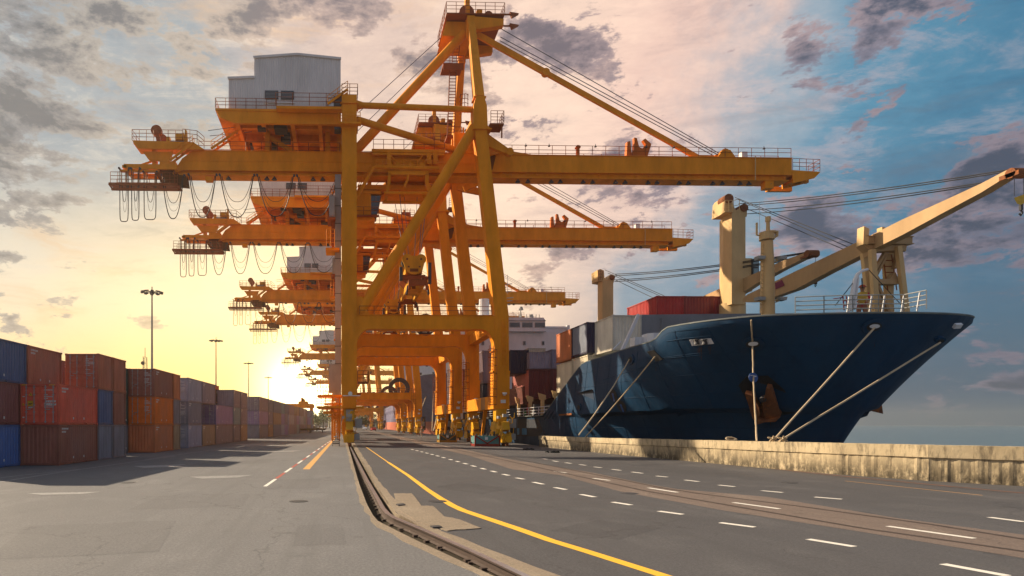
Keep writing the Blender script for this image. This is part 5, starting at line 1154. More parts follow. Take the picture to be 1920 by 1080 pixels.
# accommodation block
Ya = 128
def A(px, py): return W(px, py, Ya)
acc = S(MB().box(A(857, 700).x, A(1052, 700).x, Ya, Ya + 12, 3.7, A(0, 618).z), 'accommodation', M_shipwhite)
MB().box(A(857, 700).x - .0, A(1070, 605).x, Ya + 1.2, Ya + 9, A(0, 625).z, A(0, 607).z + .02).box(A(1020, 605).x, A(1069, 605).x, Ya + 1.0, Ya + 1.2, A(0, 610).z, A(0, 606).z).box(A(1066, 605).x, A(1071, 605).x, Ya + .8, Ya + 1.6, A(0, 614).z, A(0, 604).z).build('bridge_wing', M_shipwhite, acc, O1)
br = MB().prism([(A(880, 0).x, A(0, 619).z), (A(1020, 0).x, A(0, 619).z), (A(1020, 0).x, A(0, 597).z), (A(1017, 0).x, A(0, 592).z), (A(884, 0).x, A(0, 592).z), (A(880, 0).x, A(0, 597).z)], Ya - .8, Ya + 6).build('wheelhouse', M_shipwhite, acc, O1)
MB().box(A(882, 0).x, A(1021, 0).x, Ya - .95, Ya - .8, A(0, 599).z, A(0, 597.5).z).box(A(882, 0).x, A(1021, 0).x, Ya - .9, Ya - .8, A(0, 619.5).z, A(0, 618.5).z).build('roof_edge', M_shipgrey, acc, O1)
for k in range(6):
    x0 = 885 + k * 23.5 - 1; a_, b_ = A(x0, 0).x, A(x0 + 17, 0).x; MB().box(a_ - .15, b_ + .15, Ya - .86, Ya - .8, A(0, 611).z, A(0, 601.6).z).build('window_frame', M_shipgrey, acc, O1); MB().box(a_, b_, Ya - .90, Ya - .865, A(0, 609.6).z, A(0, 602.6).z).build('window', M_glass, acc, O1)
for px in (905, 923, 945, 983, 1018):
    for py in (640, 664):
        MB().box(A(px - 2.6, 0).x, A(px + 2.6, 0).x, Ya - .1, Ya - .02, A(0, py + 4).z, A(0, py - 4).z).build('porthole_frame', M_shipgrey, acc, O1); MB().box(A(px - 1.6, 0).x, A(px + 1.6, 0).x, Ya - .14, Ya - .105, A(0, py + 2.8).z, A(0, py - 2.8).z).build('window', M_glass, acc, O1)
mb = MB()
for px, h, w in ((893, 525, .25), (984, 571, .3)):
    x = A(px, 0).x; mb.path([(x, Ya + 3, A(0, 593).z), (x, Ya + 3, A(0, h).z)], w, 6, .08)
for px, y0 in ((954, 521), (969, 540)):
    pass
x = A(957, 0).x
for py, l in ((520, 14), (535, 12), (547, 16), (553, 14), (560, 10)): mb.path([(A(948, 0).x, Ya + 3, A(0, py + 2).z), (A(948 + l + 6, 0).x, Ya + 3, A(0, py).z)], .09, 5)
mb.path([(A(950, 0).x, Ya + 3, A(0, 593).z), (A(950, 0).x, Ya + 3, A(0, 515).z)], .16, 6).path([(A(959, 0).x, Ya + 3, A(0, 540).z), (A(959, 0).x, Ya + 3, A(0, 502).z)], .06, 5)
mb.cyl((A(1003, 0).x, Ya + 2, A(0, 588).z), (0, 0, 1), .5, .9, 12, .3).cyl((A(982, 0).x, Ya + 2, A(0, 570).z), (0, 0, 1), .55, .7, 12, .3).cyl((A(1002, 0).x, Ya + 2, A(0, 584).z), (0, 0, 1), .35, .5, 10)
for px in (970, 976, 990, 996, 1008, 1014): mb.path([(A(px, 0).x, Ya + 1, A(0, 592).z), (A(px, 0).x, Ya + 1, A(0, 583).z)], .07, 4)
mb.build('radar_mast', M_grey, acc, O1)
MB().cyl((A(918, 0).x, Ya + 5, A(0, 570).z), (0, 0, 1), 1.1, 5, 14).build('funnel', M_shipwhite, acc, O1)
# ---- ship cranes (columns and jibs), centre line X=40
def col(px0, pxm, px1, pyt, pyb, Yf, name_lab=None):
    cz = W((pxm + px1) / 2, pyt, Yf); x0, xm, x1 = W(px0, 500, Yf + 1.2).x, W(pxm, 500, Yf).x, W(px1, 500, Yf).x; zt, zb_ = cz.z, W(0, pyb, Yf).z
    c = S(MB().prismz([(xm, Yf), (x1, Yf + .1), (x1 + .5, Yf + 2.5), (x0 + .6, Yf + 2.9), (x0, Yf + 1.3)], zb_, zt), 'ship_crane', M_cream)
    return c, x0, xm, x1, zt, zb_
c1, x0, xm, x1, zt, zb_ = col(1357, 1372, 1399, 399, 563, 64)
MB().cyl(((xm + x1) / 2 + .2, 65.4, (zb_ + 9) / 2), (0, 0, 1), 1.25, zb_ - 9 + .6, 20).build('pedestal', M_cream, c1, O1, smooth=True)
Z64 = lambda py: W(1380, py, 64).z; X64 = lambda px: W(px, 400, 64).x
MB().prism([(X64(1380), Z64(399)), (X64(1401.5), Z64(405)), (X64(1402), Z64(392)), (X64(1398), Z64(383)), (X64(1391), Z64(384)), (X64(1388), Z64(391)), (X64(1381), Z64(393)), (X64(1376), Z64(385)), (X64(1374), Z64(368)), (X64(1364), Z64(366)), (X64(1360), Z64(372)), (X64(1358), Z64(399))], 64.1, 66.2).build('crane_head', M_cream, c1, O1)
MB().cyl((X64(1396), 64.6, Z64(389)), (0, 1, 0), .42, 1.2, 16).cyl((X64(1367), 64.6, Z64(372)), (0, 1, 0), .5, 1.2, 16).build('head_sheave', M_anchor, c1, O1)
MB().rail([(X64(1356), 63.7, Z64(399)), (X64(1370), 63.7, Z64(399))], 1.2, .4, .04, 2).rail([(X64(1372), 63.7, Z64(399)), (X64(1383), 63.7, Z64(396))], 1.2, .6, .03, 1).box(X64(1355), X64(1371), 63.6, 64.2, Z64(400), Z64(398)).build('head_railing', M_cream, c1, O1)
MB().box(X64(1399), X64(1413), 64.2, 65.8, Z64(545), Z64(483)).build('cab', M_cream, c1, O1)
MB().box(X64(1411), X64(1423), 64.0, 65.6, Z64(528), Z64(485)).build('cab_front', M_dkgrey, c1, O1)
MB().box(X64(1412), X64(1421), 63.93, 63.99, Z64(500), Z64(488)).box(X64(1412.5), X64(1421), 63.93, 63.99, Z64(521), Z64(503)).build('cab_window', flat('sky_glass', (.22, .32, .34), .1), c1, O1)
def jib(pts, X, wt, name='jib', par=None, mat=None):      # pts: (px, py_top, py_bottom)
    mb = MB(); top = [WX(a, b, X) for a, b, c in pts]; bot = []
    for (a, b, c), t_ in zip(pts, top): bot.append(Vector((X, t_.y, WX(a, c, X).z)))
    n = len(pts)
    vs = [v + Vector((-wt / 2, 0, 0)) for v in top] + [v + Vector((-wt / 2, 0, 0)) for v in bot] + [v + Vector((wt / 2, 0, 0)) for v in top] + [v + Vector((wt / 2, 0, 0)) for v in bot]
    fs = []
    for i in range(n - 1): fs += [(i, i + 1, n + i + 1, n + i), (2 * n + i, 3 * n + i, 3 * n + i + 1, 2 * n + i + 1), (i, 2 * n + i, 2 * n + i + 1, i + 1), (n + i, n + i + 1, 3 * n + i + 1, 3 * n + i)]
    fs += [(0, n, 3 * n, 2 * n), (n - 1, 3 * n - 1, 4 * n - 1, 2 * n - 1)]
    mb.add(vs, fs); o = mb.build(name, mat or M_creamd, par, O1)
    return o, top, bot
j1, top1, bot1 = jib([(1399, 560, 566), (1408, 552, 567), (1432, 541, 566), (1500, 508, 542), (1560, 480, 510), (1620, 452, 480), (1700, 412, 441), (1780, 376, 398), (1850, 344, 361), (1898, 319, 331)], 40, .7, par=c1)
MB().cyl(WX(1906, 325, 40), (1, 0, 0), .30, .8, 16).box(39.6, 39.7, WX(1898, 330, 40).y - .7, WX(1885, 330, 40).y, WX(0 + 1890, 338, 40).z, WX(1890, 330, 40).z).build('jib_head', M_anchor, c1, O1)
p = WX(1461, 534.5, 39.6); P = [(1453, 531), (1466, 524.5), (1471, 535), (1454, 543)]
MB().add([WX(a, b, 39.60) for a, b in P] + [WX(a, b, 39.66) for a, b in P], [(0, 1, 2, 3), (0, 1, 5, 4), (1, 2, 6, 5), (2, 3, 7, 6), (3, 0, 4, 7)]).build('jib_sign', M_magenta, c1, O1)
def rope_to(a, b, r=.035, par=None, sag=0.0, name='luffing_rope'):
    a = Vector(a); b = Vector(b); n = 10; pts = [a.lerp(b, i / n) - Vector((0, 0, sag * 4 * (i / n) * (1 - i / n))) for i in range(n + 1)]
    return MB().path(pts, r, 4).build(name, M_dark, par, O1)
hd = lambda px, py: W(px, py, 64.6)
for (a, b), (c, d), x in (((1378, 370), (1602, 459), 39.7), ((1384, 374), (1592, 464), 40.1), ((1402, 392), (1583, 468), 40.4)): rope_to(hd(a, b), WX(c, d, x), .032, c1)
for (a, b), (c, d), x in (((1385, 382), (1893, 318), 39.8), ((1400, 385), (1893, 321), 40.2), ((1400, 394), (1840, 343), 39.9), ((1400, 401), (1840, 346), 40.2)): rope_to(hd(a, b), WX(c, d, x), .036, c1, .25)
c2, x0, xm, x1, zt, zb_ = col(1122, 1130, 1150.5, 526, 640, 92)
Z92 = lambda py: W(1140, py, 92).z; X92 = lambda px: W(px, 500, 92).x
MB().prism([(X92(1122), Z92(526)), (X92(1151), Z92(530)), (X92(1153), Z92(520)), (X92(1150), Z92(514)), (X92(1144), Z92(515)), (X92(1139), Z92(524)), (X92(1134), Z92(522)), (X92(1133), Z92(507)), (X92(1126), Z92(504)), (X92(1121), Z92(506))], 92.1, 94.4).build('crane_head', M_cream, c2, O1)
MB().rail([(X92(1121), 91.8, Z92(526)), (X92(1128), 91.8, Z92(526))], 1.4, .3, .04, 2).cyl((X92(1148), 92.2, Z92(520)), (0, 1, 0), .4, .6, 14).build('head_fitting', M_anchor, c2, O1)
j2, t2, b2 = jib([(1156, 650, 668), (1230, 603, 632), (1330, 552, 588), (1380, 530, 560), (1420, 513, 534), (1470, 490, 506), (1518, 473, 482)], 43, .6, par=c2)
MB().cyl(WX(1522, 476, 43), (1, 0, 0), .34, 1.0, 14).box(42.6, 43.4, WX(1526, 480, 43).y - .2, WX(1508, 480, 43).y, WX(1515, 484, 43).z, WX(1515, 480, 43).z).build('jib_head', M_anchor, c2, O1)
h2 = lambda px, py: W(px, py, 92.4)
for (a, b), (c, d) in (((1134, 506), (1262, 556)), ((1140, 512), (1254, 556)), ((1152, 524), (1232, 556))): rope_to(h2(a, b), W(c, d + 6, 76), .04, c2)
for (a, b), (c, d) in (((1152, 514), (1518, 472)), ((1152, 517), (1518, 474)), ((1152, 525), (1514, 480)), ((1152, 528), (1514, 482))): rope_to(h2(a, b), WX(c, d, 43), .05, c2, .35)
# foremast
mx = W(1440, 590, 50); X50 = lambda px: W(px, 500, 50).x; Z50 = lambda py: W(1440, py, 50).z
ms = S(MB().path([(mx.x, 50, Z50(592)), (mx.x, 50, Z50(505)), (mx.x - .05, 50, Z50(452))], .50, 18, .40), 'foremast', M_cream, smooth=True)
MB().cyl((mx.x - .1, 50, Z50(443)), (0, 0, 1), .56, Z50(436) - Z50(450), 16).cyl((mx.x, 50, Z50(437)), (0, 0, 1), .62, .12, 16).path([(mx.x - .0, 50, Z50(438)), (mx.x, 50, Z50(408))], .16, 8, .12).cyl((mx.x, 50, Z50(411)), (0, 0, 1), .2, .4, 10).path([(mx.x - .5, 50, Z50(442)), (mx.x - .95, 50, Z50(441)), (mx.x - .95, 50, Z50(418))], .08, 6).path([(mx.x + .5, 50, Z50(445)), (mx.x + .75, 50, Z50(442)), (mx.x + .75, 50, Z50(433))], .12, 6).build('masthead', M_cream, ms, O1)
MB().ladder((mx.x - .62, 49.9, Z50(588)), (mx.x - .52, 49.9, Z50(452)), .22, (1, 0, 0), .35, .05).build('mast_ladder', M_cream, ms, O1)
for py in (490, 566):
    for sg in (-1, 1):
        MB().path([(mx.x, 49.9, Z50(py)), (mx.x + sg * .95, 49.8, Z50(py - 4))], .07, 6).path([(mx.x, 49.9, Z50(py + 6)), (mx.x + sg * .9, 49.8, Z50(py - 2))], .05, 6).build('lamp_bracket', M_cream, ms, O1)
        MB().prism([(mx.x + sg * .65, Z50(py - 1)), (mx.x + sg * 1.15, Z50(py - 1)), (mx.x + sg * 1.22, Z50(py - 7)), (mx.x + sg * .6, Z50(py - 7))], 49.4, 50.0).build('floodlight', M_grey, ms, O1)
MB().path([(mx.x - .7, 50, Z50(437)), (mx.x - .72, 50, Z50(380))], .02, 4).build('whip_aerial', M_shipwhite, ms, O1)
# jib crutch tower on the forecastle
Yc = 44.6; CX_ = lambda px: W(px, 500, Yc).x; CZ = lambda py: W(1665, py, Yc).z
zb0 = 9.6
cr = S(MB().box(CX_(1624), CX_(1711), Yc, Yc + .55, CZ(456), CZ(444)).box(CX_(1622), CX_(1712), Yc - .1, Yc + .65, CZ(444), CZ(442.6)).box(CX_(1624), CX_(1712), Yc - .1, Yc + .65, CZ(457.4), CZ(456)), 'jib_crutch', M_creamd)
MB().prism([(CX_(1616.5), CZ(459)), (CX_(1626), CZ(459)), (CX_(1628), CZ(430)), (CX_(1618), CZ(425.5))], Yc - .1, Yc + .5).box(CX_(1654), CX_(1659), Yc, Yc + .45, CZ(442.5), CZ(425.5)).box(CX_(1660), CX_(1664.5), Yc, Yc + .45, CZ(442.5), CZ(427)).box(CX_(1683), CX_(1688), Yc, Yc + .45, CZ(442.5), CZ(425)).box(CX_(1697), CX_(1703), Yc, Yc + .45, CZ(442.5), CZ(425)).build('crutch_horn', M_cream, cr, O1)
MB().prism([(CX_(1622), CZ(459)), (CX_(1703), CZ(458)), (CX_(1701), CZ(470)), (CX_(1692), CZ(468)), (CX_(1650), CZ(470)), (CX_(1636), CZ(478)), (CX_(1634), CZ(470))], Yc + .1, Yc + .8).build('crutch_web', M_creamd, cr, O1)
def leg_(a, b, w, n='leg', m=M_cream): MB().beam(a, b, w, .3, w, .3, up=(0, 1, 0)).build(n, m, cr, O1)
def CP(px, py, dy=0): v = W(px, py, Yc); return Vector((v.x, Yc + dy, v.z if py < 572 else zb0))
leg_(CP(1635, 468), CP(1644, 576), .38); leg_(CP(1641, 468, 1), CP(1658, 576, 1), .36); leg_(CP(1684, 462), CP(1703, 576), .34); leg_(CP(1700, 462, 1.2), CP(1692, 576, 1.2), .3); leg_(CP(1682, 470, .9), CP(1690, 576, .9), .5)
for a, b in (((1672, 470), (1650, 507)), ((1676, 472), (1655, 512)), ((1655, 524), (1694, 576)), ((1652, 530), (1678, 574)), ((1696, 468), (1690, 500))): leg_(CP(*a, .6), CP(*b, .6), .17, 'brace', M_creamd)
MB().box(CX_(1651), CX_(1692), Yc + .2, Yc + .8, CZ(531), CZ(522)).prism([(CX_(1651), CZ(522)), (CX_(1658), CZ(522)), (CX_(1650), CZ(510))], Yc + .3, Yc + .7).prism([(CX_(1674), CZ(522)), (CX_(1692), CZ(522)), (CX_(1686), CZ(508))], Yc + .3, Yc + .7).build('tie_beam', M_creamd, cr, O1)
MB().ladder(CP(1680, 472, .75), CP(1690, 540, .75), .7, (1, 0, 0), .4, .05).build('ladder', M_redor, cr, O1)
# davit, ladder on the forecastle
Yd_ = 43.2; D_ = lambda px, py: W(px, py, Yd_)
S(MB().path([D_(1593, 583), D_(1597, 560), D_(1603, 525), D_(1608, 514), D_(1616, 508), D_(1627, 505)], .16, 8, .09).path([D_(1602, 580), D_(1606, 545), D_(1609, 520)], .09, 6).path([D_(1597, 560), D_(1606, 548)], .06, 5), 'davit', M_shipwhite)
S(MB().path([D_(1602, 527), D_(1566, 573)], .03, 4).path([D_(1628, 505), D_(1692, 574)], .03, 4).path([D_(1617, 540), D_(1616, 522)], .05, 4), 'davit_wire', M_dark)
S(MB().ladder(D_(1586, 582), D_(1583.5, 555), .25, (1, 0, 0), .28, .045), 'ladder', M_red)
S(MB().path([D_(1563, 560), D_(1572, 559), D_(1582, 557)], .03, 4), 'hose', M_red)
# things hanging from the jibs
o = empty('hook_block', WX(1912, 380, 40), 'yellow hook block hanging from the tip of the long tan jib at the right edge', 'hook block'); oo = o.location.copy()
c = WX(1913, 376, 40); s_ = 1 / 31.5
MB().prismx([(c.y - 14 * s_, c.z + 9 * s_), (c.y + 14 * s_, c.z + 12 * s_), (c.y + 16 * s_, c.z - 2 * s_), (c.y + 6 * s_, c.z - 10 * s_), (c.y - 8 * s_, c.z - 8 * s_)], 39.7, 40.3)
hb = MB().add([W(*p, c.y - .25) for p in ((1901, 371), (1921, 364), (1926, 370), (1922, 380), (1914, 384), (1907, 382))] + [W(*p, c.y + .25) for p in ((1901, 371), (1921, 364), (1926, 370), (1922, 380), (1914, 384), (1907, 382))], [tuple(range(6)), tuple(range(11, 5, -1))] + [(i, (i + 1) % 6, (i + 1) % 6 + 6, i + 6) for i in range(6)])
hb.build('cheek_plate', M_yellow, o, oo)
MB().tube(W(1914, 383, c.y), W(1914.5, 394, c.y), .09, 8).path([W(1914.5, 394, c.y), W(1917, 399, c.y), W(1914, 404, c.y), W(1911, 400, c.y)], .05, 6).build('hook', M_dkgrey, o, oo)
for px in (1902, 1919): MB().tube(W(px, 368, c.y), W(px, 334, c.y), .025, 4).build('hoist_rope', M_wire, o, oo)
p = W(1529, 527, 52); o = MB().tube(W(1529, 524, 51.5), W(1529, 480, 51.5), .02, 4).cyl(W(1529, 529, 51.5), (0, 0, 1), .13, .35, 8).path([W(1529, 532, 51.5), W(1530.5, 535, 51.5), W(1529, 537.5, 51.5), W(1527.3, 535, 51.5)], .04, 5).build('cargo_hook', M_dark, None, p)
tag(o, 'small black cargo hook dangling just below the long tan jib', 'hook')
# ================================================================ CONTAINERS
def cont_meshes(L, Wd=2.44, Hh=2.59):
    R = {}
    w = Wd / 2
    def corr(mb, along, x_fixed, a0, a1, z0, z1, pitch, depth, axis, sgn):
        n = max(4, int(round((a1 - a0) / pitch))); p = (a1 - a0) / n; prof = []
        for i in range(n):
            s = a0 + i * p; prof += [(s, 0), (s + p * .32, 0), (s + p * .5, -depth), (s + p * .82, -depth)]
        prof.append((a1, 0)); vs = []
        for a, d in prof:
            for z in (z0, z1): vs.append((x_fixed + sgn * d, a, z) if axis == 'y' else (a, x_fixed + sgn * d, z))
        mb.add(vs, [(2 * i, 2 * i + 2, 2 * i + 3, 2 * i + 1) for i in range(len(prof) - 1)])
    mb = MB()
    corr(mb, 1, w - .03, .08, L - .08, .14, Hh - .1, .29, .045, 'y', 1)
    corr(mb, 1, -w + .03, .08, L - .08, .14, Hh - .1, .29, .045, 'y', -1)
    corr(mb, 1, L - .03, -w + .08, w - .08, .14, Hh - .1, .29, .045, 'x', 1)
    mb.add([(-w + .05, .05, Hh - .03), (w - .05, .05, Hh - .03), (w - .05, L - .05, Hh - .03), (-w + .05, L - .05, Hh - .03)], [(0, 1, 2, 3)])
    mb.box(-w + .2, w - .2, .2, L - .2, -.02, .13)
    R['body'] = mb
    mb = MB()
    for sx_ in (-1, 1):
        for y in (0, L - .12):
            x = sx_ * (w - .06); mb.box(x - .06, x + .06, y, y + .12, .12, Hh - .12)
            mb.box(x - .085, x + .085, y - .01, y + .17, 0, .12).box(x - .085, x + .085, y - .01, y + .17, Hh - .118, Hh)
        x = sx_ * (w - .03); mb.box(x - .03, x + .03, .12, L - .12, Hh - .1, Hh - .006)
        # bottom rail with fork pockets
        ys = [.17, L / 2 - 1.1, L / 2 - .75, L / 2 + .75, L / 2 + 1.1, L - .17] if L > 5 else [.17, L - .17]
        for i in range(0, len(ys), 2): mb.box(x - .03, x + .03, ys[i], ys[i + 1], .02, .15)
        mb.box(x - .025, x + .02, .17, L - .17, .10, .148)
    for y in (.0, L - .1): mb.box(-w + .12, w - .12, y, y + .1, Hh - .14, Hh - .02).box(-w + .12, w - .12, y, y + .1, .03, .16)
    R['frame'] = mb
    mb = MB(); corr(mb, 1, .05, -w + .12, w - .12, .16, Hh - .13, .29, .045, 'x', -1); R['end_panel'] = mb
    for nm, xa, xb in (('door_l', -w + .125, -.015), ('door_r', .015, w - .125)):
        mb = MB(); z0, z1 = .17, Hh - .15; n = 5; zs = []; 
        for i in range(n):
            a = z0 + (z1 - z0) * i / n; p = (z1 - z0) / n; zs += [(a, 0), (a + p * .35, 0), (a + p * .45, .035), (a + p * .9, .035)]
        zs.append((z1, 0)); vs = []
        for z, d in zs: vs += [(xa + .05, .04 + d, z), (xb - .05, .04 + d, z)]
        mb.add(vs, [(2 * i, 2 * i + 1, 2 * i + 3, 2 * i + 2) for i in range(len(zs) - 1)])
        for x in (xa, xb - .05): mb.box(x, x + .05, .02, .08, z0, z1)
        R[nm] = mb
    for nm, x in (('bar0', -.86), ('bar1', -.36), ('bar2', .36), ('bar3', .86)):
        x *= w / 1.22
        mb = MB().tube((x, -.01, .1), (x, -.01, Hh - .08), .028, 6)
        for z in (.18, .8, 1.25, 1.9, Hh - .22): mb.box(x - .06, x + .06, -.03, .03, z - .035, z + .035)
        mb.box(min(x, x + .3 * (1 if x > 0 else 1)), x + .3, -.05, -.02, .95, 1.0) if nm in ('bar0', 'bar2') else mb.box(x - .3, x, -.05, -.02, 1.1, 1.15)
        R[nm] = mb
    mk = MB(); random.seed(int(L * 10))
    z = Hh - .42
    for k in range(7):
        x = w - .95; 
        for j in range(random.randint(3, 7)): ww = random.uniform(.04, .08); mk.box(x, x + ww, .008, .014, z, z + .055); x += ww + .025
        z -= random.choice((.12, .12, .3))
    R['marking'] = mk
    sm = MB(); z = Hh - .32
    for k in range(2):
        y = .45
        for j in range(8 - 3 * k): sm.box(w - .034, w - .026, y, y + .07, z, z + .11); y += .11
        z -= .2
    for yy in (L * .35, L * .62): sm.box(w - .034, w - .026, yy, yy + .12, .35, .5)
    R['side_print'] = sm
    return R
_cm = {}
def getm(L, H=2.59):
    k = (round(L, 2), round(H, 2))
    if k not in _cm:
        R = cont_meshes(L, 2.44, H); out = {}
        for n_, mb in R.items():
            me = bpy.data.meshes.new('container_' + n_); me.from_pydata([Vector(v) for v in mb.v], [], mb.f); me.update()
            me.materials.append(M_cont if n_[:3] not in ('bar', 'mar', 'sid') else (M_steel if n_[:3] == 'bar' else M_wht)); out[n_] = me
        _cm[k] = out
    return _cm[k]
def part(name, me, par, col_=None):
    o = bpy.data.objects.new(name, me); COL.objects.link(o); o.parent = par
    if col_: o.color = (*col_, 1)
    return o
def container(loc, rz, L, col_, label, group, end='panel', detail=2, scale=(1, 1, 1), H=2.59, endcol=None):
    r = empty('shipping_container', loc, label, 'container', group, rz); r.scale = scale
    m = getm(L, H)
    part('body', m['body'], r, col_); part('frame', m['frame'], r, tuple(c * .8 for c in (endcol or col_)))
    if L > 4 and not label.startswith('hazy'): part('side_print', m['side_print'], r)
    if end == 'panel' or detail < 1: part('end_panel', m['end_panel'], r, endcol or col_)
    else:
        for d, bs in (('door_l', ('bar0', 'bar1')), ('door_r', ('bar2', 'bar3'))):
            dd = part('door', m[d], r, endcol or col_)
            for b_ in bs: part('locking_bar', m[b_], dd)
        part('marking', m['marking'], r)
    return r
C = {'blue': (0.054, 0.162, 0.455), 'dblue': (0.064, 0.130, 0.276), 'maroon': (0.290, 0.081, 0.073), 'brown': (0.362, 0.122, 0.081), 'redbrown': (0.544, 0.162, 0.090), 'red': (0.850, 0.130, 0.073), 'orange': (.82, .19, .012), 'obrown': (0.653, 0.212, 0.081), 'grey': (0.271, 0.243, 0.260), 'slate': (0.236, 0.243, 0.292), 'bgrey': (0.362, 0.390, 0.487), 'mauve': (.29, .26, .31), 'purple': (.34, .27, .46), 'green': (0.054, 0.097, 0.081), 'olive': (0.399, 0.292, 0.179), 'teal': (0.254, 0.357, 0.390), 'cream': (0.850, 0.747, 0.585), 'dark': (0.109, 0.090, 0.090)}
CN = {'blue': 'blue', 'dblue': 'dark blue', 'maroon': 'maroon', 'brown': 'brown', 'redbrown': 'rust red', 'red': 'bright red', 'orange': 'bright orange', 'obrown': 'orange brown', 'grey': 'grey', 'slate': 'slate grey', 'bgrey': 'blue grey', 'mauve': 'mauve grey', 'purple': 'lilac', 'green': 'dark green', 'olive': 'olive', 'teal': 'teal', 'dark': 'dark'}
# the row of stacks along the left of the road
P0 = Vector((-18.0, 36.0, 0)); RDIR = Vector((sin(radians(2.1)), cos(radians(2.1)), 0)); RZ = -radians(2.1); RN = Vector((RDIR.y, -RDIR.x, 0))
def t_at(px, off=0.0):
    r = ray(px, 796); o = P0 - RN * off      # solve (o + t*RDIR) parallel to ray
    return (o.x * r[1] - o.y * r[0]) / (RDIR.y * r[0] - RDIR.x * r[1])
tiers = ['bottom', 'second tier', 'third tier', 'fourth tier']
GRP = 'containers stacked in a row along the left of the road'
def stack(px0, px1, cols, off, where, ends=None, lens=None, gap=.06):
    t0, t1 = t_at(px0, off), (t_at(px1, off) if px1 is not None else None)
    if t1 is None: t1 = t0 + 6.06
    L = max(1.6, t1 - t0 - gap)
    for k, c_ in enumerate(cols):
        if c_ is None: continue
        nm, lab = c_ if isinstance(c_, tuple) else (c_, None)
        loc = P0 + RDIR * (t0 + gap / 2) - RN * (off + 1.22) + Vector((0, 0, 2.592 * k + .003))
        e = (ends or {}).get(k, 'panel')
        lab = lab or f"{CN[nm]} container, {tiers[k]}, {where}".replace(', of', ' of')
        container(loc, RZ, L, C[nm], lab, GRP, e)
    return t0, t1
def jit(c_, r): return c_
t0, t1 = stack(-75, 50, ['blue', 'maroon', 'dblue'], 2.5, 'of the nearest stack at the left')
t0, t1 = stack(51.5, 116, [None, None, 'redbrown'], 2.5, 'directly above the red one with white locking bars')
stack(110, 183, [('brown', 'brown container on the ground beneath the bright red one'), ('red', 'bright red container with white locking bars and yellow warning labels on its doors')], 0, '', {1: 'door'})
stack(184.5, 212, ['slate', ('dblue', 'dull blue container between the red one and a rust red one'), ('redbrown', 'rust red container with doors, resting above the dull blue one')], 0, 'just right of the bright red one', {2: 'door'})
stack(213, 236, [('grey', 'grey framed container on the ground left of the orange stack'), 'brown', 'redbrown'], 0, 'between the dull blue and the orange containers')
stack(213, 250, [('grey', 'grey container on the ground in the gap left of the orange stack'), ('green', 'dark green container behind the orange stack, second tier'), ('green', 'dark green container behind the orange stack, third tier')], 2.5, '', {1: 'door', 2: 'door'})
stack(290, 325, [('obrown', 'orange brown container on the ground under the bright orange one'), ('orange', 'bright orange container with plain side and lettered doors'), ('brown', 'brown container with lettered doors on top of the bright orange one')], 0, '', {1: 'door', 2: 'door'})
stack(326, 338, ['olive', 'grey', 'obrown'], 0, 'just right of the orange stack')
stack(353, 379, ['bgrey', 'slate', ('bgrey', 'blue grey container with a brighter blue patch on its side, third tier')], 0, 'of the blue grey stack with doors showing', {0: 'door', 1: 'door', 2: 'door'})
stack(380, 404, ['olive', None, 'mauve'], 0, 'next after the blue grey stack')
stack(405, 437, ['grey', ('purple', 'lilac container with small orange label on its doors, first of the lilac ones')], 0, 'below the first lilac container', {1: 'door'})
stack(405, 436, [None, None, ('dark', 'dark container with doors above and behind the first lilac one')], 2.5, '', {2: 'door'})
stack(438, 451, ['grey', 'teal', 'mauve'], 0, 'right of the first lilac container')
stack(452, 464, ['olive', 'mauve', 'mauve'], 0, 'second column right of the first lilac container')
stack(486, 503, ['slate', ('purple', 'lilac container, second tier, in front of the third lamp post'), 'mauve'], 0, 'by the foot of the third lamp post', {1: 'door', 2: 'door'})
stack(504, 512, ['olive', 'mauve', 'slate'], 0, 'just beyond the third lamp post')
ordn = ['first', 'second', 'third', 'fourth', 'fifth', 'sixth', 'seventh', 'eighth', 'ninth', 'tenth', 'eleventh', 'twelfth']
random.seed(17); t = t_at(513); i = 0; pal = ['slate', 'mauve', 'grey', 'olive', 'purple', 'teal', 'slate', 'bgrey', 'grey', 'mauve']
while t < 205 and i < 12:
    gap_ = 2.2 if i % 3 == 2 else .15; loc = None
    for k in range(3):
        if k == 2 and i in (4, 9): continue
        c_ = pal[(i * 7 + k * 3 + (i * k) % 4) % len(pal)] if not (k == 1 and i % 4 == 1) else 'purple'
        loc = P0 + RDIR * (t + .05) - RN * 1.22 + Vector((0, 0, 2.592 * k + .003)); L = 6.06 if i % 3 else 12.19
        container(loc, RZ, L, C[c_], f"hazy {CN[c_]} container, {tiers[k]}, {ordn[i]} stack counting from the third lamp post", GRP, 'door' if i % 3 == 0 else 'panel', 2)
    t += L + gap_; i += 1
# second rank behind, tops showing here and there
random.seed(23); k = 0
for px, c_ in ((117, 'redbrown'), (372, 'obrown'), (416, 'dark'), (470, 'mauve'), (528, 'olive')):
    pass
stack(117, 168, [None, None, ('maroon', 'maroon container end showing between the rust red one and the doors beside it')], 5.0, '', {2: 'door'})
o_ = P0 + RDIR * (t_at(392, 2.5)) - RN * 3.75 + Vector((0, 0, 5.8)); container(o_, RZ, 6.06, C['obrown'], 'orange brown container peeping over the blue grey stack', GRP)
for px in (300, 345): 
    o_ = P0 + RDIR * t_at(px, 2.6) - RN * 3.85; 
    for k in range(2): container(o_ + Vector((0, 0, 2.6 * k)), RZ, 6.06, C['brown'], f"brown container hidden in the rank behind the {'orange' if px == 300 else 'blue grey'} stack, tier {'one' if k == 0 else 'two'}", GRP)
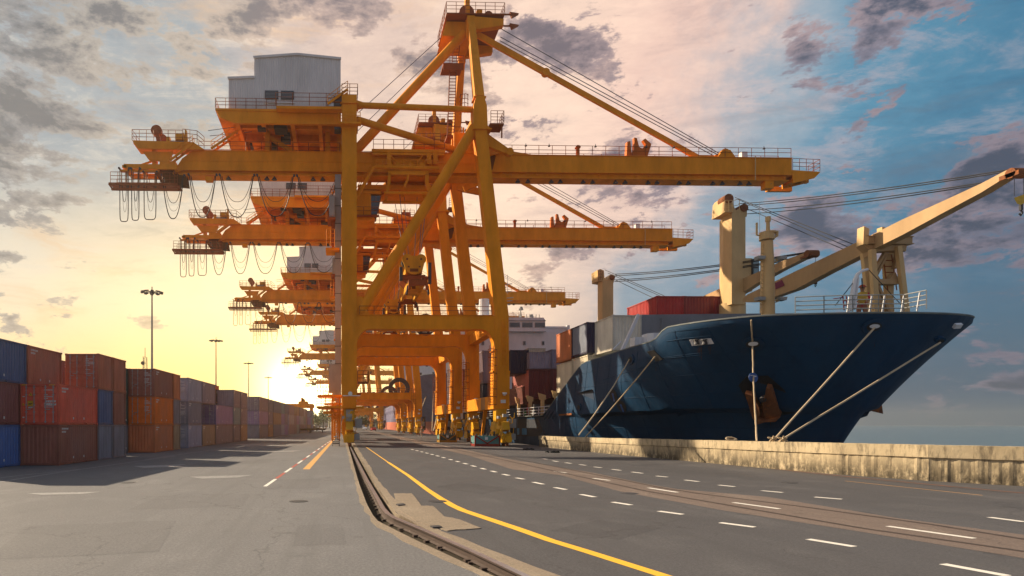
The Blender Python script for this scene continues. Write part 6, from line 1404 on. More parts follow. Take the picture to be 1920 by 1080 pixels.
# hazard labels on the red container
tr_ = t_at(110); base = P0 + RDIR * (tr_ + .03) - RN * 1.22; redc = [o for o in bpy.data.objects if o.get('label', '').startswith('bright red container with white')][0]
def onface(mb, name, mat): o = mb.build(name, mat, redc); return o
onface(MB().prism([(-.70, 1.83), (-.46, 1.83), (-.58, 2.04)], .0, .008), 'warning_triangle', M_yellow); onface(MB().prism([(-1.12, 1.22), (-.98, 1.22), (-1.05, 1.38)], .0, .008), 'warning_triangle', M_yellow)
onface(MB().box(-.77, -.43, .0, .008, 1.18, 1.5), 'warning_label', M_yellow); onface(MB().box(-.72, -.48, -.003, -.001, 1.32, 1.36).box(-.72, -.55, -.003, -.001, 1.26, 1.29).box(-.6, -.56, -.003, -.001, 1.88, 1.96), 'label_text', M_dark)
onface(MB().box(-.74, -.46, .0, .008, 1.05, 1.11).box(-1.1, -.98, 0, .008, .42, .5).box(-1.1, -.95, 0, .008, 1.75, 1.8), 'label_strip', M_wht)
mb = MB(); random.seed(1)
for r_, z in enumerate((1.42, 1.22)):
    x = .42 if r_ == 1 else .40
    for j in range(5): mb.box(x, x + .08, .0, .008, z, z + .11 if j % 2 else z + .09).box(x + .02, x + .1, 0, .008, z + .05, z + .12); x += .13
onface(mb, 'code_print', M_wht)
mb = MB()
for k in range(4): mb.prism([(-1.15 + k * .08, 2.47), (-1.11 + k * .08, 2.47), (-1.08 + k * .08, 2.56), (-1.12 + k * .08, 2.56)], -.02, -.012).prism([(.6 + k * .1, 2.47), (.64 + k * .1, 2.47), (.68 + k * .1, 2.56), (.64 + k * .1, 2.56)], -.02, -.012)
onface(mb, 'hazard_stripes', M_yellow)

# ship containers, measured in the photograph: far edge, near edge, right edge, top and bottom at the near edge
SG = 'containers stowed on the blue ship'
def ship_cont(pxf, pxn, pxr, yt, yb, X, col_, label, endcol=None, xr=None, end='panel'):
    n_ = WX(pxn, yb, X); f_ = WX(pxf, yb, X); top = WX(pxn, yt, X); Hh = top.z - n_.z; L = abs(f_.y - n_.y); r_ = W(pxr, yb, n_.y); Wd = r_.x - X
    m = container(Vector((X + Wd / 2, n_.y, n_.z)), 0, round(min(12.19, max(2.5, L)) / (Hh / 2.59) * 4) / 4, col_, label, SG, end, 2, (Wd / 2.44, 1, Hh / 2.59), 2.59, endcol)
    m.scale.y = L / (round(min(12.19, max(2.5, L)) / (Hh / 2.59) * 4) / 4)
    return m, n_, Wd, Hh
mcol = (.16, .025, .025)
_, p, w_, h_ = ship_cont(1043, 1071, 1098, 616, 673, 26.6, (.66, .20, .07), 'orange container on the ship, upper tier left of a grey one')
_, p2, w2_, h2_ = ship_cont(1072, 1101, 1148, 603.5, 662, 26.6, (.24, .27, .33), 'blue grey container on the ship with a navy end, right of the orange one', (.02, .02, .07))
ship_cont(1044, 1072, 1110, 676, 733, 26.6, (.80, .70, .50), 'cream container on the ship directly under the orange one')
ship_cont(1073, 1102, 1150, 665, 722, 26.6, (.80, .71, .52), 'cream container on the ship directly under the blue grey one')
ship_cont(1112, 1149, 1203, 590, 657, 27.4, (.82, .76, .62), 'white container with corrugated end nearest the forecastle')
# red trio behind the breakwater: same depth, side by side
rn = W(1231, 590, 66.5); rt = W(1231, 554.5, 66.5); Hh = rt.z - rn.z + .8
rx = [W(p, 590, 66.5).x for p in (1231, 1283, 1335, 1387)]
for i, (c_, lab) in enumerate((((.52, .03, .025), 'leftmost and brightest of the three red containers behind the grey breakwater'), ((.30, .035, .035), 'middle one of the three red containers behind the grey breakwater'), ((.28, .035, .04), 'rightmost of the three red containers, touching the ship crane column'))):
    Wd = rx[i + 1] - rx[i] - .05
    container(Vector(((rx[i] + rx[i + 1]) / 2, 66.5, rn.z - .8)), 0, 6.06, c_, lab, SG, 'panel', 2, (Wd / 2.44, 1.15, Hh / 2.59))
# aft lower group
ship_cont(960, 992, 1033.5, 692, 747, 26.8, (.50, .15, .12), 'salmon red container on the ship beside the crane leg, lower tier', mcol)
a = W(992, 692, WX(992, 747, 26.8).y); YY = a.y
def front_cont(px0, px1, yt, yb, Y, col_, lab, L=6.06, corr=True):
    p, q = W(px0, yb, Y), W(px1, yt, Y); return container(Vector(((p.x + q.x) / 2, Y, p.z)), 0, L, col_, lab, SG, 'panel', 2, ((q.x - p.x) / 2.44, 1, (q.z - p.z) / 2.59))
front_cont(1034.5, 1076, 692, 743, YY, mcol, 'dark maroon container end on the ship left of the cream ones')
front_cont(957, 991.5, 656, 700, YY + 1.5, (.015, .015, .05), 'navy container on the ship above the salmon red one')
front_cont(992.5, 1033, 660, 691.5, YY + .2, (.30, .28, .36), 'pale lilac ribbed container above the dark maroon one on the ship')
front_cont(1034, 1075, 655, 691, YY + .3, (.24, .23, .32), 'lilac ribbed container end beside the cream ones on the ship')
front_cont(990, 1023, 653, 660, YY + 4, (.60, .52, .38), 'cream container top just visible over the lilac ribbed one')
for i, (px0, px1, yt, yb, X, c_, lab) in enumerate(((905, 925, 657, 718, 0, (.28, .22, .26), 'mauve container seen between the two legs of the nearest crane'), (905, 925, 719, 745, 0, (.02, .03, .06), 'navy container seen between the legs of the nearest crane, lower one'), (868, 879, 693, 728, 0, (.40, .13, .10), 'salmon container seen just left of the far waterside leg'), (868, 879, 729, 762, 0, (.45, .16, .12), 'pale red container low behind the far waterside leg'), (879, 890, 722, 760, 0, (.08, .12, .18), 'slate blue container low behind the far waterside leg'))):
    front_cont(px0, px1 + 20, yt, yb, 108 + i * .6 + (8 if i > 1 else 0), c_, lab)
random.seed(31)
for k in range(3):
    for j in range(4):
        x = 26.6 + j * 4.9; cc = random.choice(((.22, .07, .05), (.05, .09, .16), (.35, .30, .24), (.30, .10, .08)))
        container(Vector((x + 1.2, 88 + k * 13 + 1, 5.6)), 0, 12.19, cc, f"{['near','middle','far'][k]} bay deck cargo container, {['quay side','second','third','seaward'][j]} position aft on the ship", SG)

# ================================================================ BACKGROUND SHIPS
H2 = Hull(44, 18, [(-4, 268), (0, 262), (4, 257), (8, 248), (14, 236), (22, 226)], [(200, 22.0), (232, 21.5), (240, 19.5), (262, 19.0), (270, 12.5), (400, 12.0)], 400, 22, 75, 19, 9.0)
O2 = Vector((44, 300, 0)); sh2 = empty('cargo_ship', O2, 'lilac grey ship with salmon red underside seen through the crane portals', 'ship')
H2.build(sh2, O2, hullmat('lilac_hull', (.16, .155, .26), (.55, .17, .11), 3.9), M_deck, 60, 20)
a2_ = MB().box(30, 60, 300, 316, 10, 41).build('accommodation', M_shipwhite, sh2, O2)
Y3 = 300
for px, py in ((779, 701), (789, 701), (812.6, 700), (779, 717.5), (789, 717.5), (769, 701), (769, 717), (800, 685), (779, 685)):
    a = W(px, py, Y3); MB().box(a.x - .5, a.x + .5, Y3 - .12, Y3 - .02, a.z - .6, a.z + .6).build('window', M_dkgrey, a2_, O2)
mb = MB()
for k in range(9): x = 28.5 + k * .9; mb.box(x, x + .25, 275, 275.3, 12, 16 + (k % 3)).box(x, x + .6, 275, 275.2, 14, 14.3)
mb.build('winch_gear', M_yel, sh2, O2)
MB().tube(W(775, 808, 230), W(801, 737, 245), .15, 5).build('mooring_line', M_rope, sh2, O2); MB().tube(W(810, 808, 225), W(813, 722, 240), .2, 5).build('mooring_line', M_rope, sh2, O2); MB().tube(W(813, 808, 220), W(827, 748, 240), .2, 5).build('mooring_line', M_rope, sh2, O2)
O3 = Vector((44, 440, 0)); sh3 = empty('cargo_ship', O3, 'distant dark green hulled ship with deck cargo under the low portal', 'ship')
H3 = Hull(44, 17, [(-4, 425), (4, 415), (12, 405)], [(300, 7), (900, 7)], 520, 18, 50, 9, 3)
H3.build(sh3, O3, hullmat('dark_green_hull', (.02, .045, .045), None, 0), M_deck, 40, 12)
for k in range(5): MB().box(28 + k * 5.5, 33 + k * 5.5, 425, 437, 9.5, 20 - (k % 2) * 3).build('deck_cargo', paint_once('dark_red_cargo', (.15, .04, .04)), sh3, O3)
MB().box(29, 58, 425.5, 436, 6.4, 9.5).build('hatch', M_shipgrey, sh3, O3)

# ================================================================ SMALL QUAY THINGS
# mooring ropes
def rope(pts, r, lab, sag=0):
    P = []
    for a, b in zip(pts, pts[1:]):
        for k in range(8): P.append(a.lerp(b, k / 8) - Vector((0, 0, sag * 4 * (k / 8) * (1 - k / 8))))
    P.append(pts[-1]); c = P[0].lerp(P[-1], .5); random.seed(int(r * 1000)); P = [P[0]] + [p + Vector((random.uniform(-.015, .015), 0, random.uniform(-.015, .015))) for p in P[1:-1]] + [P[-1]]
    o = MB().path(P, r, 7).build('mooring_rope', M_rope, None, P[0], smooth=True)
    return tag(o, lab, 'rope', 'mooring ropes of the blue ship')
def wall_at(px, py, dx=.3):
    r = ray(px, py); best = None
    for s in range(0, 400):
        p, h = wp(min(len(WB) - 1.001, s / 60)); k = (p.x + dx) / r[0]; 
        if abs(r[1] * k - p.y) < .12: best = Vector((p.x + dx, p.y, h)); break
    return best or W(px, py, 40)
K1, K2, K3, K4 = wall_at(1085, 816), wall_at(1097, 816), wall_at(1419, 825), wall_at(1450, 825)
n_out = lambda p: H1.normal(p) * .15
def hh_(px, py): p = H1.hit(px, py); return p + n_out(p)
rope([K1, hh_(1183, 674)], .05, 'leftmost slack mooring rope, running up to the oval fairlead', .25)
rope([K2, hh_(1231, 667)], .055, 'second mooring rope from the left, running to the square port', .15)
rope([K3, W(1415, 760, 40.3), W(1412, 690, 41.5), hh_(1412, 646), hh_(1409, 600)], .055, 'near vertical mooring rope carrying the round blue rat guard')
rope([K4, hh_(1637, 613)], .06, 'thick mooring rope rising steeply to the fairlead high on the bow')
rope([wall_at(1462, 825), hh_(1760, 640)], .06, 'lowest mooring rope, stretching rightward to the stem of the ship')
for p, lab in ((K4, 'frayed knot of the steep bow rope lying on the parapet'), (wall_at(1468, 820), 'frayed knot of the long low rope just above the parapet')):
    mb = MB(); random.seed(7)
    for k in range(16):
        a = Vector((random.uniform(-1, 1), random.uniform(-1, 1), random.uniform(-.6, 1))).normalized(); mb.path([p + Vector((0, 0, .16)), p + Vector((0, 0, .16)) + a * .14, p + Vector((0, 0, .1)) + a * .26 + Vector((0, 0, random.uniform(-.08, .06)))], .04, 5)
    tag(mb.build('rope_knot', M_rope, None, p), lab, 'rope knot')
p = W(1412.5, 708, 41.2); g_ = empty('rat_guard', p, 'round blue rat guard with small white lettering on the vertical rope', 'rat guard')
MB().cyl(p, (.1, -1, .1), .34, .03, 28).build('disc', M_blue, g_, p)
mb = MB(); random.seed(3); x = -.22
for j in range(8): mb.box(p.x + x, p.x + x + .03, p.y - .07, p.y - .06, p.z + .12 - j * .008, p.z + .17 - j * .008); x += .05
mb.box(p.x + .0, p.x + .14, p.y - .07, p.y - .06, p.z + .04, p.z + .065); mb.build('lettering', M_wht, g_, p)
c = wall_at(1372, 821); mb = MB(); pts = [c + Vector((.3 * cos(a), .12 * sin(a), .12 + .1 * sin(a * 1.0))) for a in [i * 2 * pi / 14 for i in range(15)]]; mb.path(pts, .045, 6).path([q + Vector((.12, .05, -.03)) for q in pts], .04, 6)
tag(mb.build('rope_coil', M_rope, None, c), 'small coil of rope left on top of the parapet', 'rope coil')
# bollards of the mooring
for (px, py), lab in (((1012, 817), 'dark bollard at the left end of the parapet'),):
    p = wall_at(px + 6, py); tag(MB().cyl(p + Vector((0, 0, .2)), (0, 0, 1), .16, .45, 12).cyl(p + Vector((0, 0, .42)), (0, 0, 1), .24, .12, 12).build('bollard', M_dkgrey, None, p), lab, 'bollard')
# debris lumps on the road
random.seed(12)
for (px, py, n_), lab in (((988, 843.5, 5), 'left heap of dark rope scraps lying on the road'), ((1030, 849, 3), 'small middle heap of dark scraps on the road'), ((1042, 849, 6), 'right heap of dark rope scraps on the road near the parapet')):
    c = G(px, py); mb = MB()
    for k in range(n_): q = c + Vector((random.uniform(-.5, .5), random.uniform(-.2, .2), .07)); mb.path([q, q + Vector((random.uniform(.1, .3), random.uniform(-.1, .1), random.uniform(0, .1))), q + Vector((random.uniform(.25, .45), random.uniform(-.1, .1), -.03))], .08, 6)
    tag(mb.build('rope_scraps', M_dark, None, c), lab, 'debris')
# teal ballast boxes in steel cradles next to the bogies
def ballast(px0, px1, pyb, pyt, c1_, c2_, lab, sidepx):
    a, b = G(px0, pyb), G(px1, pyb); Y = (a.y + b.y) / 2; z1 = W(px0, pyt, Y).z; x0, x1 = a.x, b.x; D_ = 2.4; s0 = x0 - (0 if True else 0)
    o = Vector(((x0 + x1) / 2, Y, 0)); r = empty('ballast_box', o, lab, 'ballast box', 'steel boxes beside the waterside bogies'); Bq = lambda mb, n, m: mb.build(n, m, r, o)
    Bq(MB().box(x0 + .1, x1 - .1, Y + .1, Y + D_, .28, z1 - .1), 'box_body', c1_)
    mb = MB()
    for x in (x0, x1 - .14): mb.box(x, x + .14, Y, Y + .14, 0, z1).box(x, x + .14, Y + D_ - .1, Y + D_ + .04, 0, z1)
    mb.box(x0 + .14, x1 - .14, Y + .01, Y + .12, 0, .3).box(x0, x0 + .1, Y + .14, Y + D_ - .1, .0, .3).box(x1 - .1, x1, Y + .14, Y + D_ - .1, 0, .3)
    mb.beam((x0 + .14, Y + .05, z1 - .1), ((x0 + x1) / 2, Y + .05, .35), .08, .14).beam((x1 - .14, Y + .05, z1 - .1), ((x0 + x1) / 2, Y + .05, .35), .08, .14)
    Bq(mb, 'steel_frame', c2_)
    Bq(MB().box((x0 + x1) / 2 - .3, (x0 + x1) / 2 + .05, Y - .02, Y + .0, z1 - .55, z1 - .2), 'label_plate', M_wht)
    mb = MB()
    for k in range(7): x = x0 + .3 + k * (x1 - x0 - .6) / 6; mb.cyl((x, Y + .3, z1 + .02), (0, 0, 1), .09, .28, 8)
    Bq(mb, 'lug', M_dkgrey)
    mb = MB()
    for k in range(4): y = Y + .35 + k * .5; mb.box(x0 + .02, x0 + .09, y, y + .32, .5, z1 - .25)
    Bq(mb, 'side_slat', M_bstr2)
M_bstr2 = paint_once('pale_teal_slats', (.25, .48, .46)); M_rframe = paint_once('dark_red_frame', (.28, .03, .02)); M_dkteal = paint_once('dark_teal_panel', (.06, .10, .09)); M_yframe = paint_once('ochre_frame', (.40, .20, .02))
ballast(890, 938, 837, 816, M_teal, M_rframe, 'teal box in a red diagonal braced frame beside the nearest waterside bogie', 875)
ballast(824, 857, 829.5, 813.5, M_dkteal, M_yframe, 'dark box in an ochre frame beside the second waterside bogie', 815)
# floodlight masts
lx_, ly_ = None, None
def lamp_mast(px, pt, Y, lab, first=[None]):
    b = W(px, 796, Y); h = W(px, pt, Y).z; o = Vector((b.x, Y, 0)); r = empty('lamp_mast', o, lab, 'lamp mast', 'tall floodlight masts behind the container row')
    MB().path([o, (o.x, Y, h)], .32, 10, .14).build('pole', M_grey, r, o, smooth=True)
    MB().cyl((o.x, Y, h - .4), (0, 0, 1), .5, .5, 12).cyl((o.x, Y, h + .3), (0, 0, 1), .1, 1.0, 6).build('mast_head', M_dkgrey, r, o)
    for k in range(10):
        a = k * 2 * pi / 10; d = Vector((cos(a), sin(a), 0)); p = Vector((o.x, Y, h - .3)); mb = MB().path([p, p + d * 1.5 + Vector((0, 0, .05))], .05, 4); q = p + d * 1.85; mb.beam(q - d * .35 + Vector((0, 0, .05)), q + d * .35 + Vector((0, 0, -.1)), .6, .25); mb.build('lamp_head', M_dkgrey, r, o)
lamp_mast(285, 545, 125, 'nearest and tallest of the floodlight masts, above the orange stack'); lamp_mast(405, 637, 197, 'second floodlight mast from the left'); lamp_mast(466, 680, 272, 'third floodlight mast from the left'); lamp_mast(503, 707, 354, 'farthest floodlight mast, faint in the sun glow')
o = Vector((W(272, 796, 200).x, 200, 0)); r = empty('lattice_tower', o, 'small lattice radio tower just left of the tallest lamp mast', 'tower'); h = W(272, 658, 200).z; mb = MB()
for sx_ in (-1, 1):
    for sy in (-1, 1): mb.path([(o.x + sx_ * 1.0, 200 + sy * 1.0, 0), (o.x + sx_ * .45, 200 + sy * .45, h - 2)], .09, 4)
for k in range(12):
    z = k * (h - 2) / 12; w0 = 1.0 - .55 * k / 12; w1 = 1.0 - .55 * (k + 1) / 12; z1 = (k + 1) * (h - 2) / 12; mb.path([(o.x - w0, 199, z), (o.x + w1, 199, z1)], .05, 3).path([(o.x + w0, 199, z), (o.x - w1, 199, z1)], .05, 3).path([(o.x - w1, 199, z1), (o.x + w1, 199, z1)], .05, 3)
mb.build('lattice', M_dkgrey, r, o); MB().path([(o.x, 200, h - 2), (o.x, 200, h + 1)], .1, 5).cyl((o.x - .5, 199.3, h - 4), (0, 1, 0), .6, .4, 10).cyl((o.x + .4, 199.3, h - 7), (0, 1, 0), .5, .4, 10).build('antenna', M_dkgrey, r, o)
# yard gantry at the far end
Yg = 245; g0 = W(583, 812, Yg); o = Vector((g0.x - 8, Yg, 0)); r = empty('yard_gantry', o, 'rubber tyred yard gantry standing over the far end of the container row', 'yard crane'); zt_ = W(583, 760, Yg).z
for X in (g0.x - 17, g0.x):
    for y in (Yg, Yg + 9): MB().box(X - .45, X + .45, y - .4, y + .4, 1.2, zt_).build('leg', M_or, r, o)
    MB().box(X - .5, X + .5, Yg - 1, Yg + 10, .8, 1.6).build('sill', M_or, r, o)
    for y in (Yg - .2, Yg + 9.2): MB().cyl((X, y, .7), (1, 0, 0), .7, .6, 14).build('wheel', M_dark, r, o)
for y in (Yg, Yg + 9): MB().box(g0.x - 18, g0.x + 1, y - .5, y + .5, zt_ - .9, zt_ + .6).build('girder', M_or, r, o)
MB().box(g0.x - 5, g0.x - 1.5, Yg - .5, Yg + 9.5, zt_ + .6, zt_ + 1.6).cyl((g0.x - 3, Yg + 1, zt_ + 2), (0, 1, 0), .7, 2, 10).box(g0.x - 4, g0.x - 3, Yg, Yg + 1, zt_ + 1.6, zt_ + 3).build('trolley', M_or, r, o)
# parked flat trailers
def trailer(px, py, L, lab, rz, col_):
    p = G(px, py); r = empty('flatbed_trailer', p, lab, 'trailer', 'flatbed trailers parked at the far end', rz); z0 = Vector((0, 0, 0))
    MB().box(-1.2, 1.2, 0, L, 1.1, 1.35).box(-.5, .5, .3, L - .3, .8, 1.1).box(-1.2, 1.2, 0, .15, 1.35, 2.2).build('bed', col_, r, z0)
    for y in (L - 1.2, L - 2.5):
        for x in (-.95, .95): MB().cyl((x, y, .5), (1, 0, 0), .5, .35, 14).build('wheel', M_dark, r, z0)
    MB().box(-.8, -.6, 1.2, 1.4, 0, 1.0).box(.6, .8, 1.2, 1.4, 0, 1.0).build('landing_leg', M_dkgrey, r, z0)
M_ol = paint_once('olive_trailer_paint', (.20, .15, .06))
trailer(590, 812, 12, 'olive flatbed trailer parked crosswise at the far left of the quay end', radians(80), M_ol); trailer(612, 811, 12, 'brown flatbed trailer behind the crane landing platform', radians(88), paint_once('brown_trailer_paint', (.14, .09, .05))); trailer(600, 808, 12, 'farthest flatbed trailer, half hidden by the other trailers', radians(85), M_ol)
# ================================================================ PEOPLE
def person(loc, rz, h, label, pose='stand', top=(.6, .6, .58), legs=(.08, .09, .12), skin=(.35, .18, .10), hat=None, sleeves=True, hair=(.02, .015, .01), vest=None):
    r = empty('person', loc, label, 'person', None, rz); s = h / 1.75
    if pose == 'walk': ft = [(.10, .30, .05), (-.10, -.32, .10)]; kn = [(.10, .14, .50), (-.10, -.02, .48)]; hd_ = [(.27, -.22, .86), (-.27, .24, .90)]; el = [(.25, -.10, 1.12), (-.25, .04, 1.12)]
    elif pose == 'lean': ft = [(.12, .05, .05), (-.12, .0, .05)]; kn = [(.11, -.03, .50), (-.11, -.03, .50)]; hd_ = [(.12, -.38, 1.10), (-.14, -.36, 1.05)]; el = [(.26, -.15, 1.12), (-.27, -.12, 1.12)]
    else: ft = [(.11, .0, .05), (-.11, .02, .05)]; kn = [(.11, -.01, .50), (-.11, 0, .50)]; hd_ = [(.27, -.14, .84), (-.28, -.02, .80)]; el = [(.27, -.0, 1.10), (-.27, .02, 1.10)]
    lean = -.10 if pose == 'lean' else 0
    V = [((0, 0, .93), .15), ((0, lean * .4, 1.10), .135), ((0, lean, 1.34), .155), ((0, lean * 1.2, 1.47), .06), ((0, lean * 1.4, 1.53), .058), ((0, lean * 1.5 - .01, 1.62), .098), ((0, lean * 1.5, 1.70), .08)]
    E = [(0, 1), (1, 2), (2, 3), (3, 4), (4, 5), (5, 6)]
    for k, sg in ((0, 1), (1, -1)):
        b = len(V); f = ft[k]; V += [((sg * .10, 0, .86), .10), (kn[k], .065), ((f[0], f[1] + .03, f[2] + .05), .042), ((f[0], f[1] - .02, f[2] + .0), .045), ((f[0], f[1] - .17, f[2] - .01), .035)]; E += [(0, b), (b, b + 1), (b + 1, b + 2), (b + 2, b + 3), (b + 3, b + 4)]
        b = len(V); V += [((sg * .18, lean, 1.40), .062), (el[k], .045), (hd_[k], .030), ((hd_[k][0], hd_[k][1] - .03, hd_[k][2] - .08), .038)]; E += [(2, b), (b, b + 1), (b + 1, b + 2), (b + 2, b + 3)]
        hx, hy, hz = hd_[k]; 
        for q in range(4): b2_ = len(V); V += [((hx + (q - 1.5) * .018, hy - .05, hz - .13), .009), ((hx + (q - 1.5) * .02, hy - .06, hz - .175), .007)]; E += [(b + 3, b2_), (b2_, b2_ + 1)]
        b2_ = len(V); V += [((hx - sg * .045, hy - .06, hz - .10), .010)]; E += [(b + 3, b2_)]
    me = bpy.data.meshes.new('body'); me.from_pydata([Vector(v) * s for v, _ in V], E, []); ob = bpy.data.objects.new('body', me); COL.objects.link(ob)
    md = ob.modifiers.new('skin', 'SKIN'); 
    for i, (_, rr) in enumerate(V): me.skin_vertices[0].data[i].radius = (rr * s, rr * s)
    me.skin_vertices[0].data[0].use_root = True
    sb = ob.modifiers.new('sub', 'SUBSURF'); sb.levels = 1; sb.render_levels = 1
    dg = bpy.context.evaluated_depsgraph_get(); nm = bpy.data.meshes.new_from_object(ob.evaluated_get(dg)); ob.modifiers.clear(); ob.data = nm; bpy.data.meshes.remove(me); nm.name = 'body'
    pid = '%02d' % len([o for o in bpy.data.objects if o.name.startswith('person')])
    mats = [flat('skin_tone', skin, .5), flat('shirt_cloth', top, .8), flat('trouser_cloth', legs, .8), flat('shoe_leather', (.03, .025, .02), .6), flat('vest_cloth', vest or top, .7)]
    for m_ in mats: nm.materials.append(m_)
    for p in nm.polygons:
        c_ = p.center / s; mi = 1
        if c_.z > 1.49 and abs(c_.x) < .13: mi = 0
        elif c_.z < .11: mi = 3
        elif c_.z < .93 and abs(c_.x) < .21: mi = 2
        else:
            for hnd in hd_:
                if (c_ - Vector(hnd)).length < .16 and c_.z < hnd[2] + .01: mi = 0
            if mi == 1 and vest and abs(c_.x) < .17 and c_.z > 1.0: mi = 4
        p.material_index = mi; p.use_smooth = True
    ob.parent = r
    y0 = lean * 1.5
    hb_ = MB(); 
    if hat:
        rings = [(.0, .112), (.05, .108), (.09, .085), (.115, .04)]
        for (z0, r0), (z1, r1) in zip(rings, rings[1:]): hb_.path([(0, y0, 1.66 + z0), (0, y0, 1.66 + z1)], r0, 14, r1)
        hb_.cyl((0, y0 - .03, 1.665), (0, 0, 1), .14, .015, 14)
        hb_.v = [tuple(Vector(v) * s) for v in hb_.v]; hb_.build('helmet', flat('helmet_shell', hat, .35), r)
    else:
        hb_.path([(0, y0 + .03, 1.56), (0, y0 + .025, 1.66), (0, y0 + .02, 1.74)], .10, 12, .07); hb_.v = [tuple(Vector(v) * s) for v in hb_.v]; hb_.build('hair', flat('dark_hair', hair, .7), r)
    fc = MB().prism([(-.012, 1.58), (.012, 1.58), (0, 1.63)], y0 - .125, y0 - .09).box(-.04, -.02, y0 - .103, y0 - .095, 1.625, 1.64).box(.02, .04, y0 - .103, y0 - .095, 1.625, 1.64).box(-.025, .025, y0 - .102, y0 - .09, 1.553, 1.562)
    fc.v = [tuple(Vector(v) * s) for v in fc.v]; fc.build('face', flat('face_feature', tuple(c * .4 for c in skin)), r)
    return r
pw = G(790, 821.5); person((pw.x, pw.y, 0), radians(200), 1.75, 'person in pale overalls and cap walking away along the quay', 'walk', (.62, .56, .50), (.50, .46, .42), hat=(.6, .55, .45))
pb = W(1616, 577, 43.8); person((pb.x, 43.8, 9.62), radians(-35), W(1616, 536, 43.8).z - 9.62, 'person in red coverall and yellow vest leaning over the bow railing', 'lean', (.45, .03, .05), (.30, .12, .06), hat=(.5, .08, .02), vest=(.55, .35, .04))
pr = WX(990, 782, 26.9); person((26.9, pr.y, 3.5), radians(-80), 2.0, 'person in bright red coverall standing at the ship side rail', 'stand', (.50, .02, .02), (.40, .02, .02), hat=(.6, .1, .05))
# ================================================================ FAR BACKGROUND
def tree(x, y, h, w, lab, seed, col_=(.05, .09, .03)):
    random.seed(seed); o = Vector((x, y, 0)); r = empty('tree', o, lab, 'tree', 'trees beyond the end of the quay')
    mb = MB().path([o, (x + .1, y, h * .35), (x, y, h * .6)], .35, 7, .15)
    cs = []
    for k in range(7):
        a = random.uniform(0, 2 * pi); rr = random.uniform(.2, .42) * w; z = h * random.uniform(.45, .85); c_ = Vector((x + cos(a) * rr, y + sin(a) * rr, z)); cs.append(c_); mb.path([(x, y, h * random.uniform(.3, .5)), c_], .12, 5, .05)
    mb.build('trunk', flat('bark', (.06, .045, .03), .9), r, o)
    mb = MB()
    for c_ in cs + [Vector((x, y, h * .8))]:
        for k in range(70):
            d = Vector((random.gauss(0, 1), random.gauss(0, 1), random.gauss(0, .7))).normalized() * random.uniform(.5, 1) ** .5 * w * .26; p = c_ + d; u = Vector((random.uniform(-1, 1), random.uniform(-1, 1), random.uniform(-1, 1))).normalized(); v = u.cross(Vector((random.uniform(-1, 1), random.uniform(-1, 1), random.uniform(-1, 1)))).normalized(); q = random.uniform(.25, .5)
            mb.add([p - u * q, p + v * q, p + u * q, p - v * q], [(0, 1, 2, 3)])
    mb.build('crown', M_leaf, r, o, recalc=False)
def leafmat():
    m, t, b = MAT('tree_leaves'); n = tnoise(t, .5, 5, .6); c = tmix(t, tmap(t, n, .35, .65), (.035, .07, .018), (.09, .14, .035)); t.links.new(c, b.inputs['Base Color']); b.inputs['Roughness'].default_value = .7
    return m
M_leaf = leafmat()
names = ['leftmost', 'second', 'third', 'fourth', 'fifth', 'sixth', 'seventh', 'eighth', 'ninth']
for k, (px, Y, h, w) in enumerate(((583, 420, 11, 9), (594, 400, 8, 8), (606, 390, 12, 11), (618, 430, 15, 12), (628, 410, 17, 13), (637, 440, 14, 12), (676, 460, 9, 9), (684, 400, 7, 7), (695, 470, 12, 11))):
    p = W(px, 796, Y); tree(p.x, Y, h, w, f"{names[k]} green tree from the left, beyond the end of the quay", 40 + k)
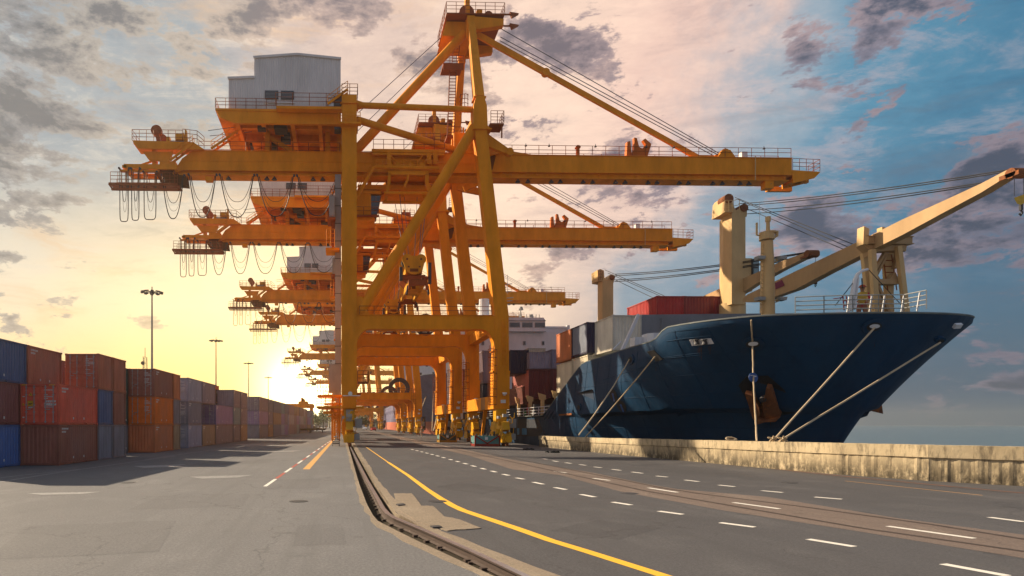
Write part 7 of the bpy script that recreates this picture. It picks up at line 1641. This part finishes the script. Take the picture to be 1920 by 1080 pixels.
def shed(px0, px1, pt, Y, lab, mat, nwin):
    a, b = W(px0, 796, Y), W(px1, 796, Y); z = W(px0, pt, Y).z; o = Vector((a.x, Y, 0)); r = empty('warehouse', o, lab, 'building', 'low buildings beyond the quay')
    MB().box(a.x, b.x, Y, Y + 20, 0, z).build('wall', mat, r, o); MB().prism([(a.x - .5, z), (b.x + .5, z), ((a.x + b.x) / 2, z + 2.2)], Y - .5, Y + 20.5).build('roof', M_shipgrey, r, o)
    for k in range(nwin): x = a.x + (k + .5) * (b.x - a.x) / nwin; MB().box(x - 1.0, x + 1.0, Y - .1, Y - .02, z * .45, z * .75).build('window', M_dkgrey, r, o)
shed(664, 700, 781, 560, 'pale low warehouse seen through the crane portals', M_shipwhite, 5); shed(590, 615, 783, 600, 'grey warehouse beyond the trees at the end of the yard', M_shipgrey, 4); shed(640, 660, 777, 590, 'tall pale building behind the landside crane legs', M_shipwhite, 3)
# vehicles and huts far down the quay
def car(px, py, lab, col_, rz=0):
    p = G(px, py); r = empty('parked_car', p, lab, 'car', 'small vehicles far down the quay', rz); z0 = Vector((0, 0, 0))
    MB().prismx([(-2.1, .35), (2.1, .35), (2.15, .8), (1.2, .95), (.6, 1.45), (-1.2, 1.48), (-1.9, .95), (-2.15, .8)], -.85, .85).build('body', col_, r, z0)
    MB().prismx([(.55, .95), (1.1, .97), (.5, 1.4), (-1.1, 1.42), (-1.7, .97)], -.87, .87).build('window', M_glass, r, z0)
    for x in (-.8, .8):
        for y in (-1.35, 1.35): MB().cyl((x, y, .33), (1, 0, 0), .33, .2, 12).build('wheel', M_dark, r, z0)
car(684, 806.5, 'white car parked far down the quay under the portals', M_shipwhite); car(700, 808, 'red car parked far down the quay beside the far bogies', M_red, .1)
# ================================================================ AIR
hz = MB().box(-2700, 3700, -80, 3600, -8, 75).build('haze', bpy.data.materials.new('haze'))
m = hz.data.materials[0]; m.use_nodes = True; t = m.node_tree; t.nodes.clear(); v = t.nodes.new('ShaderNodeVolumePrincipled'); oo_ = t.nodes.new('ShaderNodeOutputMaterial'); t.links.new(v.outputs[0], oo_.inputs['Volume'])
v.inputs['Density'].default_value = HAZE_D; v.inputs['Color'].default_value = (1.0, .93, .82, 1); v.inputs['Anisotropy'].default_value = HAZE_G
tag(hz, kind='stuff')
